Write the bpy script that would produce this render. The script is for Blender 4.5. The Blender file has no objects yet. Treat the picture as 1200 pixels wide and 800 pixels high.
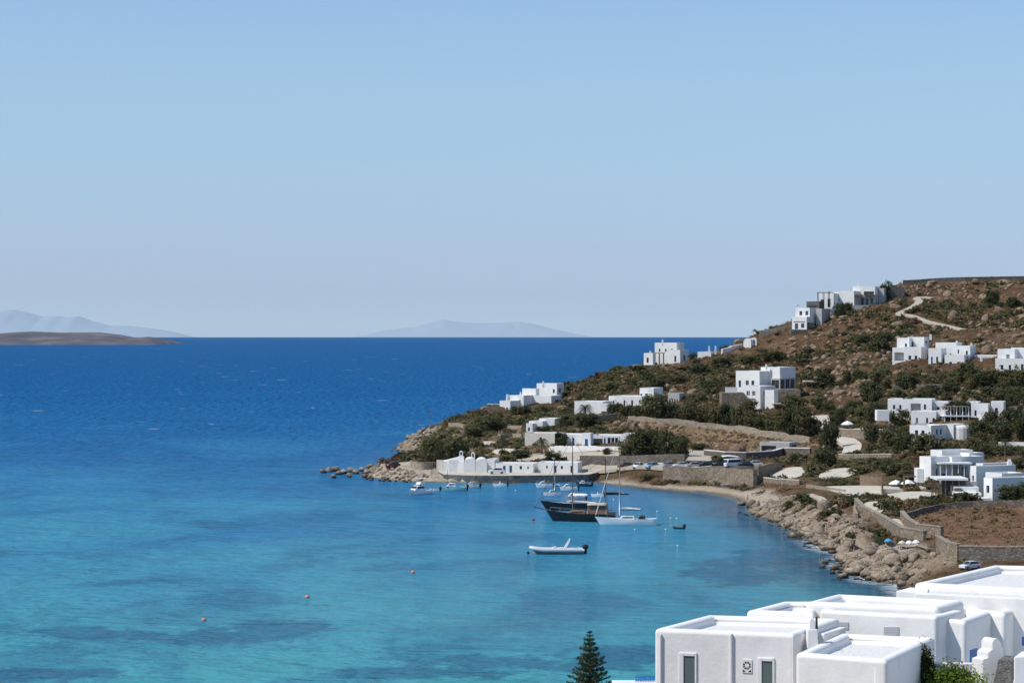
import bpy, bmesh, math, random
import numpy as np
from mathutils import Vector, Matrix, Quaternion

# ------------------------------------------------------------------ camera, sky, sun, exposure
SC = bpy.context.scene
COL = SC.collection
F, EYE, HY = 2833.0, 30.0, 387.0          # focal length in photo pixels, eye height, eye-level row of the photo
R_EARTH = 7.4e6

cam_d = bpy.data.cameras.new('camera')
cam = bpy.data.objects.new('camera', cam_d)
COL.objects.link(cam)
cam.location = (0, 0, EYE)
cam.rotation_euler = (math.pi / 2, 0, 0)
cam_d.sensor_fit = 'HORIZONTAL'
cam_d.sensor_width = 36.0
cam_d.lens = 36.0 * F / 1200.0
cam_d.shift_y = -(400.0 - HY) / 1200.0
cam_d.clip_start = 1.0
cam_d.clip_end = 400000.0
SC.camera = cam

SUN_EL = math.radians(50)
SUN_DIR = Vector((-math.cos(math.radians(-19)) * math.cos(SUN_EL), math.sin(math.radians(-19)) * math.cos(SUN_EL), math.sin(SUN_EL)))
world = bpy.data.worlds.new('World')
SC.world = world
world.use_nodes = True
wn = world.node_tree
bg = wn.nodes['Background']
sky = wn.nodes.new('ShaderNodeTexSky')
sky.sky_type = 'NISHITA'
sky.sun_disc = False
sky.sun_elevation = SUN_EL
sky.sun_rotation = math.atan2(SUN_DIR.x, SUN_DIR.y)
sky.altitude = 0
sky.air_density = 1.0
sky.dust_density = 0.12
sky.ozone_density = 4.0
gam = wn.nodes.new('ShaderNodeGamma')
gam.inputs['Gamma'].default_value = 0.58
tint = wn.nodes.new('ShaderNodeMix')
tint.data_type = 'RGBA'
tint.blend_type = 'MULTIPLY'
tint.inputs[0].default_value = 1.0
tint.inputs[7].default_value = (.85, .965, 1.10, 1)
wn.links.new(sky.outputs[0], gam.inputs['Color'])
wn.links.new(gam.outputs[0], tint.inputs[6])
# the band of sky just over the sea is bluer than clear-air scattering gives
tcw = wn.nodes.new('ShaderNodeTexCoord')
spw = wn.nodes.new('ShaderNodeSeparateXYZ')
wn.links.new(tcw.outputs['Generated'], spw.inputs[0])
mrw = wn.nodes.new('ShaderNodeMapRange')
mrw.inputs['From Max'].default_value = .1333
wn.links.new(spw.outputs['Z'], mrw.inputs['Value'])
crw = wn.nodes.new('ShaderNodeValToRGB')
er = crw.color_ramp.elements
# tint at sin(elevation) / .1333
STOPS = [(0.018, (0.7769, 0.9798, 1.277)), (0.111, (0.6786, 0.8303, 1.1673)), (0.23, (0.7104, 0.8323, 1.1382)), (0.495, (0.7492, 0.9412, 1.1733)), (0.76, (0.7934, 0.997, 1.1823)), (1.0, (0.7844, 0.9823, 1.2068))]
while len(er) < len(STOPS):
    er.new(.5)
for e_, (p_, c_) in zip(er, STOPS):
    e_.position = p_
    e_.color = (*c_, 1)
wn.links.new(mrw.outputs[0], crw.inputs[0])
wn.links.new(crw.outputs[0], tint.inputs[7])
gain = wn.nodes.new('ShaderNodeVectorMath')
gain.operation = 'SCALE'
gain.inputs['Scale'].default_value = 1.5
wn.links.new(tint.outputs[2], gain.inputs[0])
wn.links.new(gain.outputs[0], bg.inputs['Color'])
bg.inputs['Strength'].default_value = 0.15

sun_d = bpy.data.lights.new('sun', 'SUN')
sun_d.energy = 4.1
sun_d.angle = math.radians(0.53)
sun_d.color = (1.0, 0.955, 0.89)
sun = bpy.data.objects.new('sun', sun_d)
COL.objects.link(sun)
sun.rotation_euler = (-SUN_DIR).to_track_quat('-Z', 'Y').to_euler()

SC.view_settings.view_transform = 'Standard'
SC.view_settings.look = 'None'
SC.view_settings.gamma = 1.0
SC.view_settings.exposure = 0.0
SC.view_settings.use_curve_mapping = False
SC.render.engine = 'CYCLES'
SC.cycles.use_denoising = True
SC.cycles.max_bounces = 6
SC.cycles.diffuse_bounces = 3
SC.cycles.volume_bounces = 6

# ------------------------------------------------------------------ helpers
rng = random.Random(7)
nrg = np.random.default_rng(11)


def at(px, py, Y):
    """the point seen at photo pixel (px, py) at distance Y"""
    return Vector(((px - 600.0) * Y / F, Y, EYE - (py - HY) * Y / F))


def at_z(px, py, z):
    return at(px, py, (EYE - z) * F / (py - HY))


class MB:
    """collects faces for one mesh object"""
    def __init__(self):
        self.v = []
        self.f = []
        self.mi = []

    def face(self, pts, m=0):
        n = len(self.v)
        self.v.extend([tuple(p) for p in pts])
        self.f.append(list(range(n, n + len(pts))))
        self.mi.append(m)

    def poly(self, verts, faces, m=0):
        n = len(self.v)
        self.v.extend([tuple(p) for p in verts])
        for f in faces:
            self.f.append([i + n for i in f])
            self.mi.append(m)

    def box(self, x0, x1, y0, y1, z0, z1, m=0, M=None):
        vs = [Vector(p) for p in ((x0, y0, z0), (x1, y0, z0), (x1, y1, z0), (x0, y1, z0),
                                  (x0, y0, z1), (x1, y0, z1), (x1, y1, z1), (x0, y1, z1))]
        if M is not None:
            vs = [M @ p for p in vs]
        self.poly(vs, [(0, 3, 2, 1), (4, 5, 6, 7), (0, 1, 5, 4), (1, 2, 6, 5), (2, 3, 7, 6), (3, 0, 4, 7)], m)

    def prism(self, quad, z0, z1, m=0):
        """quad: xy points counter-clockwise"""
        n = len(quad)
        vs = [(p[0], p[1], z0) for p in quad] + [(p[0], p[1], z1) for p in quad]
        fs = [tuple(reversed(range(n))), tuple(range(n, 2 * n))]
        for i in range(n):
            j = (i + 1) % n
            fs.append((i, j, n + j, n + i))
        self.poly(vs, fs, m)

    def tube(self, pts, r, seg=6, m=0, cap=True):
        pts = [Vector(p) for p in pts]
        rr = r if isinstance(r, (list, tuple)) else [r] * len(pts)
        rings = []
        for i, p in enumerate(pts):
            d = (pts[min(i + 1, len(pts) - 1)] - pts[max(i - 1, 0)]).normalized()
            up = Vector((0, 0, 1)) if abs(d.z) < .9 else Vector((1, 0, 0))
            a = d.cross(up).normalized()
            b = d.cross(a).normalized()
            rings.append([p + (a * math.cos(t) + b * math.sin(t)) * rr[i] for t in [2 * math.pi * k / seg for k in range(seg)]])
        vs = [q for ring in rings for q in ring]
        fs = []
        for i in range(len(pts) - 1):
            for k in range(seg):
                l = (k + 1) % seg
                fs.append((i * seg + k, i * seg + l, (i + 1) * seg + l, (i + 1) * seg + k))
        if cap:
            fs.append(tuple(range(seg)))
            fs.append(tuple(reversed(range((len(pts) - 1) * seg, len(pts) * seg))))
        self.poly(vs, fs, m)

    def lathe(self, prof, c=(0, 0, 0), seg=12, m=0, sx=1, sy=1):
        """prof: (radius, z) from bottom to top"""
        vs = []
        for r, z in prof:
            for k in range(seg):
                t = 2 * math.pi * k / seg
                vs.append((c[0] + r * math.cos(t) * sx, c[1] + r * math.sin(t) * sy, c[2] + z))
        fs = []
        for i in range(len(prof) - 1):
            for k in range(seg):
                l = (k + 1) % seg
                fs.append((i * seg + k, i * seg + l, (i + 1) * seg + l, (i + 1) * seg + k))
        fs.append(tuple(reversed(range(seg))))
        fs.append(tuple(range((len(prof) - 1) * seg, len(prof) * seg)))
        self.poly(vs, fs, m)

    def build(self, name, mats, parent=None, off=(0, 0, 0), smooth=False):
        me = bpy.data.meshes.new(name)
        o = Vector(off)
        me.from_pydata([(v[0] - o.x, v[1] - o.y, v[2] - o.z) for v in self.v], [], self.f)
        mats = mats if isinstance(mats, (list, tuple)) else [mats]
        for m in mats:
            me.materials.append(m)
        if len(mats) > 1:
            me.polygons.foreach_set('material_index', self.mi)
        if smooth:
            me.polygons.foreach_set('use_smooth', [True] * len(me.polygons))
        ob = bpy.data.objects.new(name, me)
        COL.objects.link(ob)
        if parent is not None:
            ob.parent = parent
        return ob


def np_mesh(name, verts, faces, mats, smooth=False, parent=None):
    """verts (n,3), faces (m,k) arrays"""
    me = bpy.data.meshes.new(name)
    verts = np.asarray(verts, dtype=np.float32)
    faces = np.asarray(faces, dtype=np.int32)
    k = faces.shape[1]
    me.vertices.add(len(verts))
    me.vertices.foreach_set('co', verts.ravel())
    me.loops.add(faces.size)
    me.loops.foreach_set('vertex_index', faces.ravel())
    me.polygons.add(len(faces))
    me.polygons.foreach_set('loop_start', np.arange(0, faces.size, k, dtype=np.int32))
    me.polygons.foreach_set('loop_total', np.full(len(faces), k, dtype=np.int32))
    if smooth:
        me.polygons.foreach_set('use_smooth', np.ones(len(faces), dtype=bool))
    for m in (mats if isinstance(mats, (list, tuple)) else [mats]):
        me.materials.append(m)
    me.update(calc_edges=True)
    ob = bpy.data.objects.new(name, me)
    COL.objects.link(ob)
    if parent is not None:
        ob.parent = parent
    return ob


def tag(o, label=None, cat=None, group=None, kind=None):
    if label:
        o['label'] = label
    if cat:
        o['category'] = cat
    if group:
        o['group'] = group
    if kind:
        o['kind'] = kind
    return o


def thing(name, loc, label, cat, group=None, rz=0.0):
    o = bpy.data.objects.new(name, None)
    o.empty_display_size = 0.2
    COL.objects.link(o)
    o.location = loc
    o.rotation_euler = (0, 0, rz)
    return tag(o, label, cat, group)


def copy_thing(root, loc, rz=0.0, scale=None, label=None, group=None):
    r = root.copy()
    COL.objects.link(r)
    r.location = loc
    r.rotation_euler = (0, 0, rz)
    if scale is not None:
        r.scale = (scale, scale, scale) if not isinstance(scale, (tuple, list)) else scale
    if label:
        r['label'] = label
    if group:
        r['group'] = group
    for ch in list(root.children):
        c = ch.copy()
        COL.objects.link(c)
        c.parent = r
        for g in list(ch.children):
            d = g.copy()
            COL.objects.link(d)
            d.parent = c
    return r


def bevel(o, w, seg=3, angle=50):
    b = o.modifiers.new('bevel', 'BEVEL')
    b.width = w
    b.segments = seg
    b.limit_method = 'ANGLE'
    b.angle_limit = math.radians(angle)
    b.harden_normals = True
    for p in o.data.polygons:
        p.use_smooth = True
    return o


# ---- materials
def mat(name, col, rough=0.7, spec=0.3, metal=0.0):
    m = bpy.data.materials.new(name)
    m.use_nodes = True
    b = m.node_tree.nodes['Principled BSDF']
    b.inputs['Base Color'].default_value = (*col, 1)
    b.inputs['Roughness'].default_value = rough
    b.inputs['Specular IOR Level'].default_value = spec
    b.inputs['Metallic'].default_value = metal
    return m


class NT:
    def __init__(self, m):
        self.t = m.node_tree
        self.b = self.t.nodes['Principled BSDF']

    def n(self, kind, **kw):
        nd = self.t.nodes.new(kind)
        for k, v in kw.items():
            setattr(nd, k, v)
        return nd

    def l(self, a, b):
        self.t.links.new(a, b)

    def coords(self, scale=(1, 1, 1), obj=False):
        tc = self.n('ShaderNodeTexCoord') if obj else self.n('ShaderNodeNewGeometry')
        mp = self.n('ShaderNodeMapping')
        mp.inputs['Scale'].default_value = scale
        self.l(tc.outputs['Object' if obj else 'Position'], mp.inputs['Vector'])
        return mp.outputs[0]

    def noise(self, vec, scale, detail=4, rough=.55, dist=0):
        t = self.n('ShaderNodeTexNoise')
        t.inputs['Scale'].default_value = scale
        t.inputs['Detail'].default_value = detail
        t.inputs['Roughness'].default_value = rough
        t.inputs['Distortion'].default_value = dist
        if vec is not None:
            self.l(vec, t.inputs['Vector'])
        return t.outputs['Fac']

    def ramp(self, fac, stops, interp='LINEAR'):
        r = self.n('ShaderNodeValToRGB')
        r.color_ramp.interpolation = interp
        e = r.color_ramp.elements
        while len(e) < len(stops):
            e.new(0.5)
        for i, (p, c) in enumerate(stops):
            e[i].position = p
            e[i].color = (c, c, c, 1) if isinstance(c, (int, float)) else (*c, 1)
        self.l(fac, r.inputs[0])
        return r.outputs[0]

    def mix(self, fac, a, b, mode='MIX'):
        m = self.n('ShaderNodeMix', data_type='RGBA', blend_type=mode)
        for s, v in ((0, fac), (6, a), (7, b)):
            if hasattr(v, 'is_output'):
                self.l(v, m.inputs[s])
            elif isinstance(v, (int, float)):
                m.inputs[s].default_value = v if s == 0 else (v, v, v, 1)
            else:
                m.inputs[s].default_value = (*v, 1)
        return m.outputs[2]

    def math(self, op, a, b=None, c=None, clamp=False):
        m = self.n('ShaderNodeMath', operation=op)
        m.use_clamp = clamp
        for i, v in enumerate((a, b, c)):
            if v is None:
                continue
            if hasattr(v, 'is_output'):
                self.l(v, m.inputs[i])
            else:
                m.inputs[i].default_value = v
        return m.outputs[0]

    def attr(self, name):
        a = self.n('ShaderNodeAttribute')
        a.attribute_name = name
        return a.outputs['Fac']

    def bump(self, h, strength, dist=0.1):
        b = self.n('ShaderNodeBump')
        b.inputs['Strength'].default_value = strength
        b.inputs['Distance'].default_value = dist
        self.l(h, b.inputs['Height'])
        self.l(b.outputs[0], self.b.inputs['Normal'])


def mat_mottled(name, cols, scale=1.0, rough=0.8, spec=0.2, bump=0.0, obj=False, bscale=None, bdist=.05, stretch=(1, 1, 1)):
    m = mat(name, cols[0], rough, spec)
    t = NT(m)
    v = t.coords(stretch, obj)
    n = t.noise(v, scale, 6, .6)
    k = len(cols)
    t.l(t.ramp(n, [(.28 + .44 * i / max(1, k - 1), c) for i, c in enumerate(cols)]), t.b.inputs['Base Color'])
    if bump:
        t.bump(t.noise(v, bscale or scale * 4, 5, .6), bump, bdist)
    return m


M = {}
M['plaster'] = mat_mottled('white_plaster', [(.67, .655, .625), (.755, .742, .715), (.785, .772, .75)], .8, .9, .12, .2, bscale=2.5)
M['plaster_roof'] = mat_mottled('roof_plaster', [(.60, .58, .55), (.71, .70, .68), (.76, .75, .74)], .6, .9, .1, .1)
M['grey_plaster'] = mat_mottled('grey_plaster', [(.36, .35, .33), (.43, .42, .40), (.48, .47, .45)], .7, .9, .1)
M['cream_plaster'] = mat_mottled('cream_plaster', [(.58, .52, .44), (.66, .61, .53), (.70, .66, .58)], .7, .9, .1)
M['concrete'] = mat_mottled('pale_concrete', [(.40, .355, .285), (.51, .46, .375), (.58, .53, .44)], .5, .9, .1)
M['asphalt'] = mat_mottled('dusty_asphalt', [(.14, .13, .12), (.19, .18, .165), (.24, .22, .2)], .4, .9, .1)
M['track'] = mat_mottled('dusty_track', [(.34, .29, .23), (.42, .37, .30), (.48, .43, .36)], .4, .95, .05)
M['wood'] = mat_mottled('weathered_wood', [(.13, .09, .06), (.20, .14, .095), (.26, .19, .13)], 2, .8, .2)
M['thatch'] = mat_mottled('straw_thatch', [(.30, .24, .16), (.40, .33, .23), (.48, .41, .30)], 3, .95, .05)
M['glass'] = mat('dark_window_glass', (.02, .028, .035), .08, .6)
M['blue_paint'] = mat('blue_paint', (.02, .09, .30), .45, .4)
M['grey_paint'] = mat('grey_blue_paint', (.16, .19, .22), .5, .3)
M['red_paint'] = mat('dark_red_paint', (.10, .025, .03), .5, .3)
M['white_paint'] = mat('white_paint', (.78, .78, .77), .45, .4)
M['painted_hole'] = mat('painted_hole_dark', (.035, .033, .03), .9, .1)
M['black'] = mat('black_paint', (.012, .013, .016), .25, .5)
M['rubber'] = mat('black_rubber', (.02, .02, .02), .7, .3)
M['steel'] = mat('grey_metal', (.35, .36, .37), .35, .5, .6)
M['darkmetal'] = mat('dark_metal', (.05, .05, .055), .5, .4)
M['canvas'] = mat_mottled('white_canvas', [(.72, .71, .69), (.80, .79, .77)], 3, .9, .1)
M['skin'] = mat('skin', (.42, .25, .17), .55, .3)
M['hair'] = mat('dark_hair', (.03, .02, .015), .6, .3)


def stone_mat(name, cols, mortar, sc=1.6):
    m = mat(name, cols[0], .9, .1)
    t = NT(m)
    v = t.coords((1, 1, 1.6))
    vo = t.n('ShaderNodeTexVoronoi')
    vo.inputs['Scale'].default_value = sc
    t.l(v, vo.inputs['Vector'])
    sep = t.n('ShaderNodeSeparateColor')
    t.l(vo.outputs['Color'], sep.inputs[0])
    base = t.ramp(sep.outputs[0], [(.0, cols[0]), (.5, cols[1]), (1, cols[2])])
    base = t.mix(t.ramp(t.noise(v, 5, 4), [(.3, 0.0), (.75, .5)]), base, mortar)
    ve = t.n('ShaderNodeTexVoronoi', feature='DISTANCE_TO_EDGE')
    ve.inputs['Scale'].default_value = sc
    t.l(v, ve.inputs['Vector'])
    edge = t.ramp(ve.outputs['Distance'], [(.0, 1.0), (.07, 0.0)])
    t.l(t.mix(edge, base, mortar), t.b.inputs['Base Color'])
    t.bump(ve.outputs['Distance'], .6, .15)
    return m


M['stone'] = stone_mat('dry_stone', [(.20, .155, .11), (.28, .225, .165), (.36, .30, .23)], (.12, .095, .07))
M['pale_stone'] = stone_mat('pale_stone', [(.27, .225, .17), (.35, .295, .23), (.43, .37, .295)], (.19, .155, .115))
M['rubble_stone'] = stone_mat('rubble_stone', [(.15, .145, .135), (.21, .20, .185), (.27, .26, .24)], (.10, .095, .085), 7.0)
M['dark_stone'] = stone_mat('dark_stone', [(.12, .105, .09), (.17, .15, .13), (.22, .195, .165)], (.07, .06, .05))


def rock_mat(name, cols, sc, wet=False):
    # every stone gets its own tone
    m = mat(name, cols[1], .85, .15)
    t = NT(m)
    v = t.coords()
    n1 = t.noise(v, sc, 7, .65)
    base = t.ramp(n1, [(.3, cols[0]), (.5, cols[1]), (.7, cols[2])])
    n2 = t.noise(v, sc * 5, 4, .7)
    oi = t.n('ShaderNodeObjectInfo')
    base = t.mix(t.math('MULTIPLY', oi.outputs['Random'], .7), base, tuple(c * .55 for c in cols[1]))
    base = t.mix(t.ramp(n2, [(.52, 0.0), (.68, .45)]), base, tuple(c * .45 for c in cols[0]))
    if wet:
        sp = t.n('ShaderNodeSeparateXYZ')
        g = t.n('ShaderNodeNewGeometry')
        t.l(g.outputs['Position'], sp.inputs[0])
        zz = t.math('ADD', sp.outputs[2], t.math('MULTIPLY', n1, .7))
        base = t.mix(t.ramp(zz, [(.55, 1.0), (.95, 0.0)]), base, (.05, .042, .033))
    t.l(base, t.b.inputs['Base Color'])
    ve = t.n('ShaderNodeTexVoronoi', feature='DISTANCE_TO_EDGE')
    ve.inputs['Scale'].default_value = .45
    mp = t.coords((1, 1, 2.2))
    t.l(mp, ve.inputs['Vector'])
    t.bump(t.math('ADD', n2, t.ramp(ve.outputs['Distance'], [(0, .6), (.05, 1.0)])), 1.0, .5)
    return m


M['rock_hill'] = rock_mat('hill_rock', [(.22, .145, .095), (.35, .245, .165), (.46, .35, .25)], .5)
M['rock_shore'] = rock_mat('shore_rock', [(.30, .225, .155), (.46, .365, .265), (.58, .485, .37)], .5, True)


def leaf_mat(name, cols, rough=.75):
    m = mat(name, cols[1], rough, .15)
    t = NT(m)
    v = t.coords()
    oi = t.n('ShaderNodeObjectInfo')
    n = t.noise(v, .45, 3, .6)
    n2 = t.noise(v, 3.0, 2, .6)
    f = t.math('ADD', t.math('MULTIPLY', n, .55), t.math('ADD', t.math('MULTIPLY', n2, .3), t.math('MULTIPLY', oi.outputs['Random'], .15)))
    c = t.ramp(f, [(.33, cols[0]), (.5, cols[1]), (.68, cols[2])])
    t.l(c, t.b.inputs['Base Color'])
    tr = t.n('ShaderNodeBsdfTranslucent')
    t.l(t.mix(1.0, c, (1.0, 1.0, .7), 'MULTIPLY'), tr.inputs['Color'])
    mx = t.n('ShaderNodeMixShader')
    mx.inputs[0].default_value = .38
    t.l(t.b.outputs[0], mx.inputs[1])
    t.l(tr.outputs[0], mx.inputs[2])
    t.l(mx.outputs[0], t.t.nodes['Material Output'].inputs['Surface'])
    return m


M['leaf_olive'] = leaf_mat('olive_leaves', [(.072, .073, .033), (.125, .120, .054), (.19, .172, .086)])
M['leaf_dark'] = leaf_mat('dark_leaves', [(.038, .047, .021), (.075, .085, .038), (.13, .13, .06)])
M['leaf_green'] = leaf_mat('green_leaves', [(.045, .075, .018), (.085, .125, .03), (.14, .18, .05)])
M['leaf_bright'] = leaf_mat('bright_leaves', [(.06, .11, .015), (.13, .20, .03), (.24, .32, .06)])
M['leaf_scrub'] = leaf_mat('scrub_leaves', [(.058, .058, .027), (.11, .102, .05), (.185, .158, .085)])
M['leaf_dry'] = leaf_mat('dry_scrub', [(.13, .08, .043), (.205, .138, .076), (.30, .215, .125)])
M['leaf_pine'] = leaf_mat('pine_needles', [(.024, .044, .02), (.046, .07, .03), (.085, .11, .05)])
M['palm'] = leaf_mat('palm_leaves', [(.03, .042, .018), (.05, .066, .028), (.09, .10, .045)])
M['leaf_straw'] = leaf_mat('straw_grass', [(.20, .13, .075), (.30, .21, .125), (.40, .30, .19)])
M['flower'] = leaf_mat('pink_flowers', [(.12, .03, .05), (.22, .06, .09), (.3, .1, .14)])
M['bark'] = mat_mottled('bark', [(.09, .065, .045), (.15, .11, .08), (.2, .155, .115)], 4, .9, .1, .3)

# ------------------------------------------------------------------ terrain height field
SHORE_PX = [(525, 497), (505, 504), (492, 511), (478, 519), (464, 527), (487, 532), (478, 537), (466, 541), (445, 546), (428, 551),
            (432, 559), (460, 562.5), (480, 564), (505, 565), (553, 565), (600, 565), (660, 564), (683, 562), (690, 564), (725, 569),
            (770, 573), (830, 578), (860, 584), (876, 592), (880, 601), (905, 611), (930, 622), (950, 634), (965, 644), (990, 648),
            (1003, 646), (1000, 651), (985, 657), (992, 666), (1009, 673), (1022, 681), (1053, 684), (1060, 690)]
SHORE = [tuple(at_z(x, y, 0)[:2]) for x, y in SHORE_PX]
SHORE += [(44, 255), (38, 215), (31, 180), (12, 154), (-30, 144), (-80, 140), (-160, 130), (-160, -60), (320, -60), (320, 960),
          (150, 960), (90, 900), (40, 845), (5, 806), (-15, 785)]

CP_Z = [(520, 557, 1.3), (560, 557, 1.4), (620, 556, 1.5), (680, 556, 1.7), (475, 553, 1.3), (450, 553, 1.0), (880, 582, .7), (830, 570, .7),
        (770, 568, .8), (720, 564, .7)]
CP_Y = [(520, 540, 520), (500, 520, 560), (545, 505, 600), (490, 515, 640), (545, 492, 645), (590, 478, 650), (600, 520, 545), (600, 505, 590),
        (630, 485, 640), (660, 465, 668), (600, 540, 510), (700, 545, 495), (760, 549, 475), (830, 566, 459), (830, 547, 468), (700, 532, 500),
        (760, 532, 495), (690, 525, 520), (690, 519, 528), (620, 522, 525), (730, 500, 555), (690, 500, 560), (800, 497, 560), (880, 505, 545), (945, 517, 520),
        (850, 520, 515), (820, 530, 495), (900, 532, 490), (800, 488, 570), (900, 492, 560), (720, 480, 590), (690, 481, 598), (720, 455, 650),
        (760, 450, 650), (745, 432, 695), (790, 430, 690), (800, 445, 660), (840, 420, 700), (878, 405, 715), (900, 388, 735), (890, 478, 580),
        (860, 465, 600), (930, 462, 605), (900, 430, 660), (950, 420, 680), (1000, 400, 690), (940, 398, 705), (940, 387, 715), (985, 363, 735),
        (1010, 359, 740), (1050, 340, 755), (1100, 329, 775), (1150, 328, 775), (1200, 327.5, 770), (1260, 326, 770), (1100, 350, 735),
        (1150, 350, 725), (1200, 350, 715), (1060, 368, 705), (1128, 386, 670), (1200, 385, 660), (1050, 400, 665), (1060, 427, 600), (1120, 432, 585),
        (1180, 438, 570), (1260, 440, 565), (1000, 450, 610), (1050, 455, 575), (1150, 455, 550), (1100, 468, 530), (1200, 470, 520), (1050, 485, 505),
        (1100, 497, 480), (1170, 497, 475), (1000, 480, 560), (1000, 505, 510), (960, 500, 530), (985, 525, 480), (1080, 518, 450), (1135, 515, 450),
        (1200, 515, 440), (1040, 530, 440), (1110, 572, 380), (1150, 550, 400), (1200, 550, 390), (985, 552, 440), (960, 548, 450), (930, 555, 440),
        (985, 575, 402), (1020, 575, 395), (1060, 575, 390), (1030, 600, 358), (960, 600, 372), (940, 590, 385), (1000, 615, 342), (1045, 630, 322),
        (1060, 606, 345), (1110, 595, 350), (1180, 590, 350), (1260, 590, 345), (1150, 586, 360), (1150, 620, 322), (1200, 620, 320), (1105, 630, 313),
        (1124, 650, 295), (1200, 646, 295), (1040, 643, 314), (1040, 660, 299), (1090, 655, 292), (1160, 662, 280), (910, 575, 425), (886, 568, 446),
        (900, 548, 468), (1260, 640, 295), (1260, 515, 440)]
CP_W = [(40, 760, 8), (75, 795, 14), (110, 840, 20), (150, 855, 28), (215, 865, 28), (150, 920, 4), (250, 930, 6), (260, 600, 33), (260, 760, 44),
        (250, 400, 14), (200, 300, 8), (200, 200, 10), (60, 240, 4), (50, 200, 5), (42, 170, 5.5), (10, 130, 3.5), (-30, 125, 3.5), (10, 100, 9.5),
        (30, 100, 11.5), (60, 110, 13), (60, 150, 9), (30, 80, 14.5), (0, 80, 13.5), (-40, 80, 13), (0, 30, 24), (0, 0, 27.5), (60, 0, 28), (60, 50, 20),
        (-60, 0, 27), (130, 100, 18), (130, 0, 30), (120, 200, 12), (-110, 90, 8), (-150, 0, 20), (310, 200, 15), (310, 0, 30)]
cps = [tuple(at_z(x, y, z)) for x, y, z in CP_Z] + [tuple(at(x, y, Y)) for x, y, Y in CP_Y] + list(CP_W)
cps += [(x, y, 0.0) for x, y in SHORE if -140 < x < 300 and y > 100]
cps = np.array(cps, dtype=float)
YS = 1.4


def tps(r2):
    return 0.5 * r2 * np.log(r2 + 1e-9)


P = np.c_[cps[:, 0], cps[:, 1] / YS] / 100.0
n_ = len(P)
K = tps(((P[:, None, :] - P[None, :, :]) ** 2).sum(-1)) + np.eye(n_) * 2e-4
A_ = np.zeros((n_ + 3, n_ + 3))
A_[:n_, :n_] = K
A_[:n_, n_:] = np.c_[np.ones(n_), P]
A_[n_:, :n_] = A_[:n_, n_:].T
W_ = np.linalg.solve(A_, np.r_[cps[:, 2], np.zeros(3)])


def rbf(x, y):
    q = np.c_[x, y / YS] / 100.0
    out = W_[n_] + q @ W_[n_ + 1:]
    for i in range(n_):
        out = out + W_[i] * tps(((q - P[i]) ** 2).sum(-1))
    return out


def vnoise(x, y, sc, seed, octaves=3, gain=.5):
    out = np.zeros_like(x, dtype=float)
    amp, tot = 1.0, 0.0
    for o in range(octaves):
        g = np.random.default_rng(seed + o).random((257, 257))
        u, v = x / sc % 256, y / sc % 256
        i, j = np.floor(u).astype(int), np.floor(v).astype(int)
        fu, fv = u - i, v - j
        fu, fv = fu * fu * (3 - 2 * fu), fv * fv * (3 - 2 * fv)
        i, j = i % 256, j % 256
        val = (g[i, j] * (1 - fu) + g[i + 1, j] * fu) * (1 - fv) + (g[i, j + 1] * (1 - fu) + g[i + 1, j + 1] * fu) * fv
        out += amp * (val - .5) * 2
        tot += amp
        amp *= gain
        sc = sc * .5
    return out / tot


def sdf(poly, x, y):
    """signed distance, positive inside"""
    poly = np.array(poly, dtype=float)
    d2 = np.full(x.shape, 1e18)
    ins = np.zeros(x.shape, dtype=bool)
    n = len(poly)
    for i in range(n):
        ax, ay = poly[i]
        bx, by = poly[(i + 1) % n]
        ex, ey = bx - ax, by - ay
        L = ex * ex + ey * ey + 1e-12
        t = np.clip(((x - ax) * ex + (y - ay) * ey) / L, 0, 1)
        d2 = np.minimum(d2, (x - ax - t * ex) ** 2 + (y - ay - t * ey) ** 2)
        c = ((ay > y) != (by > y)) & (x < (bx - ax) * (y - ay) / (by - ay + 1e-12) + ax)
        ins ^= c
    d = np.sqrt(d2)
    return np.where(ins, d, -d)


def sstep(a, b, x):
    t = np.clip((x - a) / (b - a), 0, 1)
    return t * t * (3 - 2 * t)


GX = np.arange(-115, 275.01, .65)
GY = np.concatenate([np.arange(-30, 250, 2.5), np.arange(250, 700, 1.3), np.arange(700, 960, 2.0)])
XX, YY = np.meshgrid(GX, GY)
xf, yf = XX.ravel(), YY.ravel()
D_SH = sdf(SHORE, xf, yf)
Hf = rbf(xf, yf)
Hf = np.where(D_SH > 0, np.maximum(Hf, .12 + .03 * np.minimum(D_SH, 20)) * sstep(-.5, 5, D_SH) + .05, -np.minimum(.35 * -D_SH + .15, 5))
H_BASE = Hf.copy().reshape(XX.shape)
H = H_BASE.copy()


def h_at(x, y, G=None):
    G = H if G is None else G
    x = np.atleast_1d(np.asarray(x, dtype=float))
    y = np.atleast_1d(np.asarray(y, dtype=float))
    i = np.clip(np.searchsorted(GX, x) - 1, 0, len(GX) - 2)
    j = np.clip(np.searchsorted(GY, y) - 1, 0, len(GY) - 2)
    u = np.clip((x - GX[i]) / (GX[i + 1] - GX[i]), 0, 1)
    v = np.clip((y - GY[j]) / (GY[j + 1] - GY[j]), 0, 1)
    return (G[j, i] * (1 - u) + G[j, i + 1] * u) * (1 - v) + (G[j + 1, i] * (1 - u) + G[j + 1, i + 1] * u) * v


_T = np.arange(105.0, 950.0, .5)


def gnd(px, py, G=None):
    """where the ray through photo pixel (px, py) meets the ground"""
    X = (px - 600.0) * _T / F
    Z = EYE - (py - HY) * _T / F
    h = np.maximum(h_at(X, _T, G), 0.0)
    below = np.where((Z <= h) & (_T > 230))[0]
    k = below[0] if len(below) else int(np.argmin(np.where(_T > 400, Z - h, 1e9)))
    return Vector((X[k], _T[k], float(h[k])))


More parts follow.
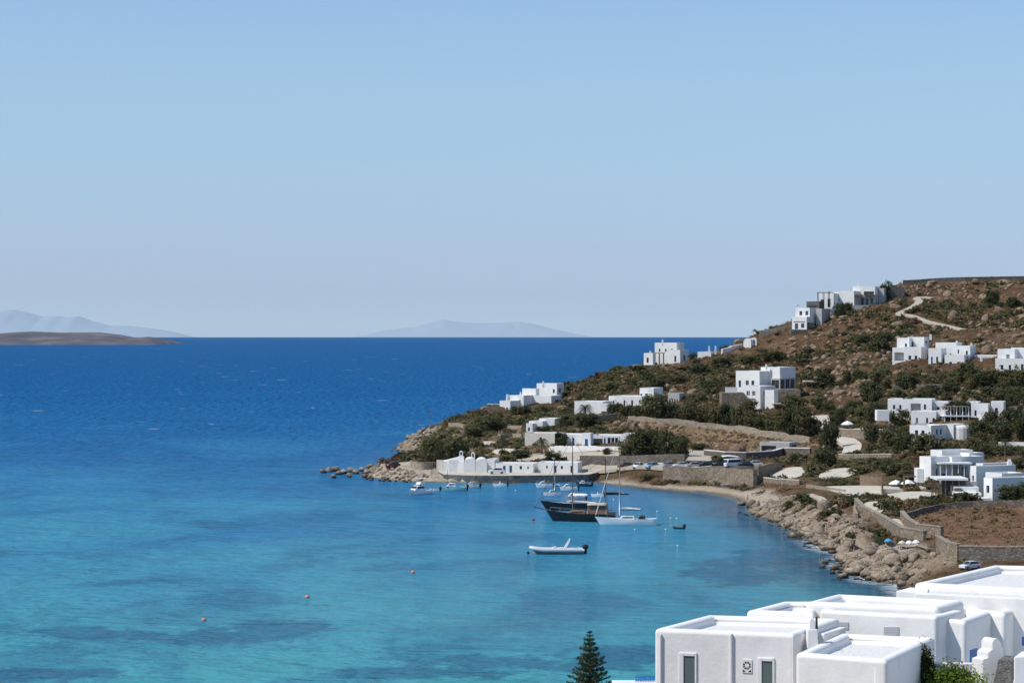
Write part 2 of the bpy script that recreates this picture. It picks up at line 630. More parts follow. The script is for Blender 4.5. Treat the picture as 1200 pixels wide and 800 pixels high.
# ground zones, traced on the ground
def gpoly(pts, z=None):
    return [tuple((at_z(x, y, z) if z is not None else gnd(x, y, H_BASE))[:2]) for x, y in pts]


Z_SAND = [gpoly([(700, 563.5), (760, 567), (830, 570.5), (870, 574), (908, 576), (918, 583), (905, 592), (886, 597), (870, 591), (850, 584), (780, 577), (715, 571)]),
          gpoly([(1004, 640), (1040, 637), (1078, 640), (1080, 648), (1040, 648), (1000, 650)]),
          gpoly([(445, 547), (475, 541), (505, 545), (560, 556), (553, 566), (480, 566), (432, 560)])]
Z_GOLD = [gpoly([(660, 506), (700, 499), (740, 497), (830, 501), (900, 510), (948, 521), (940, 527), (880, 532), (830, 529), (805, 520), (770, 508), (740, 506)]),
          gpoly([(640, 524), (730, 522), (735, 532), (600, 534)])]
Z_ROCK = [gpoly([(872, 600), (886, 587), (908, 585), (935, 592), (962, 602), (1000, 616), (1040, 630), (1000, 640), (960, 648), (900, 615)]),
          gpoly([(980, 655), (1000, 648), (1040, 646), (1090, 648), (1100, 662), (1062, 692), (1015, 684)]),
          gpoly([(462, 528), (480, 514), (500, 503), (516, 499), (512, 507), (500, 518), (490, 534)]),
          gpoly([(425, 549), (455, 546), (480, 552), (490, 566), (430, 561)])]
Z_FIELD = [gpoly([(1058, 607), (1105, 595), (1200, 590), (1300, 590), (1300, 642), (1200, 643), (1124, 647), (1102, 634), (1072, 623)])]
Z_CALM = [gpoly([(560, 557), (700, 556), (830, 548), (886, 545), (950, 548), (960, 530), (1045, 560), (1050, 600), (1000, 600), (950, 565), (886, 560), (830, 560), (700, 560)]),
          gpoly([(960, 560), (1050, 550), (1200, 545), (1300, 545), (1300, 600), (1100, 600), (1050, 620), (1000, 590)])]

Z_HEAD = [gpoly([(500, 545), (515, 505), (545, 495), (600, 490), (640, 500), (640, 540), (560, 548)])]

Z_BARE = [gpoly([(1078, 342), (1200, 334), (1240, 336), (1240, 402), (1100, 396)]), gpoly([(935, 432), (1000, 402), (1040, 440), (1045, 462), (960, 465)])]


def zone(polys, soft, seed, amp):
    out = np.zeros_like(xf)
    nn = vnoise(xf, yf, 9, seed, 3) * amp
    for p in polys:
        out = np.maximum(out, sstep(-soft, soft, sdf(p, xf, yf) + nn))
    return out


A_SAND = zone(Z_SAND, 1.2, 21, 2.0)
A_GOLD = zone(Z_GOLD, 4, 31, 6)
A_ROCK = zone(Z_ROCK, 2.5, 41, 7)
A_FIELD = zone(Z_FIELD, 1.0, 51, 0)
A_CALM = zone(Z_CALM, 4, 61, 0)
A_HEAD = zone(Z_HEAD, 5, 65, 4)
A_BARE = zone(Z_BARE, 8, 66, 8)
calm = np.clip(1 - A_SAND - .75 * A_GOLD - A_CALM - .8 * A_FIELD, 0, 1)
hill = sstep(4, 16, Hf) * (yf > 300)
land = sstep(0, 4, D_SH)
bump1 = vnoise(xf, yf, 11, 71, 4) * (.25 + .9 * hill)
rid = 1 - np.abs(vnoise(xf, yf, 6, 81, 4, .6)) * 2.2
bump2 = rid * (.1 + .35 * hill)
H = (Hf + land * calm * (bump1 + bump2) + A_ROCK * sstep(-2, 3, D_SH) * (.25 + rid * .75 + .5 * vnoise(xf, yf, 2.6, 91, 3))).reshape(XX.shape)


def flatten(poly, soft=2.0, drop=.12, z=None):
    """levels the ground under a paved area to the plane through it"""
    x = np.array([p[0] for p in poly])
    y = np.array([p[1] for p in poly])
    zs = h_at(x, y, H_BASE)
    x0, x1, y0, y1 = x.min() - 8, x.max() + 8, y.min() - 8, y.max() + 8
    i0, i1 = np.searchsorted(GX, [x0, x1])
    j0, j1 = np.searchsorted(GY, [y0, y1])
    sx, sy = XX[j0:j1, i0:i1], YY[j0:j1, i0:i1]
    A = np.c_[x, y, np.ones(len(x))]
    A = np.vstack([A, [1e-3 * 30, 0, 0], [0, 1e-3 * 30, 0]])
    c = np.linalg.lstsq(A, np.r_[zs, 0, 0], rcond=None)[0] if z is None else (0.0, 0.0, z)
    w = sstep(-soft, .3, sdf(poly, sx.ravel(), sy.ravel())).reshape(sx.shape)
    H[j0:j1, i0:i1] = H[j0:j1, i0:i1] * (1 - w) + (c[0] * sx + c[1] * sy + c[2] - drop) * w
    return c


def smooth_poly(pts, n=3):
    """rounds a closed outline (Chaikin)"""
    for _ in range(n):
        q = []
        for i in range(len(pts)):
            a, b = pts[i], pts[(i + 1) % len(pts)]
            q += [(a[0] * .75 + b[0] * .25, a[1] * .75 + b[1] * .25), (a[0] * .25 + b[0] * .75, a[1] * .25 + b[1] * .75)]
        pts = q
    return pts


def ccw(p):
    s = sum(p[i][0] * p[(i + 1) % len(p)][1] - p[(i + 1) % len(p)][0] * p[i][1] for i in range(len(p)))
    return p if s > 0 else p[::-1]


PADS = []
PROT = []            # what the photo shows unobstructed: columns, rows and distance


def pad(name, pts, material, rounds=2, thick=.6, z=None):
    poly = ccw(smooth_poly(gpoly(pts, z), rounds))
    c = flatten(poly, z=z) if z is None else flatten(poly, .1, .35, z)
    PADS.append((name, poly, c, material, thick))


pad('terrace', [(955, 570), (1030, 568), (1036, 572), (1034, 583), (1012, 584), (985, 578)], M['concrete'])
pad('terrace', [(958, 555), (975, 549), (1006, 547), (1003, 556), (985, 562), (962, 562)], M['concrete'])
pad('terrace', [(1004, 601), (1010, 590), (1020, 587), (1036, 588), (1036, 600), (1018, 606)], M['concrete'])
pad('terrace', [(1033, 610), (1056, 607), (1070, 624), (1050, 621)], M['concrete'])
pad('terrace', [(898, 550), (940, 545), (945, 555), (928, 563), (902, 561)], M['concrete'])
pad('terrace', [(990, 502), (1040, 502), (1040, 508), (990, 509)], M['concrete'], 1)
pad('terrace', [(1038, 577), (1100, 575), (1098, 586), (1045, 588)], M['concrete'], 1)
pad('quay', [(556, 557.3), (600, 557.3), (660, 556.6), (690, 556), (706, 552), (690, 551), (640, 551), (570, 551), (512, 552), (520, 556)], M['concrete'], 0, 2.4, z=1.4)
pad('terrace', [(574, 528), (600, 525), (606, 530), (584, 534)], M['concrete'], 1)
pad('terrace', [(556, 520), (572, 516), (584, 519), (566, 524)], M['concrete'], 1)
pad('forecourt', [(600, 536), (640, 531), (742, 530), (745, 536), (690, 541), (610, 541)], M['track'], 1)


def ribbon(name, pts, width, material, lift=.14, n=60, G=None):
    w = [gnd(x, y, H_BASE) for x, y in pts]
    # resample along the line
    P2 = []
    for i in range(len(w) - 1):
        a, b = w[i], w[i + 1]
        p0 = w[max(i - 1, 0)]
        p3 = w[min(i + 2, len(w) - 1)]
        k = max(2, int((b - a).length / 1.0))
        for t in np.arange(k) / k:
            P2.append(0.5 * ((2 * a) + (b - p0) * t + (2 * p0 - 5 * a + 4 * b - p3) * t * t + (3 * a - p0 - 3 * b + p3) * t ** 3))
    P2.append(w[-1])
    return P2, width, name, material, lift


RIBS = [ribbon('track', [(1093, 350), (1080, 349), (1074, 350), (1077, 354), (1068, 361), (1054, 368), (1068, 371), (1085, 377), (1107, 382), (1129, 387)], 2.3, M['track']),
        ribbon('path', [(957, 507), (962, 498), (960, 488)], 4.0, M['concrete']),
        ribbon('path', [(980, 515), (992, 518), (999, 524), (997, 532)], 3.5, M['concrete']),
        ribbon('road', [(684, 550), (730, 550), (790, 548), (840, 547), (884, 546)], 5.0, M['track']),
        ribbon('road', [(545, 547), (512, 549), (490, 545), (470, 543)], 4.5, M['track']),
        ribbon('road', [(806, 527), (822, 533), (818, 541)], 5.0, M['track']),
        ribbon('path', [(948, 580), (960, 584), (968, 592)], 1.4, M['track']),
        ]
for P2, width, name, material, lift in RIBS:      # press the ground smooth beneath each way
    xs = np.array([p.x for p in P2])
    ys = np.array([p.y for p in P2])
    j0, j1 = np.searchsorted(GY, [ys.min() - 8, ys.max() + 8])
    i0, i1 = np.searchsorted(GX, [xs.min() - 8, xs.max() + 8])
    sx, sy = XX[j0:j1, i0:i1], YY[j0:j1, i0:i1]
    d = np.full(sx.shape, 1e9)
    for a, b in zip(xs, ys):
        d = np.minimum(d, (sx - a) ** 2 + (sy - b) ** 2)
    w = 1 - sstep(width * .55, width * .55 + 3, np.sqrt(d))
    H[j0:j1, i0:i1] = H[j0:j1, i0:i1] * (1 - w) + H_BASE[j0:j1, i0:i1] * w

M['quay_stone'] = stone_mat('quay_stone', [(.10, .105, .10), (.15, .155, .145), (.20, .20, .19)], (.07, .07, .065), 1.0)
# ---- ground sheet
ny, nx = XX.shape
idx = np.arange(nx * ny).reshape(ny, nx)
faces = np.c_[idx[:-1, :-1].ravel(), idx[:-1, 1:].ravel(), idx[1:, 1:].ravel(), idx[1:, :-1].ravel()]
m = mat('ground', (.2, .14, .09), .95, .05)
t = NT(m)
v = t.coords()
nA = t.noise(v, .055, 6, .62)
nB = t.noise(v, .32, 6, .65)
nC = t.noise(v, 1.7, 5, .65)
soil = t.ramp(nA, [(.32, (.085, .048, .029)), (.47, (.165, .089, .051)), (.6, (.23, .138, .081)), (.72, (.31, .22, .14))])
soil = t.mix(t.ramp(nB, [(.44, 0.0), (.60, .75)]), soil, (.062, .052, .026))
soil = t.mix(t.ramp(nC, [(.55, 0.0), (.72, .55)]), soil, (.30, .225, .15))
gold = t.ramp(t.math('ADD', t.math('MULTIPLY', nA, .5), t.math('MULTIPLY', nC, .5)), [(.36, (.19, .118, .066)), (.5, (.34, .232, .135)), (.64, (.45, .33, .205))])
field = t.ramp(t.math('ADD', t.math('MULTIPLY', nB, .6), t.math('MULTIPLY', nC, .4)), [(.36, (.13, .075, .045)), (.5, (.24, .135, .077)), (.63, (.34, .21, .122)), (.72, (.42, .31, .20))])
rock = t.ramp(t.math('ADD', t.math('MULTIPLY', nB, .6), t.math('MULTIPLY', nC, .4)), [(.36, (.15, .11, .07)), (.48, (.33, .255, .18)), (.62, (.48, .39, .29))])
sand = t.ramp(nC, [(.3, (.44, .36, .26)), (.6, (.54, .45, .335)), (.75, (.60, .52, .41))])
terr = t.ramp(nB, [(.34, (.075, .062, .03)), (.5, (.14, .105, .055)), (.66, (.24, .185, .115))])
c = t.mix(t.attr('calm'), soil, terr)
pale = t.ramp(t.math('ADD', t.math('MULTIPLY', nB, .5), t.math('MULTIPLY', nC, .5)), [(.36, (.10, .075, .045)), (.48, (.25, .185, .12)), (.6, (.40, .325, .235))])
c = t.mix(t.math('MULTIPLY', t.attr('head'), .8), c, pale)
c = t.mix(t.attr('gold'), c, gold)
c = t.mix(t.attr('field'), c, field)
c = t.mix(t.attr('rock'), c, rock)
c = t.mix(t.attr('sand'), c, sand)
sp = t.n('ShaderNodeSeparateXYZ')
t.l(v, sp.inputs[0])
zz = t.math('ADD', sp.outputs[2], t.math('MULTIPLY', nB, .5))
c = t.mix(t.ramp(zz, [(.28, .8), (.55, 0.0)]), c, (.09, .075, .055))
t.l(c, t.b.inputs['Base Color'])
t.bump(t.math('ADD', nC, t.math('MULTIPLY', nB, 1.5)), 1.0, .9)
ground = np_mesh('ground', np.c_[xf, yf, H.ravel()], faces, m, True)
for nm, arr in (('sand', A_SAND), ('gold', A_GOLD), ('rock', A_ROCK), ('field', A_FIELD), ('calm', A_CALM), ('head', A_HEAD)):
    at_ = ground.data.attributes.new(nm, 'FLOAT', 'POINT')
    at_.data.foreach_set('value', arr.astype(np.float32))
tag(ground, 'dry rocky hillside falling to the bay', None, None, 'structure')

for name, poly, cc, material, thick in PADS:
    b = MB()
    n = len(poly)
    top = [(x, y, cc[0] * x + cc[1] * y + cc[2] + .06) for x, y in poly]
    bot = [(x, y, z - thick) for x, y, z in top]
    b.face(top)
    for i in range(n):
        j = (i + 1) % n
        b.face([bot[i], bot[j], top[j], top[i]], 1)
    tag(b.build(name, [material, M['quay_stone'] if name == 'quay' else M['pale_stone']]), 'pale paved ' + name, None, None, 'structure')
for P2, width, name, material, lift in RIBS:
    b = MB()
    L, Rr = [], []
    for i, p in enumerate(P2):
        d = (P2[min(i + 1, len(P2) - 1)] - P2[max(i - 1, 0)])
        nn = Vector((-d.y, d.x, 0)).normalized() * width / 2
        for k, arr in ((1, L), (-1, Rr)):
            q = p + nn * k
            arr.append(Vector((q.x, q.y, max(float(h_at(q.x, q.y)[0]), float(h_at(p.x, p.y)[0])) + lift)))
    for i in range(len(P2) - 1):
        b.face([Rr[i], Rr[i + 1], L[i + 1], L[i]])
        b.face([L[i], L[i + 1], L[i + 1] - Vector((0, 0, .6)), L[i] - Vector((0, 0, .6))])
        b.face([Rr[i + 1], Rr[i], Rr[i] - Vector((0, 0, .6)), Rr[i + 1] - Vector((0, 0, .6))])
    tag(b.build(name, material), 'dusty ' + name, None, None, 'structure')

# ------------------------------------------------------------------ sea
ang = np.concatenate([np.linspace(-math.radians(62), -math.radians(15), 60), np.linspace(-math.radians(14.8), math.radians(14.8), 300), np.linspace(math.radians(15), math.radians(62), 60)])
dist = np.concatenate([np.linspace(60, 700, 200), np.geomspace(715, 34000, 150)])
AA, DD = np.meshgrid(ang, dist)
sx, sy = (DD * np.sin(AA)).ravel(), (DD * np.cos(AA)).ravel()
sz = -(sx ** 2 + sy ** 2) / (2 * R_EARTH)
idx = np.arange(sx.size).reshape(AA.shape)
faces = np.c_[idx[:-1, :-1].ravel(), idx[1:, :-1].ravel(), idx[1:, 1:].ravel(), idx[:-1, 1:].ravel()][:, ::-1]
m = mat('sea_water', (.02, .1, .25), .12, .5)
t = NT(m)
dif = t.n('ShaderNodeBsdfDiffuse')
glo = t.n('ShaderNodeBsdfGlossy')
glo.inputs['Roughness'].default_value = .12
mixs = t.n('ShaderNodeMixShader')
t.l(dif.outputs[0], mixs.inputs[1])
t.l(glo.outputs[0], mixs.inputs[2])
t.l(mixs.outputs[0], t.t.nodes['Material Output'].inputs['Surface'])
v = t.coords()
sp = t.n('ShaderNodeSeparateXYZ')
t.l(v, sp.inputs[0])
wx, wy = sp.outputs[0], sp.outputs[1]
big = t.noise(t.coords((1.0, .55, 1)), .020, 5, .55, .5)
mid = t.noise(t.coords((1.0, .55, 1)), .055, 7, .62, .5)
# depth of the bed: sand shallows in the near bay, deep water outside
lg = t.math('LOGARITHM', t.math('MAXIMUM', wy, 60.0), 10.0)
dd = t.math('ADD', lg, t.math('MULTIPLY', t.math('SUBTRACT', big, .5), .55))
base = t.ramp(t.math('DIVIDE', t.math('SUBTRACT', dd, 2.2), 1.2), [
    (.05, (.060, .290, .325)), (.22, (.050, .248, .345)), (.36, (.030, .182, .335)), (.52, (.014, .118, .282)), (.75, (.008, .096, .252)), (1.0, (.008, .092, .243))])
# seagrass meadows and rock on the bed
grass = t.ramp(t.math('ADD', t.math('MULTIPLY', mid, .62), t.math('MULTIPLY', big, .38)), [(.50, 0.0), (.585, 1.0)])
near = t.ramp(t.math('DIVIDE', wy, 1000.0), [(.30, .55), (.55, .30), (.8, 0.0)])
base = t.mix(t.math('MULTIPLY', grass, near), base, (.020, .105, .195))
weed = t.ramp(t.math('ADD', t.attr('weed'), t.math('MULTIPLY', t.math('SUBTRACT', t.noise(t.coords((1.0, .5, 1)), .20, 8, .72), .5), 1.7)), [(.50, 0.0), (.70, .62)])
base = t.mix(weed, base, (.020, .088, .175))
shore = t.attr('shore')
base = t.mix(t.ramp(t.math('ADD', shore, t.math('MULTIPLY', t.math('SUBTRACT', mid, .5), .6)), [(.35, 0.0), (.75, .8)]), base, (.026, .068, .11))
base = t.mix(t.ramp(shore, [(.9, 0.0), (1.0, .55)]), base, (.16, .20, .19))
# foam caps
cap = t.noise(t.coords((.06, .11, 1)), 1.0, 2, .5)
capm = t.noise(t.coords((.004, .006, 1)), 1.0, 2, .5)
cp = t.math('MULTIPLY', t.ramp(cap, [(.735, 0.0), (.755, 1.0)]), t.ramp(t.math('DIVIDE', wy, 2000.0), [(.24, 0.0), (.33, 1.0)]))
base = t.mix(cp, base, (.6, .63, .66))
surf = t.math('MULTIPLY', t.attr('surf'), t.ramp(t.noise(v, .35, 4, .7), [(.42, 0.0), (.55, 1.0)]))
base = t.mix(surf, base, (.65, .68, .70))
t.l(base, dif.inputs['Color'])
w1 = t.noise(t.coords((.35, .8, 1)), .50, 4, .6)
w2 = t.noise(t.coords((.6, 1.2, 1)), 1.6, 3, .6)
w4 = t.noise(t.coords((.3, .6, 1)), .22, 3, .55)
w3 = t.noise(t.coords((.12, .24, 1)), .16, 3, .6)
w6 = t.noise(t.coords((.42, .55, 1)), 1.0, 2, .5)
w7 = t.noise(t.coords((.33, .09, 1)), 1.0, 2, .5)
hgt0 = t.math('ADD', t.math('MULTIPLY', w6, 1.0), t.math('MULTIPLY', w7, t.math('MULTIPLY', 3.6, t.ramp(t.math('DIVIDE', wy, 2000.0), [(.2, 0.0), (.45, 1.0)]))))
hgt = t.math('ADD', t.math('ADD', t.math('MULTIPLY', w1, 2.0), t.math('MULTIPLY', w4, 3.4)), t.math('ADD', t.math('MULTIPLY', w2, .35), t.math('MULTIPLY', w3, 7.0)))
bp = t.n('ShaderNodeBump')
bp.inputs['Strength'].default_value = 1.0
bp.inputs['Distance'].default_value = 1.1
hgt = t.math('ADD', hgt, hgt0)
hgt = t.math('MULTIPLY', hgt, t.math('SUBTRACT', 1.0, t.math('MULTIPLY', t.attr('shelter'), .65)))
t.l(hgt, bp.inputs['Height'])
bd = t.n('ShaderNodeBump')      # the light coming back out of the water depends little on the ripples
bd.inputs['Strength'].default_value = .8
bd.inputs['Distance'].default_value = .85
t.l(hgt, bd.inputs['Height'])
t.l(bd.outputs[0], dif.inputs['Normal'])
t.l(bp.outputs[0], glo.inputs['Normal'])
# wave faces turned to the eye show the water, faces turned away mirror the sky; open water is rougher than the sheltered bay
lw = t.n('ShaderNodeLayerWeight')
t.l(bp.outputs[0], lw.inputs['Normal'])
wave_fac = t.math('MULTIPLY', t.ramp(lw.outputs['Facing'], [(.50, .0), (.80, .07), (.93, .30), (1.0, .85)]), t.ramp(t.math('DIVIDE', wy, 1000.0), [(.3, 1.0), (.5, .8), (.75, .36), (1.0, .26)]))
fac = t.math('MULTIPLY', wave_fac, t.math('ADD', 1.0, t.math('MULTIPLY', t.attr('shelter'), .8)), clamp=True)
t.l(fac, mixs.inputs[0])
t.l(t.math('SUBTRACT', .12, t.math('MULTIPLY', t.attr('shelter'), .085)), glo.inputs['Roughness'])
sea = np_mesh('sea', np.c_[sx, sy, sz], faces, m, True)
ds = -sdf(SHORE, sx, sy)
bx = (sx > -120) & (sy > 100) & (sy < 700)
shore_a = np.where(bx, np.exp(-np.maximum(ds, 0) / 12.0), 0)
right = sstep(5, 30, sx - (sy - 400) * .05)
shore_a = shore_a * sstep(-110, -80, sx) * (.35 + .65 * right)
surf_a = np.where(bx & (ds < 3.2) & (ds > -3), 1.0 - np.abs(ds) / 3.2, 0) * (sstep(360, 330, sy) * .9 + .12)
surf_a = np.clip(surf_a, 0, 1)
shel = np.where(bx, np.exp(-np.maximum(ds, 0) / 85.0), 0) * sstep(-60, 0, sx) * sstep(680, 560, sy) * sstep(200, 260, sy)
weed_a = np.zeros_like(sx)
for qx, qy, rx, ry in ((868, 670, 8, 20), (905, 655, 7, 22), (735, 768, 7, 8), (700, 780, 6, 5), (255, 746, 12, 8), (330, 735, 8, 8), (110, 742, 10, 6), (480, 788, 10, 5), (570, 775, 8, 5), (40, 790, 10, 5)):
    g_ = at_z(qx, qy, 0.0)
    weed_a = np.maximum(weed_a, 1.0 - .5 * np.sqrt(((sx - g_.x) / rx) ** 2 + ((sy - g_.y) / ry) ** 2))
weed_a = np.clip(weed_a, 0, 1)
for nm, arr in (('shore', shore_a), ('surf', surf_a), ('shelter', shel), ('weed', weed_a)):
    a_ = sea.data.attributes.new(nm, 'FLOAT', 'POINT')
    a_.data.foreach_set('value', arr.astype(np.float32))
tag(sea, 'blue sea turning turquoise in the bay', None, None, 'structure')


# ------------------------------------------------------------------ far islands
def island(name, prof, Y, depth, material, seed, base_py, label):
    px = np.linspace(prof[0][0], prof[-1][0], 220)
    py = np.interp(px, [p[0] for p in prof], [p[1] for p in prof])
    zt = EYE - (py - HY) * Y / F
    zb = EYE - (base_py - HY) * Y / F
    v_ = np.linspace(-1, 1, 21)
    U, V = np.meshgrid(np.arange(220), v_)
    X = (px[U] - 600) * Y / F
    Yc = Y + V * depth + 0 * X
    shp = np.clip(1 - np.abs(V) ** 1.5, 0, 1)
    nz = vnoise(X.ravel(), Yc.ravel(), depth * .35, seed, 4).reshape(X.shape)
    Z = zb + (zt[U] - zb) * shp * (1 + .25 * nz * (np.abs(V) > .01) * (1 - shp * .7)) - (np.abs(V) > .97) * (zt.max() - zb) * .3
    ii = np.arange(U.size).reshape(U.shape)
    fc = np.c_[ii[:-1, :-1].ravel(), ii[:-1, 1:].ravel(), ii[1:, 1:].ravel(), ii[1:, :-1].ravel()]
    o = np_mesh(name, np.c_[X.ravel(), Yc.ravel(), Z.ravel()], fc, material, True)
    return tag(o, label, None, None, 'structure')


mi = mat_mottled('island_scrub', [(.07, .072, .085), (.115, .108, .12), (.20, .185, .18)], .012, .95, .05)
mf = mat_mottled('mountain_haze_blue', [(.27, .335, .40), (.31, .37, .43)], .001, .95, .05)  # the blue of the distant haze is put into the mountain colour
island('island', [(-120, 392), (-60, 389), (0, 390.5), (20, 389), (38, 388.3), (70, 389.6), (118, 389.5), (140, 392), (160, 396), (175, 394.5), (188, 397), (199, 401), (204, 404)], 5700, 420, mi, 5, 404.5, 'low brown island off the bay')
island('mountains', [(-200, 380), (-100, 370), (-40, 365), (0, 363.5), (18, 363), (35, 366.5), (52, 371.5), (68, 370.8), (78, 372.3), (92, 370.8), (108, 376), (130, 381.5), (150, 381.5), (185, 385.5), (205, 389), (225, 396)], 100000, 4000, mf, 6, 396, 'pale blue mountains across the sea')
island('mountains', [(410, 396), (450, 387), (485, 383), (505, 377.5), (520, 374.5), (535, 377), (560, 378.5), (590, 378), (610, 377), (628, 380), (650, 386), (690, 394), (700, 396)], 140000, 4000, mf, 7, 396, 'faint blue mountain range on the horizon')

# haze: one closed box round everything
b = MB()
b.box(-60000, 60000, -800, 150000, -420, 1500)
m = bpy.data.materials.new('haze_air')
m.use_nodes = True
nt = m.node_tree
for nd in list(nt.nodes):
    if nd.type == 'BSDF_PRINCIPLED':
        nt.nodes.remove(nd)
pv = nt.nodes.new('ShaderNodeVolumePrincipled')
pv.inputs['Density'].default_value = 0.6e-5
pv.inputs['Color'].default_value = (.80, .92, 1.0, 1)
pv.inputs['Anisotropy'].default_value = 0.0
nt.links.new(pv.outputs[0], nt.nodes['Material Output'].inputs['Volume'])
haze = b.build('haze', m)
tag(haze, 'thin sea haze', None, None, 'stuff')

# ------------------------------------------------------------------ walls
def wall_line(name, pts, h, thick, material, label, cat='wall', cap=None, group=None, below=1.2, h2=None, jag=0.0, seed=1, prot=True):
    """a wall standing on the ground under photo points, its foot below grade"""
    w = [gnd(x, y) for x, y in pts]
    Q = []
    for i in range(len(w) - 1):
        k = max(1, int((w[i + 1] - w[i]).length / 2.0))
        for j in range(k):
            Q.append(w[i].lerp(w[i + 1], j / k))
    Q.append(w[-1])
    zs = [p.z for p in Q]
    if prot:
        for p in Q:
            PROT.append((600 + (p.x - .8) * F / p.y, 600 + (p.x + .8) * F / p.y, HY + (EYE - p.z - h) * F / p.y, HY + (EYE - p.z - .4 * h) * F / p.y, p.y))
    zs = [sum(zs[max(0, i - 2):i + 3]) / len(zs[max(0, i - 2):i + 3]) for i in range(len(zs))]
    r = random.Random(seed)
    b, c = MB(), MB()
    secs = []
    for i, p in enumerate(Q):
        d = Q[min(i + 1, len(Q) - 1)] - Q[max(i - 1, 0)]
        nn = Vector((-d.y, d.x, 0)).normalized() * thick / 2
        f = i / max(1, len(Q) - 1)
        hh = h + ((h2 - h) * f if h2 is not None else 0) + r.uniform(-jag, jag)
        secs.append((p + nn, p - nn, zs[i] - below, zs[i] + hh))
    n = len(secs)
    vs, fs = [], []
    for a, q, z0, z1 in secs:
        vs += [(a.x, a.y, z0), (q.x, q.y, z0), (q.x, q.y, z1), (a.x, a.y, z1)]
    for i in range(n - 1):
        for k in range(4):
            l = (k + 1) % 4
            fs.append((4 * i + k, 4 * i + l, 4 * (i + 1) + l, 4 * (i + 1) + k))
    fs += [(0, 3, 2, 1), (4 * n - 4, 4 * n - 3, 4 * n - 2, 4 * n - 1)]
    b.poly(vs, fs)
    o = tag(b.build(name, material), label, cat, group)
    if cap:
        vs, fs = [], []
        for a, q, z0, z1 in secs:
            m_ = (a + q) / 2
            a2, q2 = m_ + (a - m_) * 1.25, m_ + (q - m_) * 1.25
            vs += [(a2.x, a2.y, z1 + .004), (q2.x, q2.y, z1 + .004), (q2.x, q2.y, z1 + .14), (a2.x, a2.y, z1 + .14)]
        for i in range(n - 1):
            for k in range(4):
                l = (k + 1) % 4
                fs.append((4 * i + k, 4 * i + l, 4 * (i + 1) + l, 4 * (i + 1) + k))
        fs += [(0, 3, 2, 1), (4 * n - 4, 4 * n - 3, 4 * n - 2, 4 * n - 1)]
        c.poly(vs, fs)
        c.build('coping', cap, o)
    return o


wall_line('stone_wall', [(1058, 334), (1092, 330.5), (1130, 329.5), (1165, 329), (1215, 328)], 1.1, .6, M['dark_stone'], 'dark dry stone wall running along the hilltop skyline', cap=M['pale_stone'])
wall_line('parapet_wall', [(846, 415), (858, 411), (870, 405)], 1.2, .5, M['plaster'], 'short white wall climbing the ridge beside the domed chapel')
wall_line('boundary_wall', [(890, 396), (910, 389), (928, 382)], 1.2, .5, M['pale_stone'], 'pale wall on the ridge between the domed chapel and the hilltop villas')
wall_line('retaining_wall', [(678, 501), (690, 497), (706, 493), (722, 490)], 1.5, .6, M['pale_stone'], 'sloping grey stone wall below the palm and the low white villa', jag=.05)
wall_line('retaining_wall', [(737, 493), (770, 496), (800, 499.5), (840, 503), (872, 507), (900, 512), (925, 516), (950, 519)], 1.3, .6, M['pale_stone'], 'long pale stone wall under the row of bushy trees above the dry field', jag=.25, seed=4)
wall_line('retaining_wall', [(680, 544), (710, 544), (760, 543), (803, 541)], 1.7, .5, M['dark_stone'], 'dark wall behind the parked cars on the shore road')
wall_line('retaining_wall', [(826, 534), (850, 537), (874, 538), (905, 536), (918, 532), (950, 532)], 1.2, .5, M['dark_stone'], 'dark stone wall with a white top edge below the dry field', cap=M['plaster'])
wall_line('retaining_wall', [(778, 564), (800, 565.5), (830, 567), (860, 568), (885, 569.5)], 3.0, .8, M['stone'], 'scrub-covered brown stone wall holding the road above the beach', jag=.12)
wall_line('retaining_wall', [(886.5, 568), (898, 558), (914, 551)], 3.3, .8, M['stone'], 'shaded stone wall turning inland from the corner above the beach', h2=1.6)
wall_line('boundary_wall', [(1058, 610), (1080, 603), (1105, 597), (1140, 594), (1180, 593), (1230, 594)], .9, .5, M['dark_stone'], 'dark stone wall along the upper edge of the brown field')
wall_line('boundary_wall', [(1057, 611), (1064, 621), (1076, 628), (1104, 631)], 1.5, .5, M['stone'], 'curved stone wall round the seaward corner of the brown field', cap=M['pale_stone'])
wall_line('path_wall', [(1003, 594), (1012, 603), (1036, 616), (1058, 629), (1084, 634)], 1.2, .5, M['stone'], 'tan stone wall curving down beside the path above the cove', cap=M['pale_stone'])
wall_line('boundary_wall', [(1099, 648), (1112, 655), (1124, 660)], 2.0, .5, M['stone'], 'sunlit tan wall below the brown field running toward the cove steps', cap=M['pale_stone'])
wall_line('boundary_wall', [(1125, 660), (1160, 658), (1220, 655)], 1.6, .5, M['dark_stone'], 'straight dark wall along the lower edge of the brown field', cap=M['pale_stone'])  # darker stone puts the shade of this wall face into its colour
wall_line('edge_wall', [(946, 571), (965, 573.5), (990, 577)], .5, .4, M['pale_stone'], 'low pale kerb wall on the seaward edge of the largest paved terrace')
wall_line('edge_wall', [(1004, 608), (1001, 600), (1006, 592), (1016, 588)], .7, .4, M['pale_stone'], 'curved low wall round the small half-round terrace')
wall_line('terrace_wall', [(984, 513), (1000, 514), (1020, 514), (1040, 514)], 1.8, .5, M['stone'], 'stone wall under the pale terrace with the single white umbrella', cap=M['concrete'])
wall_line('terrace_wall', [(984, 538), (1010, 538), (1046, 537)], .8, .5, M['stone'], 'low stone wall with pale top among the garden hedges', cap=M['concrete'])
wall_line('terrace_wall', [(896, 566), (918, 568), (938, 568)], .9, .5, M['stone'], 'short tan wall below the stepped pale paving near the beach', cap=M['concrete'])
wall_line('terrace_wall', [(644, 529), (680, 529), (742, 529)], 1.0, .4, M['plaster'], 'low white wall in front of the long white villa')
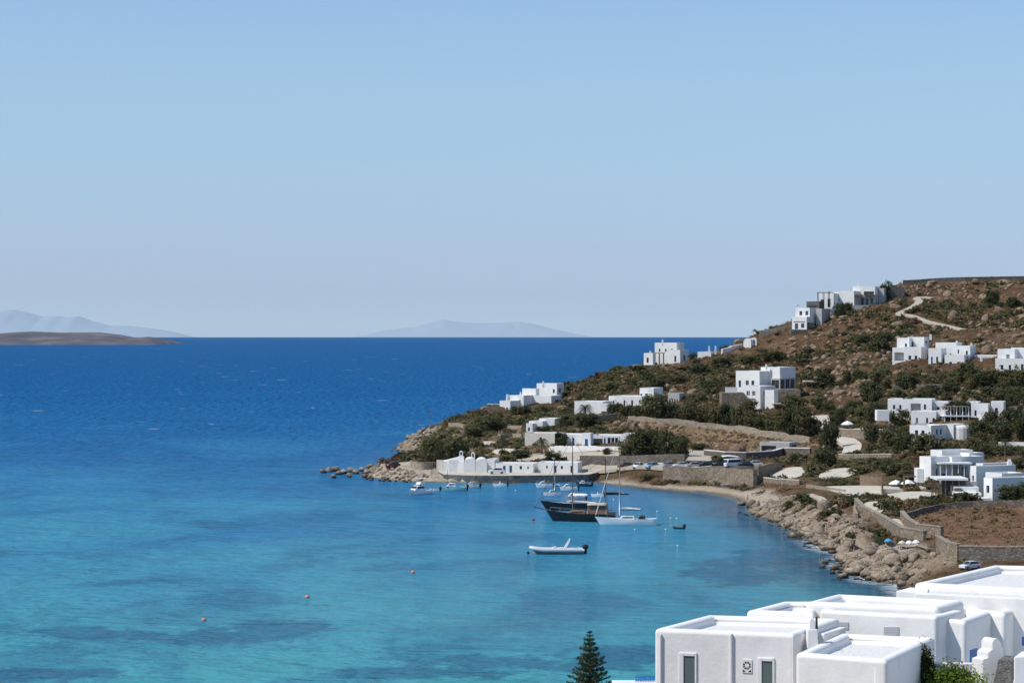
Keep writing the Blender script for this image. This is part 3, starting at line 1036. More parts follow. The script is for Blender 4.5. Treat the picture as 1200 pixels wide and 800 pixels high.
wall_line('terrace_wall', [(586, 514), (600, 512), (612, 513)], .9, .4, M['pale_stone'], 'short pale garden wall among dark shrubs on the headland')
wall_line('terrace_wall', [(566, 505), (590, 503), (612, 503)], 1.0, .4, M['pale_stone'], 'pale terrace wall below the headland villa with two stepped roofs')
wall_line('terrace_wall', [(526, 500), (536, 499), (544, 502)], .9, .4, M['pale_stone'], 'pale wall beside the bare patch behind the large tamarisk')
wall_line('terrace_wall', [(640, 505), (660, 500), (672, 498)], .8, .4, M['stone'], 'low brown wall rising beside the curved white roof')
wall_line('garden_wall', [(1046, 456), (1080, 455), (1105, 455)], 1.0, .4, M['dark_stone'], 'dark garden wall below the cubic houses on the slope')
wall_line('garden_wall', [(1170, 524), (1190, 523), (1210, 523)], .8, .4, M['plaster'], 'low white wall among garden shrubs at the edge of the villas')

# ring wall round the tamarisk
c0 = gnd(497, 548)
b = MB()
prof = []
for k in range(41):
    a = math.radians(-200 + 250 * k / 40)
    prof.append((math.cos(a), math.sin(a)))
vs, fs = [], []
for cx, cy in prof:
    for r_, z_ in ((3.0, -1.0), (3.0, 1.3), (2.65, 1.3), (2.65, -1.0)):
        vs.append((c0.x + cx * r_, c0.y + 3 + cy * r_ * 2.2, c0.z + z_))
for i in range(40):
    for k in range(4):
        l = (k + 1) % 4
        fs.append((4 * i + k, 4 * i + l, 4 * i + 4 + l, 4 * i + 4 + k))
fs += [(0, 1, 2, 3), (163, 162, 161, 160)]
b.poly(vs, fs)
tag(b.build('ring_wall', M['pale_stone']), 'round whitewashed wall encircling the large tamarisk', 'wall')


# ------------------------------------------------------------------ houses
FRAME = {'b': 'blue_paint', 'g': 'grey_paint', 'w': 'white_paint', 'r': 'red_paint', 'o': 'wood'}


def face_with_openings(b, p, q, z0, z1, nrm, ops, parts, depth=.22):
    """outer wall face from p to q (left to right seen from outside) with real recesses"""
    u = (q - p)
    L = u.length
    u = u / L
    us = sorted({0.0, L, *[o[0] * L for o in ops], *[o[1] * L for o in ops]})
    Hh = z1 - z0
    zs = sorted({z0, z1, *[z1 - o[2] * Hh for o in ops], *[z1 - o[3] * Hh for o in ops]})

    def P_(a, z, d=0):
        v_ = p + u * a - nrm * d
        return Vector((v_.x, v_.y, z))
    for i in range(len(us) - 1):
        for j in range(len(zs) - 1):
            um, zm = (us[i] + us[i + 1]) / 2, (zs[j] + zs[j + 1]) / 2
            if any(o[0] * L < um < o[1] * L and z1 - o[3] * Hh < zm < z1 - o[2] * Hh for o in ops):
                continue
            b.face([P_(us[i], zs[j]), P_(us[i + 1], zs[j]), P_(us[i + 1], zs[j + 1]), P_(us[i], zs[j + 1])])
    for o in ops:
        a0, a1, zt, zb = o[0] * L, o[1] * L, z1 - o[2] * Hh, z1 - o[3] * Hh
        kind = o[4]
        d = depth if kind[0] in 'wd' else (2.0 if kind == 'porch' else .9)
        b.face([P_(a0, zb), P_(a0, zt), P_(a0, zt, d), P_(a0, zb, d)][::-1])
        b.face([P_(a1, zb), P_(a1, zb, d), P_(a1, zt, d), P_(a1, zt)][::-1])
        b.face([P_(a0, zt), P_(a1, zt), P_(a1, zt, d), P_(a0, zt, d)][::-1])
        b.face([P_(a0, zb), P_(a0, zb, d), P_(a1, zb, d), P_(a1, zb)][::-1])
        if kind == 'porch':
            b.face([P_(a0, zb, d), P_(a1, zb, d), P_(a1, zt, d), P_(a0, zt, d)])
            continue
        parts.append((kind, P_, a0, a1, zb, zt, d))


def opening_parts(parts, parent, off):
    for kind, P_, a0, a1, zb, zt, d in parts:
        col = FRAME.get(kind[1] if len(kind) > 1 else 'g', 'grey_paint')
        w, h = a1 - a0, zt - zb
        fr = MB()
        t_ = min(.12, w * .14)

        def bar(x0, x1, y0, y1):
            vs = [P_(x0, y0, d - .002), P_(x1, y0, d - .002), P_(x1, y1, d - .002), P_(x0, y1, d - .002),
                  P_(x0, y0, d - .08), P_(x1, y0, d - .08), P_(x1, y1, d - .08), P_(x0, y1, d - .08)]
            fr.poly(vs, [(4, 5, 6, 7), (0, 1, 5, 4), (1, 2, 6, 5), (2, 3, 7, 6), (3, 0, 4, 7)])
        if kind[0] == 'd':
            bar(a0, a1, zb, zt)
            o = fr.build('door', M[col], parent, off)
            continue
        bar(a0, a0 + t_, zb, zt)
        bar(a1 - t_, a1, zb, zt)
        bar(a0 + t_, a1 - t_, zt - t_, zt)
        bar(a0 + t_, a1 - t_, zb, zb + t_)
        if w > .8:
            m_ = (a0 + a1) / 2
            bar(m_ - t_ * .4, m_ + t_ * .4, zb + t_, zt - t_)
        o = fr.build('window', M[col], parent, off)
        pn = MB()
        pn.face([P_(a0, zb, d), P_(a1, zb, d), P_(a1, zt, d), P_(a0, zt, d)])
        pn.build('pane', M['glass'], o, off)


def wins(face, n, kind='wg', t0=.32, t1=.68, w=.1, lo=.08, hi=.92):
    out = []
    for i in range(n):
        c = lo + (hi - lo) * (i + .5) / n
        out.append((face, c - w / 2, c + w / 2, t0, t1, kind))
    return out


SEATS = []


class House:
    """blocks given by the photo columns of left edge, near corner and right edge and the rows of roof edge and foot"""
    def __init__(self, name, label, a, px, py, D=None, cat='house', group=None):
        self.a = math.radians(a)
        g = gnd(px, py, H_BASE)
        self.D = D or g.y
        self.base = at(px, py, self.D)
        self.s = self.D / F
        self.root = thing(name, self.base, label, cat, group)
        self.u = Vector((-math.cos(self.a), math.sin(self.a), 0))
        self.v = Vector((math.sin(self.a), math.cos(self.a), 0))

    def block(self, xL, xC, xR, yT, yB, dd=0.0, ops=(), material='plaster', down=3.0, depth=None, par=.35, roof='plaster_roof', rnd=0.0):
        D = self.D + dd
        PROT.append((xL, max(xC, xR), yT, yB - 2, D))
        s = D / F
        C = at(xC, yB, D)
        ztop = EYE - (yT - HY) * s
        z0 = C.z - down
        wl = max(.3, (xC - xL) * s / math.cos(self.a))
        sa = math.sin(self.a)
        wr = (xR - xC) * s / sa if xR > xC else (depth or 6.0)
        if depth:
            wr = depth
        wr = max(.4, min(wr, 16))
        PC = Vector((C.x, C.y, 0))
        PL = PC + self.u * wl
        PR = PC + self.v * wr
        PB = PL + self.v * wr
        nL, nR = -self.v, -self.u
        b = MB()
        parts = []
        zB = C.z
        fl = [o for o in ops if o[0] == 'L']
        fr = [o for o in ops if o[0] == 'R']
        # openings are fractions of the visible wall; the rest goes below grade
        for p, q, nrm, oo in ((PL, PC, nL, fl), (PC, PR, nR, fr)):
            face_with_openings(b, p, q, zB, ztop, nrm, [o[1:] for o in oo], parts)
            b.face([(p.x, p.y, z0), (q.x, q.y, z0), (q.x, q.y, zB), (p.x, p.y, zB)])
        for p, q in ((PR, PB), (PB, PL)):
            b.face([(p.x, p.y, z0), (q.x, q.y, z0), (q.x, q.y, ztop), (p.x, p.y, ztop)])
        # parapet rim and inner faces
        e = min(.28, wl * .2, wr * .2)
        cs = [PL, PC, PR, PB]
        ins = [PL - self.u * e + self.v * e, PC + self.u * e + self.v * e, PR + self.u * e - self.v * e, PB - self.u * e - self.v * e]
        for i in range(4):
            j = (i + 1) % 4
            p, q, pi, qi = cs[i], cs[j], ins[i], ins[j]
            b.face([(p.x, p.y, ztop), (q.x, q.y, ztop), (qi.x, qi.y, ztop), (pi.x, pi.y, ztop)])
            b.face([(pi.x, pi.y, ztop), (qi.x, qi.y, ztop), (qi.x, qi.y, ztop - par), (pi.x, pi.y, ztop - par)])
        b.build('wall', M[material], self.root, self.base)
        r = MB()
        r.face([(p.x, p.y, ztop - par + .02) for p in ins])
        r.build('roof', M[roof], self.root, self.base)
        opening_parts(parts, self.root, self.base)
        self.last = (PL, PC, PR, PB, ztop, z0)
        if dd < 4:
            SEATS.append((PL, PC, PR))
        return self

    def chimney(self, px, yT, yB, dd=2.0, w=.5):
        D = self.D + dd
        c, t_ = at(px, yB, D), at(px, yT, D)
        b = MB()
        h = t_.z - c.z
        b.prism([(c.x - w / 2, c.y - w / 2), (c.x + w / 2, c.y - w / 2), (c.x + w / 2, c.y + w / 2), (c.x - w / 2, c.y + w / 2)], c.z - .5, c.z + h * .7)
        b.prism([(c.x - w * .35, c.y - w * .35), (c.x + w * .35, c.y - w * .35), (c.x + w * .35, c.y + w * .35), (c.x - w * .35, c.y + w * .35)], c.z + h * .7, t_.z)
        b.build('chimney', M['plaster'], self.root, self.base)
        return self

    def pergola(self, xL, xR, yT, yB, dd=-2.0, depth=3.0, n=4, material='wood', top='thatch', thick=.25, posts=None):
        D = self.D + dd
        p0, p1 = at(xL, yB, D), at(xR, yB, D)
        zt = EYE - (yT - HY) * D / F
        PROT.append((xL, xR, yT - 1, yB - 2, D))
        for i in range(n):
            q = p0.lerp(p1, i / max(1, n - 1))
            for dy in (0, depth - .2):
                b = MB()
                b.prism([(q.x - .08, q.y + dy - .08), (q.x + .08, q.y + dy - .08), (q.x + .08, q.y + dy + .08), (q.x - .08, q.y + dy + .08)], q.z - 1.2, zt)
                b.build('post', M[posts or material], self.root, self.base)
        c = MB()
        c.box(p0.x - .3, p1.x + .3, p0.y - .3, p0.y + depth, zt, zt + thick)
        c.build('canopy', M[top], self.root, self.base)
        return self

    def slab(self, xL, xR, yT, yB, dd, depth, material='stone', down=2.0, name='terrace'):
        D = self.D + dd
        p0, p1 = at(xL, yB, D), at(xR, yB, D)
        zt = EYE - (yT - HY) * D / F
        b = MB()
        b.box(p0.x, p1.x, p0.y, p0.y + depth, p0.z - down, zt)
        b.build(name, M[material], self.root, self.base)
        return self


# -- headland villa on the skyline
h = House('villa', 'two-storey white villa on stone terraces at the sea edge of the ridge', 25, 790, 434, 694, 'villa')
h.block(754.7, 765, 768.5, 413.5, 429, -1, [('L', .3, .55, .35, .75, 'wg')])
h.block(768, 793, 803.5, 401.5, 425, 6, wins('L', 3, 'wg', .3, .45, .07))
h.block(786, 797, 809, 409.8, 430, 0, wins('L', 1, 'wg', .35, .7, .2) + wins('R', 1, 'wb', .3, .8, .2))
h.chimney(776.4, 397.5, 402, 8).chimney(762, 410.5, 414, 0)
h.slab(743, 771, 427.5, 440, -4, 7, 'pale_stone').slab(777, 806, 428, 444, -5, 7, 'pale_stone')
h.pergola(768, 778, 414, 424, 1, 3, 3)
h = House('outbuilding', 'tiny white outbuilding with twin chimney posts on the ridge', 20, 836, 416, 708)
h.block(818, 833, 840, 412, 418, 0).chimney(831, 405, 413, 1).chimney(838.5, 405, 413, 1)

# -- chapel with bell arch on the ridge
D = gnd(878, 407).y
base = at(878, 407, D)
ch = thing('chapel', base, 'small barrel-roofed white chapel with a bell arch on the ridge', 'chapel')
s = D / F
b = MB()
wv, ln, hv = 9.5 * s, 4.2, 6 * s
ring = [(-wv / 2, -2.0)] + [(-wv / 2 * math.cos(math.pi * k / 12), hv + wv / 2 * .95 * math.sin(math.pi * k / 12)) for k in range(13)] + [(wv / 2, -2.0)]
vs = [(x, 0, z) for x, z in ring] + [(x, ln, z) for x, z in ring]
n = len(ring)
b.poly(vs, [tuple(range(n))[::-1], tuple(range(n, 2 * n))] + [(i, i + 1, n + i + 1, n + i) for i in range(n - 1)])
w_ = b.build('vault', M['plaster'], ch)
w_.rotation_euler = (0, 0, math.radians(-28))
w_.location = (-1.2 * s * 2, 0, 0)


def bell_arch(parent, x, y, z, w, h, t=.35, rz=0.0, nm='bell_arch'):
    """an upright slab with an arched opening"""
    b = MB()
    out = [(-w / 2, 0)] + [(-w / 2 * math.cos(math.pi * k / 10), h - w / 2 + w / 2 * math.sin(math.pi * k / 10)) for k in range(11)] + [(w / 2, 0)]
    iw = w * .5
    inn = [(-iw / 2, h * .15)] + [(-iw / 2 * math.cos(math.pi * k / 10), h - w / 2 - w * .02 + iw / 2 * math.sin(math.pi * k / 10)) for k in range(11)] + [(iw / 2, h * .15)]
    n = len(out)
    A = [(a, -t / 2, c) for a, c in out] + [(a, -t / 2, c) for a, c in inn] + [(a, t / 2, c) for a, c in out] + [(a, t / 2, c) for a, c in inn]
    fs = []
    for i in range(n):
        j = (i + 1) % n
        fs += [(i, j, n + j, n + i), (2 * n + j, 2 * n + i, 3 * n + i, 3 * n + j), (j, i, 2 * n + i, 2 * n + j), (n + i, n + j, 3 * n + j, 3 * n + i)]
    b.poly(A, fs)
    bl = MB()
    bl.lathe([(iw * .36, h * .42), (iw * .28, h * .5), (iw * .2, h * .62), (.02, h * .68)], seg=8)
    o = b.build(nm, M['plaster'], parent)
    o.location = (x, y, z)
    o.rotation_euler = (0, 0, rz)
    bo = bl.build('bell', M['darkmetal'], o)
    return o


bell_arch(ch, 6.2 * s, 1.2, hv * .2, 6.5 * s, 10.5 * s, .5, math.radians(-20))

# -- hilltop villas
h = House('villa', 'two-storey bluish white cubic house standing furthest down the hilltop ridge', 30, 945.3, 387, 712, 'villa')
h.block(929.2, 945.3, 955.8, 371, 386.5, 0, [('L', .1, .9, .35, .42, 'wo'), ('L', .2, .42, .5, .95, 'wg'), ('L', .62, .84, .5, .85, 'wg'), ('R', .1, .9, .45, .95, 'porch')])
h.block(933.2, 948.8, 963, 360.5, 373, 3, [('L', .28, .48, .3, .72, 'wg'), ('L', .7, .9, .3, .72, 'wg'), ('R', .7, .9, .3, .95, 'wb')])
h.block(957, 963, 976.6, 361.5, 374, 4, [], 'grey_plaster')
h.slab(927, 952, 386, 402, -1.5, 6, 'dark_stone', name='retaining_wall')
b = MB()
c_ = at(934.2, 358.4, h.D + 6)
b.lathe([(.08, -1.0), (.08, -.2), (.55, .05), (.62, .4)], c=c_, seg=10)
b.build('satellite_dish', M['white_paint'], h.root, h.base)
h = House('villa', 'white hilltop house behind a stone terrace hung with green creeper', 28, 968, 362, 727, 'villa')
h.block(946, 960, 968, 353, 364, -2, [('L', .2, .8, .45, .95, 'wg')], 'dark_stone')
h.block(960, 977, 979, 343.5, 362, 3, [('L', .15, .4, .4, .75, 'wg'), ('L', .6, .8, .35, .9, 'wg')], depth=6)
h.block(974, 986, 988, 342, 362, 6, [('L', .3, .6, .5, .75, 'wg')], depth=6)
h.block(984, 1000.8, 1003, 340.8, 362, 4, [('L', .78, .92, .65, .98, 'dg')], depth=8)
h.pergola(959.5, 972, 343, 354, -1, 3, 3, 'darkmetal', 'wood', .15)
h = House('villa', 'white hilltop house with a shaded veranda and tall grey end wall', 20, 1003, 359, 735, 'villa')
h.block(1000.5, 1004, 1026, 335.5, 358, 2, [('R', .08, .25, .35, .62, 'wg'), ('R', .45, .95, .25, .5, 'open')], depth=9)
h.block(1000.5, 1025.5, 1026, 335.5, 358, -1, [('L', .12, .24, .3, .52, 'wg'), ('L', .5, .95, .26, .46, 'wg'), ('L', .05, .18, .62, .95, 'wg'), ('L', .4, .52, .62, .97, 'wb'), ('L', .58, .7, .62, .97, 'wb'), ('L', .78, .92, .62, .97, 'wb')], depth=8)
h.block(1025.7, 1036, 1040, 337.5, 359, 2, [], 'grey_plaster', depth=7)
h.slab(998, 1030, 357.5, 364, -5, 5, 'grey_plaster', name='retaining_wall')
h.pergola(1003, 1029, 346, 357, -4, 4, 4, 'darkmetal', 'wood', .2)
h.chimney(1005.5, 331.5, 336, 3)
h.slab(1036, 1060, 336, 344, 6, 5, 'dark_stone', name='side_wall')

# -- hillside cubic house (middle)
h = House('villa', 'white three-block villa with a dark glazed porch in the middle of the rocky slope', 35, 891, 480, None, 'villa')
h.block(864, 890, 893, 434.7, 455, 9, [('L', .42, .55, .55, .82, 'wg'), ('L', .66, .78, .55, .82, 'wg'), ('L', .12, .22, .55, .95, 'wg')], depth=7)
h.block(893, 914, 936, 430.2, 446, 11, [('L', .3, .4, .3, .6, 'wg')])
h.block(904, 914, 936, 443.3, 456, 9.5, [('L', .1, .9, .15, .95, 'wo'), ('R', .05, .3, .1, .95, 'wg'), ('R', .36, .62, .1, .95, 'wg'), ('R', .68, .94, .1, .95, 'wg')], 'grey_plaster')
h.block(872, 891, 911.5, 452.3, 479, 0, [('L', .2, .4, .22, .45, 'ww'), ('L', .52, .72, .22, .45, 'ww'), ('R', .2, .36, .2, .45, 'ww')])
h.block(897, 907, 912.5, 457, 472, -1.5, [], depth=2)
h.slab(912, 938, 456.5, 468, 3, 7, 'stone')
h.slab(846, 872, 460, 474, 1, 7, 'stone')
h.slab(850, 864, 453.5, 460, 3, .3, 'plaster', 0, 'railing')
h.chimney(898, 426.5, 431, 12)
h.pergola(907.5, 927, 473.5, 482, -4, 4, 3, 'wood', 'concrete', .2)
h = House('shelter', 'thin flat-roofed shelter with dark shade below on the bouldery slope', 20, 955, 457)
h.pergola(944.5, 965.5, 447.5, 456, 0, 5, 4, 'wood', 'concrete', .3)
h.slab(945, 962, 450, 457, 4.5, .6, 'dark_stone', 1)  # dark slab stands in for the shade under the flat roof

# -- headland stepped villa
h = House('villa', 'stepped white villa with two stacked roofs above the open sea', 28, 600, 484, 648, 'villa')
h.block(585.6, 598, 601, 469.5, 485, -3, [('L', .3, .48, .5, .85, 'wg'), ('L', .6, .78, .5, .85, 'wg')], depth=6)
h.block(593, 613.5, 615, 463.3, 478, 1, [('L', .75, .83, .35, .6, 'wg')], depth=7)
h.block(612, 628, 632, 455.3, 470, 7, [])
h.block(629, 652.5, 661.3, 449.3, 468, 10, [('L', .8, .9, .35, .6, 'wg'), ('R', .3, .6, .3, .55, 'wg')])
h.block(613.5, 646, 649, 463.5, 476, 3, [('L', .1, .2, .3, .8, 'wg')], depth=6)
h.chimney(636.5, 446.5, 450, 12).chimney(594.5, 461.5, 464, 3).chimney(610, 459, 464, 5)
h.slab(568, 586, 476.5, 484, -2, 6, 'stone').slab(586, 634, 476.3, 480, -2, 3, 'stone')
h.pergola(572, 585, 474, 480, -1, 3, 3, 'wood', 'concrete', .15)

# -- long low villa on the shoulder
h = House('villa', 'long low white villa climbing in steps above the sloping stone wall', 22, 714, 484, None, 'villa')
h.block(673.5, 706, 709, 470.3, 484, 2, [], depth=7)
h.block(704.5, 714, 716, 473, 485, -.5, [], depth=4)
h.block(714, 752, 755, 464.2, 480, 5, [('L', .12, .17, .35, .75, 'wg'), ('L', .45, .5, .3, .8, 'wg'), ('L', .68, .74, .3, .9, 'wg')], depth=8)
h.block(750, 766, 779, 454.6, 472, 9, [('L', .55, .62, .5, .8, 'wg'), ('R', .25, .4, .35, .6, 'wg')])
h.slab(705, 722, 482, 491, -2, 3, 'stone')
h = House('cottage', 'grey stone cottage with a row of small arches beside the stepped villa', 22, 795, 472)
h.block(783, 796, 800, 460.5, 474, 0, wins('L', 4, 'wg', .5, .85, .1), 'grey_plaster', depth=5)

# -- curved-roof house
h = House('house', 'white house with a sweeping curved roof behind the long white villa', 18, 630, 508)
h.block(616.5, 624, 630, 496, 508, 0, [('L', .3, .6, .4, .75, 'wg')], depth=5)
h.block(620, 636, 640, 493.3, 503, 2, [], depth=6)
h.block(632, 650, 653, 490.3, 500, 4, [], depth=6)

# -- long white villa by the shore
h = House('villa', 'long single-storey white villa with blue doors facing the bay', 14, 700, 523, 524, 'villa')
h.block(615, 650, 652, 507.5, 523, 0, [('L', .5, .57, .3, .55, 'wb')], 'cream_plaster', depth=7)
h.block(650, 684, 686, 509, 523, 1, [('L', .3, .37, .25, .5, 'wb'), ('L', .62, .68, .3, .95, 'db')], depth=7)
h.block(682, 692, 694, 507.5, 524, -1, [('L', .35, .7, .4, .9, 'db')], depth=3)
h.block(692, 728, 730, 510, 523.5, 1.5, [('L', .02, .4, .3, .98, 'porch'), ('L', .44, .5, .25, .95, 'db'), ('L', .56, .66, .2, .85, 'wb'), ('L', .68, .78, .2, .85, 'wb'), ('L', .8, .9, .2, .85, 'wb')], depth=7)
h.block(728, 740, 742, 508.5, 523, 0, [('L', .4, .55, .4, .9, 'wb')], depth=7)
h.slab(646, 742, 523, 528, -4, 4.5, 'plaster', 1)
for x_, y_ in ((655, 516), (700, 520)):
    pass

# -- quayside houses
h = House('quayside_house', 'low white quayside house with blue doors beside the twin-vaulted church', 10, 626, 554, 485)
h.block(580.5, 625, 626.5, 543, 554.5, 0, [('L', .2, .27, .25, .95, 'db'), ('L', .37, .44, .22, .95, 'db'), ('L', .64, .70, .25, .6, 'wb'), ('L', .84, .88, .3, .55, 'wb')], depth=6)
h = House('quayside_house', 'low white quayside house with dark red doors at the end of the quay', 10, 678, 554, 485)
h.block(630.3, 677, 678.5, 542, 554.5, 0, [('L', .21, .25, .3, .55, 'wr'), ('L', .4, .47, .3, .95, 'dr'), ('L', .58, .63, .3, .6, 'wr'), ('L', .82, .88, .28, .95, 'dr')], depth=6)
h = House('annex', 'blank white annex wall between the church and the blue-doored quayside house', 10, 579, 554, 487)
h.block(570, 579.5, 580.3, 538, 554.5, 0, [], depth=5)

# -- twin-vault church on the quay
D = 486.0
base = at(545, 553.7, D)
s = D / F
chq = thing('church', base, 'white twin-vaulted church with two bell arches on the quay', 'church')


def vault(parent, x0, x1, zw, zt, ln, rz, y=0.0, nm='vault'):
    b = MB()
    w = x1 - x0
    ring = [(x0, -1.5)] + [((x0 + x1) / 2 - w / 2 * math.cos(math.pi * k / 14), zw + (zt - zw) * math.sin(math.pi * k / 14)) for k in range(15)] + [(x1, -1.5)]
    n = len(ring)
    vs = [(x, y, z) for x, z in ring] + [(x, y + ln, z) for x, z in ring]
    b.poly(vs, [tuple(range(n)), tuple(range(n, 2 * n))[::-1]] + [(i, i + 1, n + i + 1, n + i)[::-1] for i in range(n - 1)])
    o = b.build(nm, M['plaster'], parent)
    o.rotation_euler = (0, 0, rz)
    return o


vault(chq, -1.4 * s, 12 * s, 11 * s, 16.5 * s, 8, 0)
vault(chq, 12.05 * s, 25.5 * s, 10.8 * s, 16.2 * s, 8, 0, .05)
b = MB()
b.box(-26 * s, -1.5 * s, 1.2, 6, -1.5, 13.2 * s)
b.build('nave_wall', M['plaster'], chq)
b = MB()
for y0, y1 in ((1.15, 1.19),):
    pass
vs = [(-25 * s, 2.4, 13.0 * s), (-1.6 * s, 2.4, 13.0 * s), (-1.6 * s, 2.4, 17.5 * s), (-5 * s, 2.4, 19 * s), (-9 * s, 2.4, 17 * s)]
vs += [(x, 5.4, z) for x, y, z in vs]
b.poly(vs, [(0, 1, 2, 3, 4), (9, 8, 7, 6, 5), (1, 0, 5, 6), (2, 1, 6, 7), (3, 2, 7, 8), (4, 3, 8, 9), (0, 4, 9, 5)])
b.build('pitched_roof', M['plaster'], chq)
b = MB()
b.box(-19 * s, -9 * s, .3, 1.15, -1.5, 15 * s)
b.prism([(-9 * s, .3), (-1.5 * s, .0), (-1.5 * s, 1.15), (-9 * s, 1.15)], -1.5, 12.5 * s)
b.build('side_wall', M['plaster'], chq)
bell_arch(chq, -5 * s, 3.0, 17.6 * s, 4.2 * s, 7.4 * s, .5)
bell_arch(chq, 9 * s, 3.4, 15.8 * s, 4.2 * s, 7.4 * s, .5)
b = MB()
b.box(-34 * s, -26.6 * s, 3.0, 3.6, -1.5, 14 * s)
b.build('gate_pier', M['cream_plaster'], chq)

# -- houses on the slope to the right
h = House('villa', 'two-storey white cubic house with four small blue windows on the upper slope', 24, 1079.5, 428, 600, 'villa')
h.block(1046.7, 1060, 1061, 407.2, 423.5, 2, [('L', .15, .95, .35, .95, 'porch')], depth=6)
h.block(1060.7, 1079.5, 1083, 406.5, 427.5, 0, [('L', .26, .42, .48, .72, 'wb'), ('L', .62, .78, .48, .72, 'wb')], depth=6)
h.block(1052, 1065.5, 1067, 395.7, 409, 6, [('L', .65, .82, .5, .8, 'wb')], depth=6)
h.block(1064.8, 1083, 1092.3, 394.8, 409, 7, [('L', .2, .36, .4, .95, 'wb'), ('R', .2, .7, .35, .5, 'wg')])
h.block(1080.5, 1085, 1092.3, 409.5, 429, 4, [('R', .1, .8, .3, .6, 'wg')], 'grey_plaster')  # grey for the stonework and for the shade lying on it
h.chimney(1090.6, 391.5, 396, 9)
h = House('villa', 'rambling white house with a rounded end and two blue windows on the upper slope', 22, 1130, 432, 590, 'villa')
h.block(1089, 1103, 1108, 408, 428, 3, [('L', .6, .76, .5, .85, 'wb'), ('L', .2, .34, .5, .95, 'db')], depth=6)
h.block(1098, 1121, 1123, 401.3, 411, 9, [], depth=7)
h.block(1119.8, 1137, 1150, 405, 420, 7, [('L', .2, .3, .3, .6, 'wg'), ('L', .72, .85, .4, .9, 'wb')])
h.block(1108.5, 1130, 1133, 415.8, 432, 0, [('L', .25, .38, .5, .8, 'wb'), ('L', .64, .77, .5, .8, 'wb')], depth=7)
h.block(1130, 1136, 1155, 417.5, 430, 3, [], 'grey_plaster', depth=4)  # grey colour stands in for the shaded side of the white block
h.block(1143, 1168, 1170, 415.5, 428, 6, [], depth=5)
h.block(1152, 1169, 1170, 426.5, 436, 1, [], 'grey_plaster', depth=3)
h.chimney(1121.3, 399.3, 403, 10).chimney(1138.5, 401.8, 406, 8)
h = House('villa', 'white house cut by the picture edge with a balcony block on the upper slope', 22, 1196, 438, 572, 'villa')
h.block(1170.5, 1189, 1191, 408.8, 424, 5, [('L', .5, .72, .4, .8, 'ww')], depth=7)
h.block(1187, 1215, 1222, 407.5, 424, 7, [], depth=8)
h.block(1169.3, 1206, 1225, 420, 439, 0, [('L', .16, .24, .4, .7, 'wg'), ('L', .4, .47, .4, .75, 'wb'), ('L', .76, .84, .35, .75, 'wg')])
h.chimney(1150, 417.5, 421, 3)

# -- long villa row above the terraces
h = House('villa', 'long white terraced villa wrapped in creepers above the gardens', 16, 1095, 497, None, 'villa')
h.block(1042.5, 1092, 1094, 467.6, 485, 8, [('L', .12, .17, .4, .7, 'wb'), ('L', .26, .31, .4, .7, 'wb'), ('L', .52, .75, .3, .9, 'porch'), ('L', .82, .87, .35, .7, 'wb')], depth=7)
h.block(1069, 1097, 1099, 482, 497, 0, [('L', .2, .27, .5, .9, 'wb'), ('L', .6, .68, .5, .9, 'wb'), ('L', .86, .93, .5, .9, 'wb')], depth=6)
h.block(1094, 1146, 1148, 471, 486, 7, [('L', .12, .18, .4, .75, 'wb'), ('L', .9, .95, .4, .85, 'wb')], depth=7)
h.block(1098, 1108, 1110, 481, 498, 1, [('L', .3, .6, .4, .9, 'dg')], depth=5)
h.block(1139, 1158, 1164, 473, 495, 2, [('L', .2, .32, .35, .65, 'wb'), ('R', .2, .7, .2, .6, 'wg')])
h.block(1162, 1176, 1185, 470.5, 489, 4, [('L', .32, .55, .4, .8, 'wb')])
h.pergola(1107, 1135, 477, 488, -1, 3, 5, 'white_paint', 'wood', .15)
h.pergola(1107, 1135, 488, 499, -1.5, 3, 5, 'white_paint', 'plaster', .2)
h.slab(1148, 1165, 486, 495, -1.5, 3, 'plaster', 1)
h.slab(1028, 1042, 480.5, 487, -1, 3, 'plaster', 1, 'side_block').slab(1150, 1164, 489, 497, -3, 2, 'plaster', 1, 'side_block')
h = House('villa', 'white round-ended villa with an outside ramp wall between the gardens', 34, 1091, 520, None, 'villa')
h.block(1068.5, 1091, 1117, 498.5, 518, 0, [('L', .25, .4, .3, .62, 'wg'), ('L', .55, .7, .3, .62, 'wg'), ('R', .3, .42, .25, .6, 'wg'), ('R', .55, .67, .25, .6, 'wg')])
h.block(1105, 1117.5, 1135, 497, 515, 5, [('R', .05, .35, .2, .95, 'wg')])
b = MB()
p_ = at(1126, 515, h.D + 7)
b.lathe([(2.2, -2), (2.2, 2.2), (2.05, 2.55), (1.6, 2.7)], c=p_, seg=20)
b.build('round_end', M['plaster'], h.root, h.base, smooth=False)
b = MB()
q0, q1 = at(1068, 523, h.D - 2), at(1090, 520, h.D - 2)
b.poly([(q0.x, q0.y, q0.z - 2), (q1.x, q1.y, q1.z - 2), (q1.x, q1.y, q1.z + .6), (q0.x, q0.y, q0.z + 2.2),
        (q0.x, q0.y + .35, q0.z - 2), (q1.x, q1.y + .35, q1.z - 2), (q1.x, q1.y + .35, q1.z + .6), (q0.x, q0.y + .35, q0.z + 2.2)],
       [(0, 1, 2, 3), (7, 6, 5, 4), (3, 2, 6, 7), (0, 3, 7, 4), (1, 5, 6, 2)])
b.build('ramp_wall', M['plaster'], h.root, h.base)

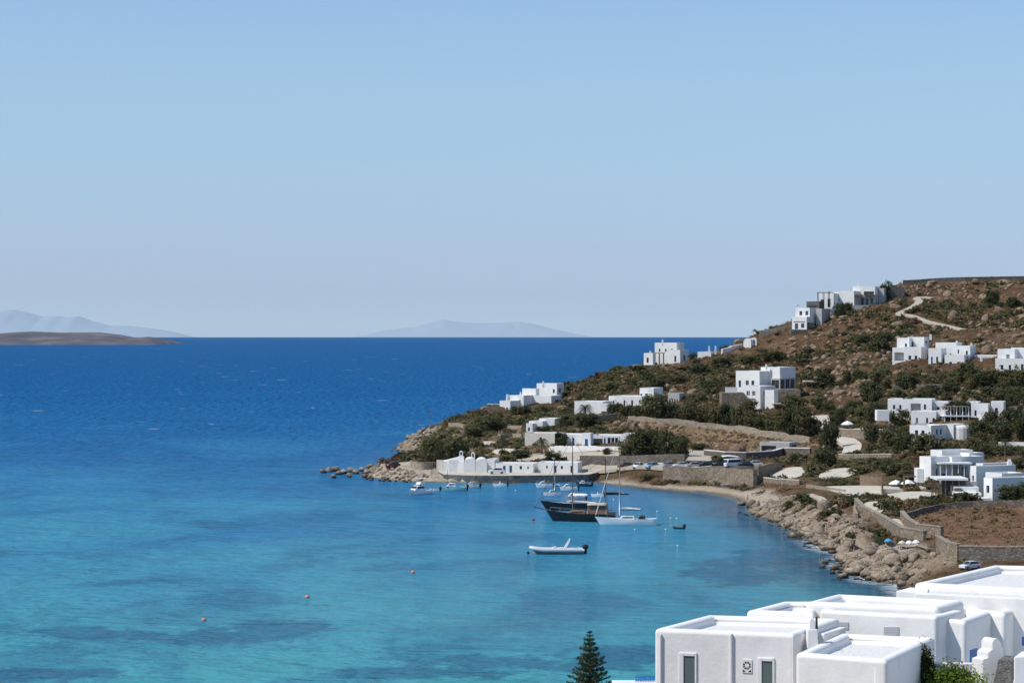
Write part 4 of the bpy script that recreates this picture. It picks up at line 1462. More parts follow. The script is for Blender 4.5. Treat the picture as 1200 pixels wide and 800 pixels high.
# -- shaded villa with pergola
h = House('villa', 'shaded bluish white villa with a white pergola on the lower terraces', -28, 1111, 566, 392, 'villa')
h.block(1089, 1111.5, 1111.5, 534.5, 562, 0, [('L', .28, .42, .5, .9, 'ww'), ('L', .6, .85, .72, 1.0, 'wg')], depth=3)
h.block(1111.5, 1152.5, 1152.5, 534, 560, 2.5, [('L', .03, .5, .45, .98, 'porch'), ('L', .62, .7, .3, .55, 'wb'), ('L', .78, .86, .3, .55, 'wb')], depth=5)
h.block(1100, 1140, 1140, 526.5, 540, 8, [], depth=3)
h.block(1134, 1153, 1153, 530, 548, 6, [], depth=4)
h.pergola(1102, 1137, 543.5, 557, -3, 3.2, 6, 'white_paint', 'white_paint', .2)
h.slab(1075, 1082, 549, 558, 0, 3, 'plaster', 1, 'side_block')

# -- bright white villa at the edge
h = House('villa', 'bright white stepped villa with terraces cut by the picture edge', 62, 1163, 590, 356, 'villa')
h.block(1139, 1144, 1196, 546, 578, 10, [('L', .3, .6, .35, .55, 'wg')])
h.block(1146, 1152, 1192, 543, 552, 16, [])
h.block(1155.5, 1163, 1215, 560, 590, 0, [('L', .3, .65, .3, .6, 'wg'), ('R', .62, .66, .4, .48, 'wg')])
h.block(1160, 1174, 1204, 554.5, 565, 5, [])
h.chimney(1183, 538, 546, 14, .6)
for (xa, xb, ya, yb, dd) in ((1119, 1147, 570.5, 578, 3), (1121, 1150, 577, 584, 0), (1119, 1162, 583.5, 592, -3)):
    h.slab(xa, xb, ya, yb, dd, 3.5, 'plaster', 1.2)
    h.slab(xa - .4, xa + 8, ya + 1.5, yb + 3, dd - .5, .4, 'dark_stone', 1.2, 'terrace_wall')
h.slab(1133, 1145, 564, 572, 5, .4, 'grey_plaster', 1, 'terrace_wall')
h.pergola(1100, 1132, 562.5, 577, 4, 6, 5, 'dark_stone', 'plaster_roof', .3)
h.slab(1104, 1133, 563, 578, 9, .5, 'dark_stone', 1, 'shade_slab')  # dark slab stands in for the shade under the canopy

# -- pool terrace
h = House('pool_terrace', 'wooden-posted pool terrace with a dark retaining wall below the shaded villa', 10, 1070, 584, 384, 'terrace')
h.slab(1034, 1098, 573, 577, 0, 8, 'concrete', 1.5, 'deck')
h.slab(1034, 1098, 577.3, 584, -.4, .35, 'wood', 1, 'front_wall')
h.slab(1066, 1098, 577.5, 586, -3, 2.4, 'dark_stone', 1.5, 'pool_wall')
for x_, yt in ((1034, 556), (1059.5, 559), (1076, 565), (1088.5, 565), (1097.5, 565)):
    b = MB()
    p_ = at(x_, 576, h.D)
    b.box(p_.x - .14, p_.x + .14, p_.y - .14, p_.y + .14, p_.z - 1, EYE - (yt - HY) * h.D / F)
    b.build('post', M['wood'], h.root, h.base)
b = MB()
p0, p1 = at(1061, 559, h.D), at(1076, 559, h.D)
b.box(p0.x, p1.x, p0.y + 2, p0.y + 2.3, p0.z - .1, p0.z + .1)
b.build('beam', M['wood'], h.root, h.base)

# -- small flat-roofed utility building below the dry field
h = House('outbuilding', 'low grey outbuilding with a white flat roof in a dip below the dry field', 25, 925, 530)
h.block(892, 925, 940, 518.5, 530, 0, [('L', .05, .55, .35, 1.0, 'porch'), ('R', .3, .9, .25, .95, 'wg')], 'grey_plaster', depth=5)

# -- wood fence and stepped shelter
wall_line('wooden_fence', [(1008, 570), (1020, 570), (1033, 569)], 1.7, .12, M['wood'], 'brown wooden fence beside the pool terrace', 'fence')

# ------------------------------------------------------------------ near white house
def fquad(pts, z):
    return [at_z(x, y, z) for x, y in pts]


near_base = at_z(930, 742, 20.17)
NB = Vector((near_base.x, near_base.y, 14.0))
nh = thing('white_house', NB, 'rambling near white house with rounded flat roofs stepping away', 'house')


def limewash():
    m = mat('aged_limewash', (.74, .735, .725), .9, .12)
    t = NT(m)
    n1 = t.noise(t.coords((1, 1, 1)), 1.1, 6, .62)
    n2 = t.noise(t.coords((5, 5, .35)), 1.0, 5, .65)
    n3 = t.noise(t.coords((1, 1, 1)), 7.0, 5, .7)
    c = t.ramp(n1, [(.3, (.74, .715, .675)), (.5, (.805, .785, .75)), (.7, (.835, .815, .785))])
    c = t.mix(t.ramp(n2, [(.56, 0.0), (.78, .26)]), c, (.56, .54, .50))
    c = t.mix(t.ramp(n3, [(.62, 0.0), (.78, .3)]), c, (.56, .54, .50))
    t.l(c, t.b.inputs['Base Color'])
    t.bump(t.math('ADD', n3, t.math('MULTIPLY', n1, 2.0)), .35, .03)
    return m


M['limewash'] = limewash()


def near_block(quad, zt, z0=13.0, par=.3, rim=.42, rad=.19, nm='wall', roof=True):
    """quad: front-left, front-right, back-right, back-left seen from above, as world points"""
    q = [Vector((p.x, p.y, 0)) for p in quad]
    if sum(q[i].x * q[(i + 1) % 4].y - q[(i + 1) % 4].x * q[i].y for i in range(4)) < 0:
        q = q[::-1]
    n = 4
    ins = []
    for i in range(n):
        a, c, d = q[i - 1], q[i], q[(i + 1) % n]
        e1, e2 = (c - a).normalized(), (d - c).normalized()
        n1, n2 = Vector((-e1.y, e1.x, 0)), Vector((-e2.y, e2.x, 0))
        k = (n1 + n2)
        k = k / k.length_squared * 2
        ins.append(c + k * rim)
    vs = [(p.x, p.y, z0) for p in q] + [(p.x, p.y, zt) for p in q] + [(p.x, p.y, zt) for p in ins] + [(p.x, p.y, zt - par) for p in ins]
    fs = []
    for i in range(n):
        j = (i + 1) % n
        fs += [(i, j, n + j, n + i), (n + i, n + j, 2 * n + j, 2 * n + i), (2 * n + i, 2 * n + j, 3 * n + j, 3 * n + i)]
    fs += [(3 * n, 3 * n + 1, 3 * n + 2, 3 * n + 3), (3, 2, 1, 0)]
    b = MB()
    b.poly(vs, fs)
    o = bevel(b.build(nm, M['limewash'], nh, NB), rad, 5, 40)
    if roof:
        r = MB()
        cen = sum(ins, Vector()) / 4
        r.face([(cen.x + (p.x - cen.x) * .999, cen.y + (p.y - cen.y) * .999, zt - par + .012) for p in ins])
        r.build('roof', M['near_roof'], nh, NB)
    return o, q


M['near_roof'] = mat_mottled('speckled_roof', [(.44, .42, .39), (.66, .635, .60), (.735, .715, .685), (.78, .76, .735)], 8, .9, .1)
Z1 = 20.17
q1 = fquad([(766.3, 736), (931, 742.5), (985, 724), (829, 719.6)], Z1)
near_block(q1, Z1)
Z2 = 19.8
near_block(fquad([(932, 764.5), (1039.5, 773), (1096.5, 746), (985, 741)], Z2), Z2)
Z3 = 20.38
q3 = [at(960, 714, 83.2), at(1098, 722, 81.4), at(1129, 715.5, 83.2), at(990, 706, 86)]
near_block(q3, Z3, par=.25)
Z4 = 20.36
near_block([at(874, 714, 83.3), at(955, 716.5, 82.6), at(960, 703, 86.2), at(917, 703.7, 86.2)], Z4, par=.3)
Z5 = 20.6
near_block([at_z(943, 704.6, Z5), at_z(1100, 711, Z5), at_z(1131, 702.5, Z5), at_z(979.6, 695, Z5)], Z5, par=.42)
Z6 = 20.2
near_block([at_z(1092, 724, Z6), at_z(1132, 727, Z6), at_z(1162, 716.2, Z6), at_z(1128, 707, Z6)], Z6, par=.3)
near_block([at_z(1130, 713.5, Z6), at_z(1178, 718, Z6), at_z(1245, 695, Z6), at_z(1190, 693, Z6)], Z6 + .02, par=.5)
Z8 = 20.8
near_block([at_z(1071, 682.5, Z8), at_z(1250, 692, Z8), at_z(1290, 664, Z8), at_z(1163.6, 661.5, Z8)], Z8, par=.3)
near_block([at_z(1050, 692, 20.55), at_z(1075, 693, 20.55), at_z(1088, 688.5, 20.55), at_z(1066, 687.6, 20.55)], 20.55, par=.1, roof=False)
near_block([at_z(1073, 699, 20.5), at_z(1260, 708, 20.5), at_z(1262, 697, 20.5), at_z(1076, 688.5, 20.5)], 20.62, par=.06)

# front face details, laid out along the front wall of the first block
A0, A1 = Vector((q1[0].x, q1[0].y, 0)), Vector((q1[1].x, q1[1].y, 0))
fu = (A1 - A0).normalized()
fn = Vector((fu.y, -fu.x, 0))


def on_front(px, py):
    """point of the front wall plane at a photo pixel"""
    k = (px - 600.0) / F
    # A0 + fu*t with X = k*Y
    t_ = (k * A0.y - A0.x) / (fu.x - k * fu.y)
    p = A0 + fu * t_
    return Vector((p.x, p.y, EYE - (py - HY) * p.y / F)), t_


def front_box(x0, x1, y0, y1, d0, d1, material, nm, parent=nh, bev=0.0):
    (pa, ta), (pb, tb) = on_front(x0, y0), on_front(x1, y0)
    zt, zb = pa.z, on_front(x0, y1)[0].z
    b = MB()
    quad = [A0 + fu * ta + fn * d1, A0 + fu * tb + fn * d1, A0 + fu * tb + fn * d0, A0 + fu * ta + fn * d0]
    b.prism([(p.x, p.y) for p in quad], zb, zt)
    o = b.build(nm, M[material], parent, NB)
    if bev:
        bevel(o, bev, 2, 40)
    return o


M['grey_glass'] = mat('frosted_window', (.115, .155, .15), .25, .5)
for xa, xb, ya in ((801.5, 814.5, 768), (893, 905.5, 774)):
    fr = front_box(xa - 5.5, xa, ya - 4, 830, -.02, .05, 'near_trim' if 'near_trim' in M else 'plaster', 'window_frame', bev=.02)
    front_box(xb, xb + 2.2, ya - 4, 830, -.02, .05, 'plaster', 'window_frame', bev=.02)
    front_box(xa + .05, xb - .05, ya - 4, ya, -.02, .05, 'plaster', 'window_frame', bev=.02)
    front_box(xa, xb, ya, 830, -.05, .012, 'grey_glass', 'window')
front_box(773.2, 775.6, 742, 830, -.03, .09, 'plaster', 'drainpipe', bev=.03)
front_box(855.6, 858.6, 741.5, 830, -.03, .09, 'plaster', 'drainpipe', bev=.03)
front_box(928.5, 931, 744, 830, -.03, .1, 'plaster', 'corner_rib', bev=.03)
# round cement vent, the darkness of its holes painted as flat faces
pc, tc_ = on_front(875.5, 779)
b = MB()
r_ = .145


def fpt(du, dz, d):
    p = A0 + fu * (tc_ + du) + fn * d
    return (p.x, p.y, pc.z + dz)


b.poly([fpt(-.16, -.24, .03), fpt(.16, -.24, .03), fpt(.16, .19, .03), fpt(-.16, .19, .03),
        fpt(-.16, -.24, -.03), fpt(.16, -.24, -.03), fpt(.16, .19, -.03), fpt(-.16, .19, -.03)],
       [(0, 1, 2, 3), (1, 0, 4, 5), (2, 1, 5, 6), (3, 2, 6, 7), (0, 3, 7, 4)])
vent = b.build('vent_block', M['plaster'], nh, NB)
b = MB()
for k in range(8):
    a0, a1 = 2 * math.pi * (k + .14) / 8, 2 * math.pi * (k + .86) / 8
    b.face([fpt(math.cos(a0) * .075, math.sin(a0) * .075 + .0, .034), fpt(math.cos(a0) * .135, math.sin(a0) * .135, .034),
            fpt(math.cos(a1) * .135, math.sin(a1) * .135, .034), fpt(math.cos(a1) * .075, math.sin(a1) * .075, .034)])
for sx_ in (-1, 1):
    b.face([fpt(sx_ * .14, -.22, .034), fpt(sx_ * .14, -.14, .034), fpt(sx_ * .06, -.175, .034), fpt(sx_ * .05, -.2, .034)])
b.build('painted_vent_holes', M['painted_hole'], vent, NB)

# chimney by the step between the roofs
p_ = at(951.5, 757, 79.0)
b = MB()


def frus(c, w0, w1, d0, d1, z0, z1, m=0):
    b.poly([(c.x - w0, c.y - d0, z0), (c.x + w0, c.y - d0, z0), (c.x + w0, c.y + d0, z0), (c.x - w0, c.y + d0, z0),
            (c.x - w1, c.y - d1, z1), (c.x + w1, c.y - d1, z1), (c.x + w1, c.y + d1, z1), (c.x - w1, c.y + d1, z1)],
           [(0, 3, 2, 1), (4, 5, 6, 7), (0, 1, 5, 4), (1, 2, 6, 5), (2, 3, 7, 6), (3, 0, 4, 7)], m)


frus(p_, .21, .16, .25, .2, p_.z - .5, p_.z + .58)
chm = bevel(b.build('chimney', M['plaster'], nh, NB), .03, 2)
b = MB()
q_ = Vector((p_.x, p_.y, 0))
frus(q_ + Vector((.0, 0, 0)), .10, .085, .12, .1, p_.z + .58, p_.z + .86)
frus(q_, .085, .02, .1, .05, p_.z + .86, p_.z + .98)
bevel(b.build('chimney_cap', M['plaster'], chm, NB), .02, 2)
b = MB()
frus(q_ + Vector((.17, .16, 0)), .035, .03, .06, .06, p_.z + .55, p_.z + .95)
b.build('flue_pipe', M['darkmetal'], chm, NB)
# masonry bar on the second roof
b = MB()
e0, e1 = at_z(960, 753, 19.6), at_z(985, 745, 19.6)
dv = (e1 - e0).normalized()
sv = Vector((dv.y, -dv.x, 0)) * .2
b.prism([tuple((e0 + sv)[:2]), tuple((e1 + sv)[:2]), tuple((e1 - sv)[:2]), tuple((e0 - sv)[:2])], 19.3, 19.92)
bevel(b.build('roof_bench', M['plaster'], nh, NB), .05, 3)
# vents on the taller block
B0, B1 = Vector((q3[0].x, q3[0].y, 0)), Vector((q3[1].x, q3[1].y, 0))
gu = (B1 - B0).normalized()
gn = Vector((gu.y, -gu.x, 0))
for xa, xb, ya, yb in ((1036, 1053.5, 734, 744), (981.5, 994.5, 728.5, 737)):
    P4 = []
    for (x_, y_) in ((xa, yb), (xb, yb), (xb, ya), (xa, ya)):
        k = (x_ - 600.0) / F
        t_ = (k * B0.y - B0.x) / (gu.x - k * gu.y)
        p = B0 + gu * t_
        P4.append(Vector((p.x, p.y, EYE - (y_ - HY) * p.y / F)))
    b = MB()
    b.poly([p + gn * .025 for p in P4] + [p - gn * .05 for p in P4], [(0, 1, 2, 3), (1, 0, 4, 5), (2, 1, 5, 6), (3, 2, 6, 7), (0, 3, 7, 4)])
    vb = b.build('vent', M['grey_vent'] if 'grey_vent' in M else M.setdefault('grey_vent', mat('grey_vent', (.42, .42, .44), .6, .2)), nh, NB)
    b = MB()
    for k in range(5):
        f0, f1 = (k + .2) / 5, (k + .55) / 5
        L0, L1 = P4[0].lerp(P4[3], f0), P4[0].lerp(P4[3], f1)
        R0, R1 = P4[1].lerp(P4[2], f0), P4[1].lerp(P4[2], f1)
        L0, R0, L1, R1 = L0.lerp(R0, .06), L0.lerp(R0, .94), L1.lerp(R1, .06), L1.lerp(R1, .94)
        b.face([L0 + gn * .03, R0 + gn * .03, R1 + gn * .03, L1 + gn * .03])
    b.build('vent_slats', mat('vent_slats', (.6, .6, .61), .6, .2), vb, NB)
# drainpipe on the front of the second block
b = MB()
pp = at_z(1025.5, 771.5, 19.8)
b.tube([(pp.x, pp.y - .06, 15), (pp.x, pp.y - .06, 19.55), (pp.x, pp.y + .05, 19.66)], .045, 8)
b.build('drainpipe', M['plaster'], nh, NB, smooth=True)
# blue shutter low on the garden side
b = MB()
b0, b1 = at(1138, 776, 80.6), at(1145.6, 775, 81.2)
b.prism([tuple(b0[:2]), tuple(b1[:2]), (b1.x - .03, b1.y + .1), (b0.x - .03, b0.y + .1)], 18.9, 19.34)
b.build('shutter', M['blue_paint'], nh, NB)
b = MB()
b0 = at(1198, 756, 83.5)
b.box(b0.x, b0.x + .4, b0.y, b0.y + .1, b0.z, b0.z + .3)
b.build('shutter', M['blue_paint'], nh, NB)

# white paved court beside the house
b = MB()
b.box(13.2, 40, 66, 104, 15.5, 17.75)
tag(b.build('courtyard', M['plaster_roof']), 'white paved court beside the near house', None, None, 'structure')
# small drain holes high on the walls
for (x_, y_, D_) in ((1074.5, 691.5, 88.0), (1080.5, 698, 88.0)):
    pass

# garden pieces at the lower corner
def solid_px(name, pts, D, depth, material, label, cat, parent=None, bev=.05, slant=(.35, .9)):
    """an upright slab whose front outline is traced at distance D and given real depth"""
    w = [at(x, y, D) for x, y in pts]
    b = MB()
    n = len(w)
    off = Vector((slant[0], slant[1], 0)) * depth
    vs = [tuple(p) for p in w] + [tuple(p + off) for p in w]
    b.poly(vs, [tuple(range(n)), tuple(range(n, 2 * n))[::-1]] + [((i + 1) % n, i, n + i, n + (i + 1) % n) for i in range(n)])
    o = b.build(name, material)
    bm = bmesh.new()
    bm.from_mesh(o.data)
    bmesh.ops.recalc_face_normals(bm, faces=bm.faces)
    bm.to_mesh(o.data)
    bm.free()
    if bev:
        bevel(o, bev, 3, 35)
    return tag(o, label, cat)


solid_px('garden_gable', [(1151, 815), (1152, 772), (1158, 770), (1158, 764), (1163, 760), (1163, 752), (1165, 748.5), (1168, 747), (1171, 749), (1173.5, 753), (1175, 759), (1176.5, 760), (1176.5, 771), (1170, 790), (1168, 815)], 79.0, .25, M['plaster'], 'little white stepped gable with a rounded top beside the blue shutter', 'gable', slant=(-1.2, 1.5))
solid_px('paved_ramp', [(1160, 815), (1170, 772), (1187, 774), (1187, 815)], 77.5, 1.2, M['rubble_stone'], 'grey rough stone wall between the white gable and the white pier', 'wall', bev=.03)
solid_px('garden_pier', [(1184, 815), (1188, 795), (1188, 769), (1215, 768), (1215, 815)], 76.5, 1.5, M['plaster'], 'bluish white pier cut by the picture edge beside the grey stone wall', 'pier')
solid_px('garden_wall', [(1093, 815), (1093, 776), (1150, 776.5), (1150, 815)], 79.5, .2, M['plaster'], 'low white garden wall behind the bright green bush', 'wall')
solid_px('garden_step', [(1088, 815), (1089, 786), (1093, 779.5), (1101, 778), (1108, 779.5), (1110, 786), (1110, 815)], 79.0, .3, M['grey_plaster'], 'rounded grey-white step beside the dark cypress', 'wall', bev=.03)
# terrace with the blue railing beyond the near house
zt_ = 30 - (798.5 - HY) * 96 / F
p0, p1 = at(718, 800, 95.6), at(775, 795, 95.6)
b = MB()
b.box(p0.x, p1.x + 2, p0.y, p0.y + .9, zt_ - 3.5, zt_)
tag(b.build('terrace_slab', M['plaster']), 'white terrace edge beside the tall pine', 'terrace')
rl = thing('railing', (at(745, 797, 96)[0], 96, zt_), 'bright blue railing on the white terrace beside the near house', 'railing')
R0 = Vector((at(745.3, 795, 96)[0], 96.0, zt_))
R1 = Vector((at(766, 795, 96)[0] + .5, 96.1, zt_))
R2 = R0 + Vector((.45, .7, 0))
M['bright_blue'] = mat('bright_blue_paint', (.012, .155, .52), .4, .4)
for qa, qb in ((R0, R1), (R0 - Vector((0, 0, .13)), R1 - Vector((0, 0, .13)))):
    b = MB()
    b.tube([qa + Vector((0, 0, .2)), qb + Vector((0, 0, .21))], .03, 6)
    b.build('rail', M['bright_blue'], rl, R0)
for seg_ in ((R0, R1, 13),):
    for k in range(seg_[2]):
        if k == 0 and seg_[2] == 4:
            continue
        p = seg_[0].lerp(seg_[1], k / (seg_[2] - 1))
        b = MB()
        b.tube([p - Vector((0, 0, .2)), p + Vector((0, 0, .2))], .017, 5)
        b.build('baluster', M['bright_blue'], rl, R0)

# ------------------------------------------------------------------ vegetation
PROT += [(515, 572, 527, 553, 486), (868, 888, 386, 404, 712), (885, 889, 535, 566, 445), (1034, 1080, 631, 645, 306), (725, 890, 539, 552, 462), (1043, 1075, 560, 577, 378), (955, 966, 486, 506, 545), (845, 870, 534, 548, 470)]


def blocked(px, py, hw, hh, Y):
    for xl, xr, yt, yb, D in PROT:
        if px + hw > xl and px - hw < xr and py - hh < yb and py > yt and Y < D + 2:
            return True
    return False


def leaf_cloud(n, rx, ry, rz, leaf, seed, clumps=26, flat=0.0, z0=0.0, hollow=.45, lowest=-.35):
    """many leaf faces gathered in clumps through an ellipsoid; returns verts and quads"""
    r = np.random.default_rng(seed)
    d = r.normal(size=(clumps, 3))
    d /= np.linalg.norm(d, axis=1)[:, None]
    d[:, 2] = np.where(d[:, 2] < lowest + flat, -d[:, 2] * .5, d[:, 2])
    rad = hollow + (1 - hollow) * r.random(clumps) ** .5
    cen = d * rad[:, None]
    csz = .20 + .22 * r.random(clumps)
    k = r.integers(0, clumps, n)
    p = cen[k] + r.normal(size=(n, 3)) * csz[k][:, None] * .55
    p *= np.array([rx, ry, rz])
    p[:, 2] += z0
    a = r.normal(size=(n, 3))
    a /= np.linalg.norm(a, axis=1)[:, None]
    out = p / np.array([rx, ry, rz])
    nrm = out / (np.linalg.norm(out, axis=1)[:, None] + 1e-6) * .7 + r.normal(size=(n, 3)) * .6 + np.array([0, 0, .3])
    nrm /= np.linalg.norm(nrm, axis=1)[:, None]
    a = np.cross(nrm, a)
    a /= np.linalg.norm(a, axis=1)[:, None] + 1e-9
    b = np.cross(nrm, a)
    s = leaf * (.6 + .8 * r.random(n))[:, None]
    q = np.stack([p - a * s - b * s * .6, p + a * s - b * s * .6, p + a * s + b * s * .6, p - a * s + b * s * .6], 1).reshape(-1, 3)
    f = np.arange(4 * n).reshape(n, 4)
    return q, f


HOLD = bpy.data.collections.new('unused')      # never linked to the scene: only holds the mesh patterns
def mesh_only(name, v_, f_, m_, smooth=False):
    o = np_mesh(name, v_, f_, m_, smooth)
    me = o.data
    COL.objects.unlink(o)
    bpy.data.objects.remove(o)
    return me


CROWN = {}
for mk in ('leaf_olive', 'leaf_dark', 'leaf_green'):
    CROWN[mk] = [mesh_only('crown', *leaf_cloud(1500, 1, 1, 1, .09, 100 + i, 44, lowest=-.9), M[mk]) for i in range(4)]
SHRUBS = {}
for mk in ('leaf_scrub', 'leaf_olive', 'leaf_dark', 'leaf_dry', 'flower'):
    SHRUBS[mk] = [mesh_only('shrub', *leaf_cloud(260, 1, 1, .75, .13, 200 + i, 14, z0=.35, flat=.2), M[mk]) for i in range(4)]
HEDGE = mesh_only('hedge', *leaf_cloud(1400, 1, 1, 1, .06, 300, 60, hollow=.2), M['leaf_dark'])


def trunk_mesh(seed):
    b = MB()
    r = random.Random(seed)
    b.tube([(0, 0, -.3), (r.uniform(-.03, .03), 0, .25), (r.uniform(-.06, .06), r.uniform(-.05, .05), .6)], [.07, .05, .035], 7)
    for k in range(4):
        a = 2 * math.pi * (k + r.random()) / 4
        b.tube([(0, 0, .4), (.2 * math.cos(a), .2 * math.sin(a), .62), (.42 * math.cos(a), .42 * math.sin(a), .8)], [.035, .025, .012], 5)
    o = b.build('trunk', M['bark'])
    me = o.data
    COL.objects.unlink(o)
    bpy.data.objects.remove(o)
    return me


TRUNKS = [trunk_mesh(i) for i in range(3)]


def place(name, me, loc, rz=0, sc=(1, 1, 1), parent=None):
    o = bpy.data.objects.new(name, me)
    COL.objects.link(o)
    o.location = loc
    o.rotation_euler = (0, 0, rz)
    o.scale = sc
    o.parent = parent
    return o


def tree(px, pyb, wpx, hpx, mk, label, cat='tree', group=None, name='tree', D=None, low=.03):
    g = gnd(px, pyb) if D is None else at(px, pyb, D)
    s = g.y / F
    w, h = wpx * s / 2, hpx * s
    t = thing(name, g, label, cat, group, rng.uniform(0, 6))
    ch = h * (1 - low)
    place('trunk', rng.choice(TRUNKS), (0, 0, 0), 0, (h * .5, h * .5, h * .75), t)
    place('crown', rng.choice(CROWN[mk]), (0, 0, h * low + ch / 2), rng.uniform(0, 6), (w, w, ch / 2 * 1.02), t)
    return t


tree(520, 545, 48, 37, 'leaf_olive', 'broad dark tamarisk behind the round wall on the point', low=.08)
tree(506, 548, 26, 32, 'leaf_olive', 'lower outer tamarisk bush leaning over the round wall', low=.04)
tree(538, 540, 24, 24, 'leaf_dark', 'dark tree just behind the bell arch of the quay church', low=.05)
T = [  # px, foot, width, height, leaves, label
    (757, 536, 32, 30, 'leaf_dark', 'largest dark tree of the clump beside the long white villa'),
    (744, 534, 24, 24, 'leaf_olive', 'olive tree between the long white villa and the dark clump'),
    (781, 535, 20, 28, 'leaf_dark', 'middle dark tree of the clump above the shore road'),
    (797, 536, 22, 24, 'leaf_dark', 'dark tree at the inland end of the clump above the shore road'),
    (733, 538, 15, 17, 'leaf_olive', 'small grey-green tree in front of the long white villa'),
    (767, 492, 30, 28, 'leaf_olive', 'big olive tree in front of the upper block of the low villa'),
    (657, 522, 16, 15, 'leaf_dark', 'round dark bush against the long white villa wall'),
    (647, 544, 20, 13, 'leaf_dark', 'dark bush above the red-doored quayside house'),
    (610, 537, 24, 9, 'leaf_dark', 'low spreading bush behind the blue-doored quayside house'),
    (590, 538, 11, 11, 'leaf_dark', 'small dark bush on the bank behind the church'),
    (576, 505, 30, 16, 'leaf_dark', 'wide dark bush below the stepped villa at the headland'),
    (556, 512, 22, 14, 'leaf_olive', 'olive bush right behind the large tamarisk'),
    (612, 487, 26, 11, 'leaf_dark', 'dark bushes under the stepped villa terrace'),
    (634, 486, 16, 10, 'leaf_olive', 'small olive bush below the stepped villa'),
    (680, 501, 18, 16, 'leaf_olive', 'rounded olive bush below the low villa beside the palm'),
    (693, 499, 18, 14, 'leaf_dark', 'rounded dark bush at the top of the sloping stone wall'),
    (818, 528, 16, 8, 'leaf_dark', 'lone low bush in the dry golden field'),
    (711, 533, 9, 8, 'leaf_dark', 'tiny round bush on the forecourt of the long villa'),
    (665, 499, 16, 12, 'leaf_dark', 'dark shrub beside the curved roof house'),
    (840, 543, 14, 9, 'leaf_olive', 'yellowish bush at the end of the dark wall by the shore road'),
]
for px_, pb, w_, h_, mk, lb in T:
    tree(px_, pb, w_, h_, mk, lb, name='bush' if 'bush' in lb or 'shrub' in lb else 'tree', cat='bush' if 'bush' in lb or 'shrub' in lb else 'tree')
ROW = [(722, 490, 20, 14), (735, 491, 18, 13), (748, 492, 16, 13), (785, 495, 22, 19), (798, 496, 16, 15), (807, 497, 18, 22), (818, 498, 15, 17), (826, 499, 18, 19), (840, 501, 18, 22),
       (852, 503, 18, 27), (866, 505, 18, 26), (880, 507, 18, 22), (893, 509, 18, 20), (905, 510, 18, 22), (916, 511, 18, 26), (928, 513, 19, 30), (942, 516, 22, 36), (955, 513, 14, 20)]
for i, (px_, pb, w_, h_) in enumerate(ROW):
    tree(px_, pb - 3, w_, h_, 'leaf_olive' if i % 3 else 'leaf_dark', 'bushy olive-green tree in the close row above the long pale stone wall', group='row of bushy trees above the stone wall', low=.05)
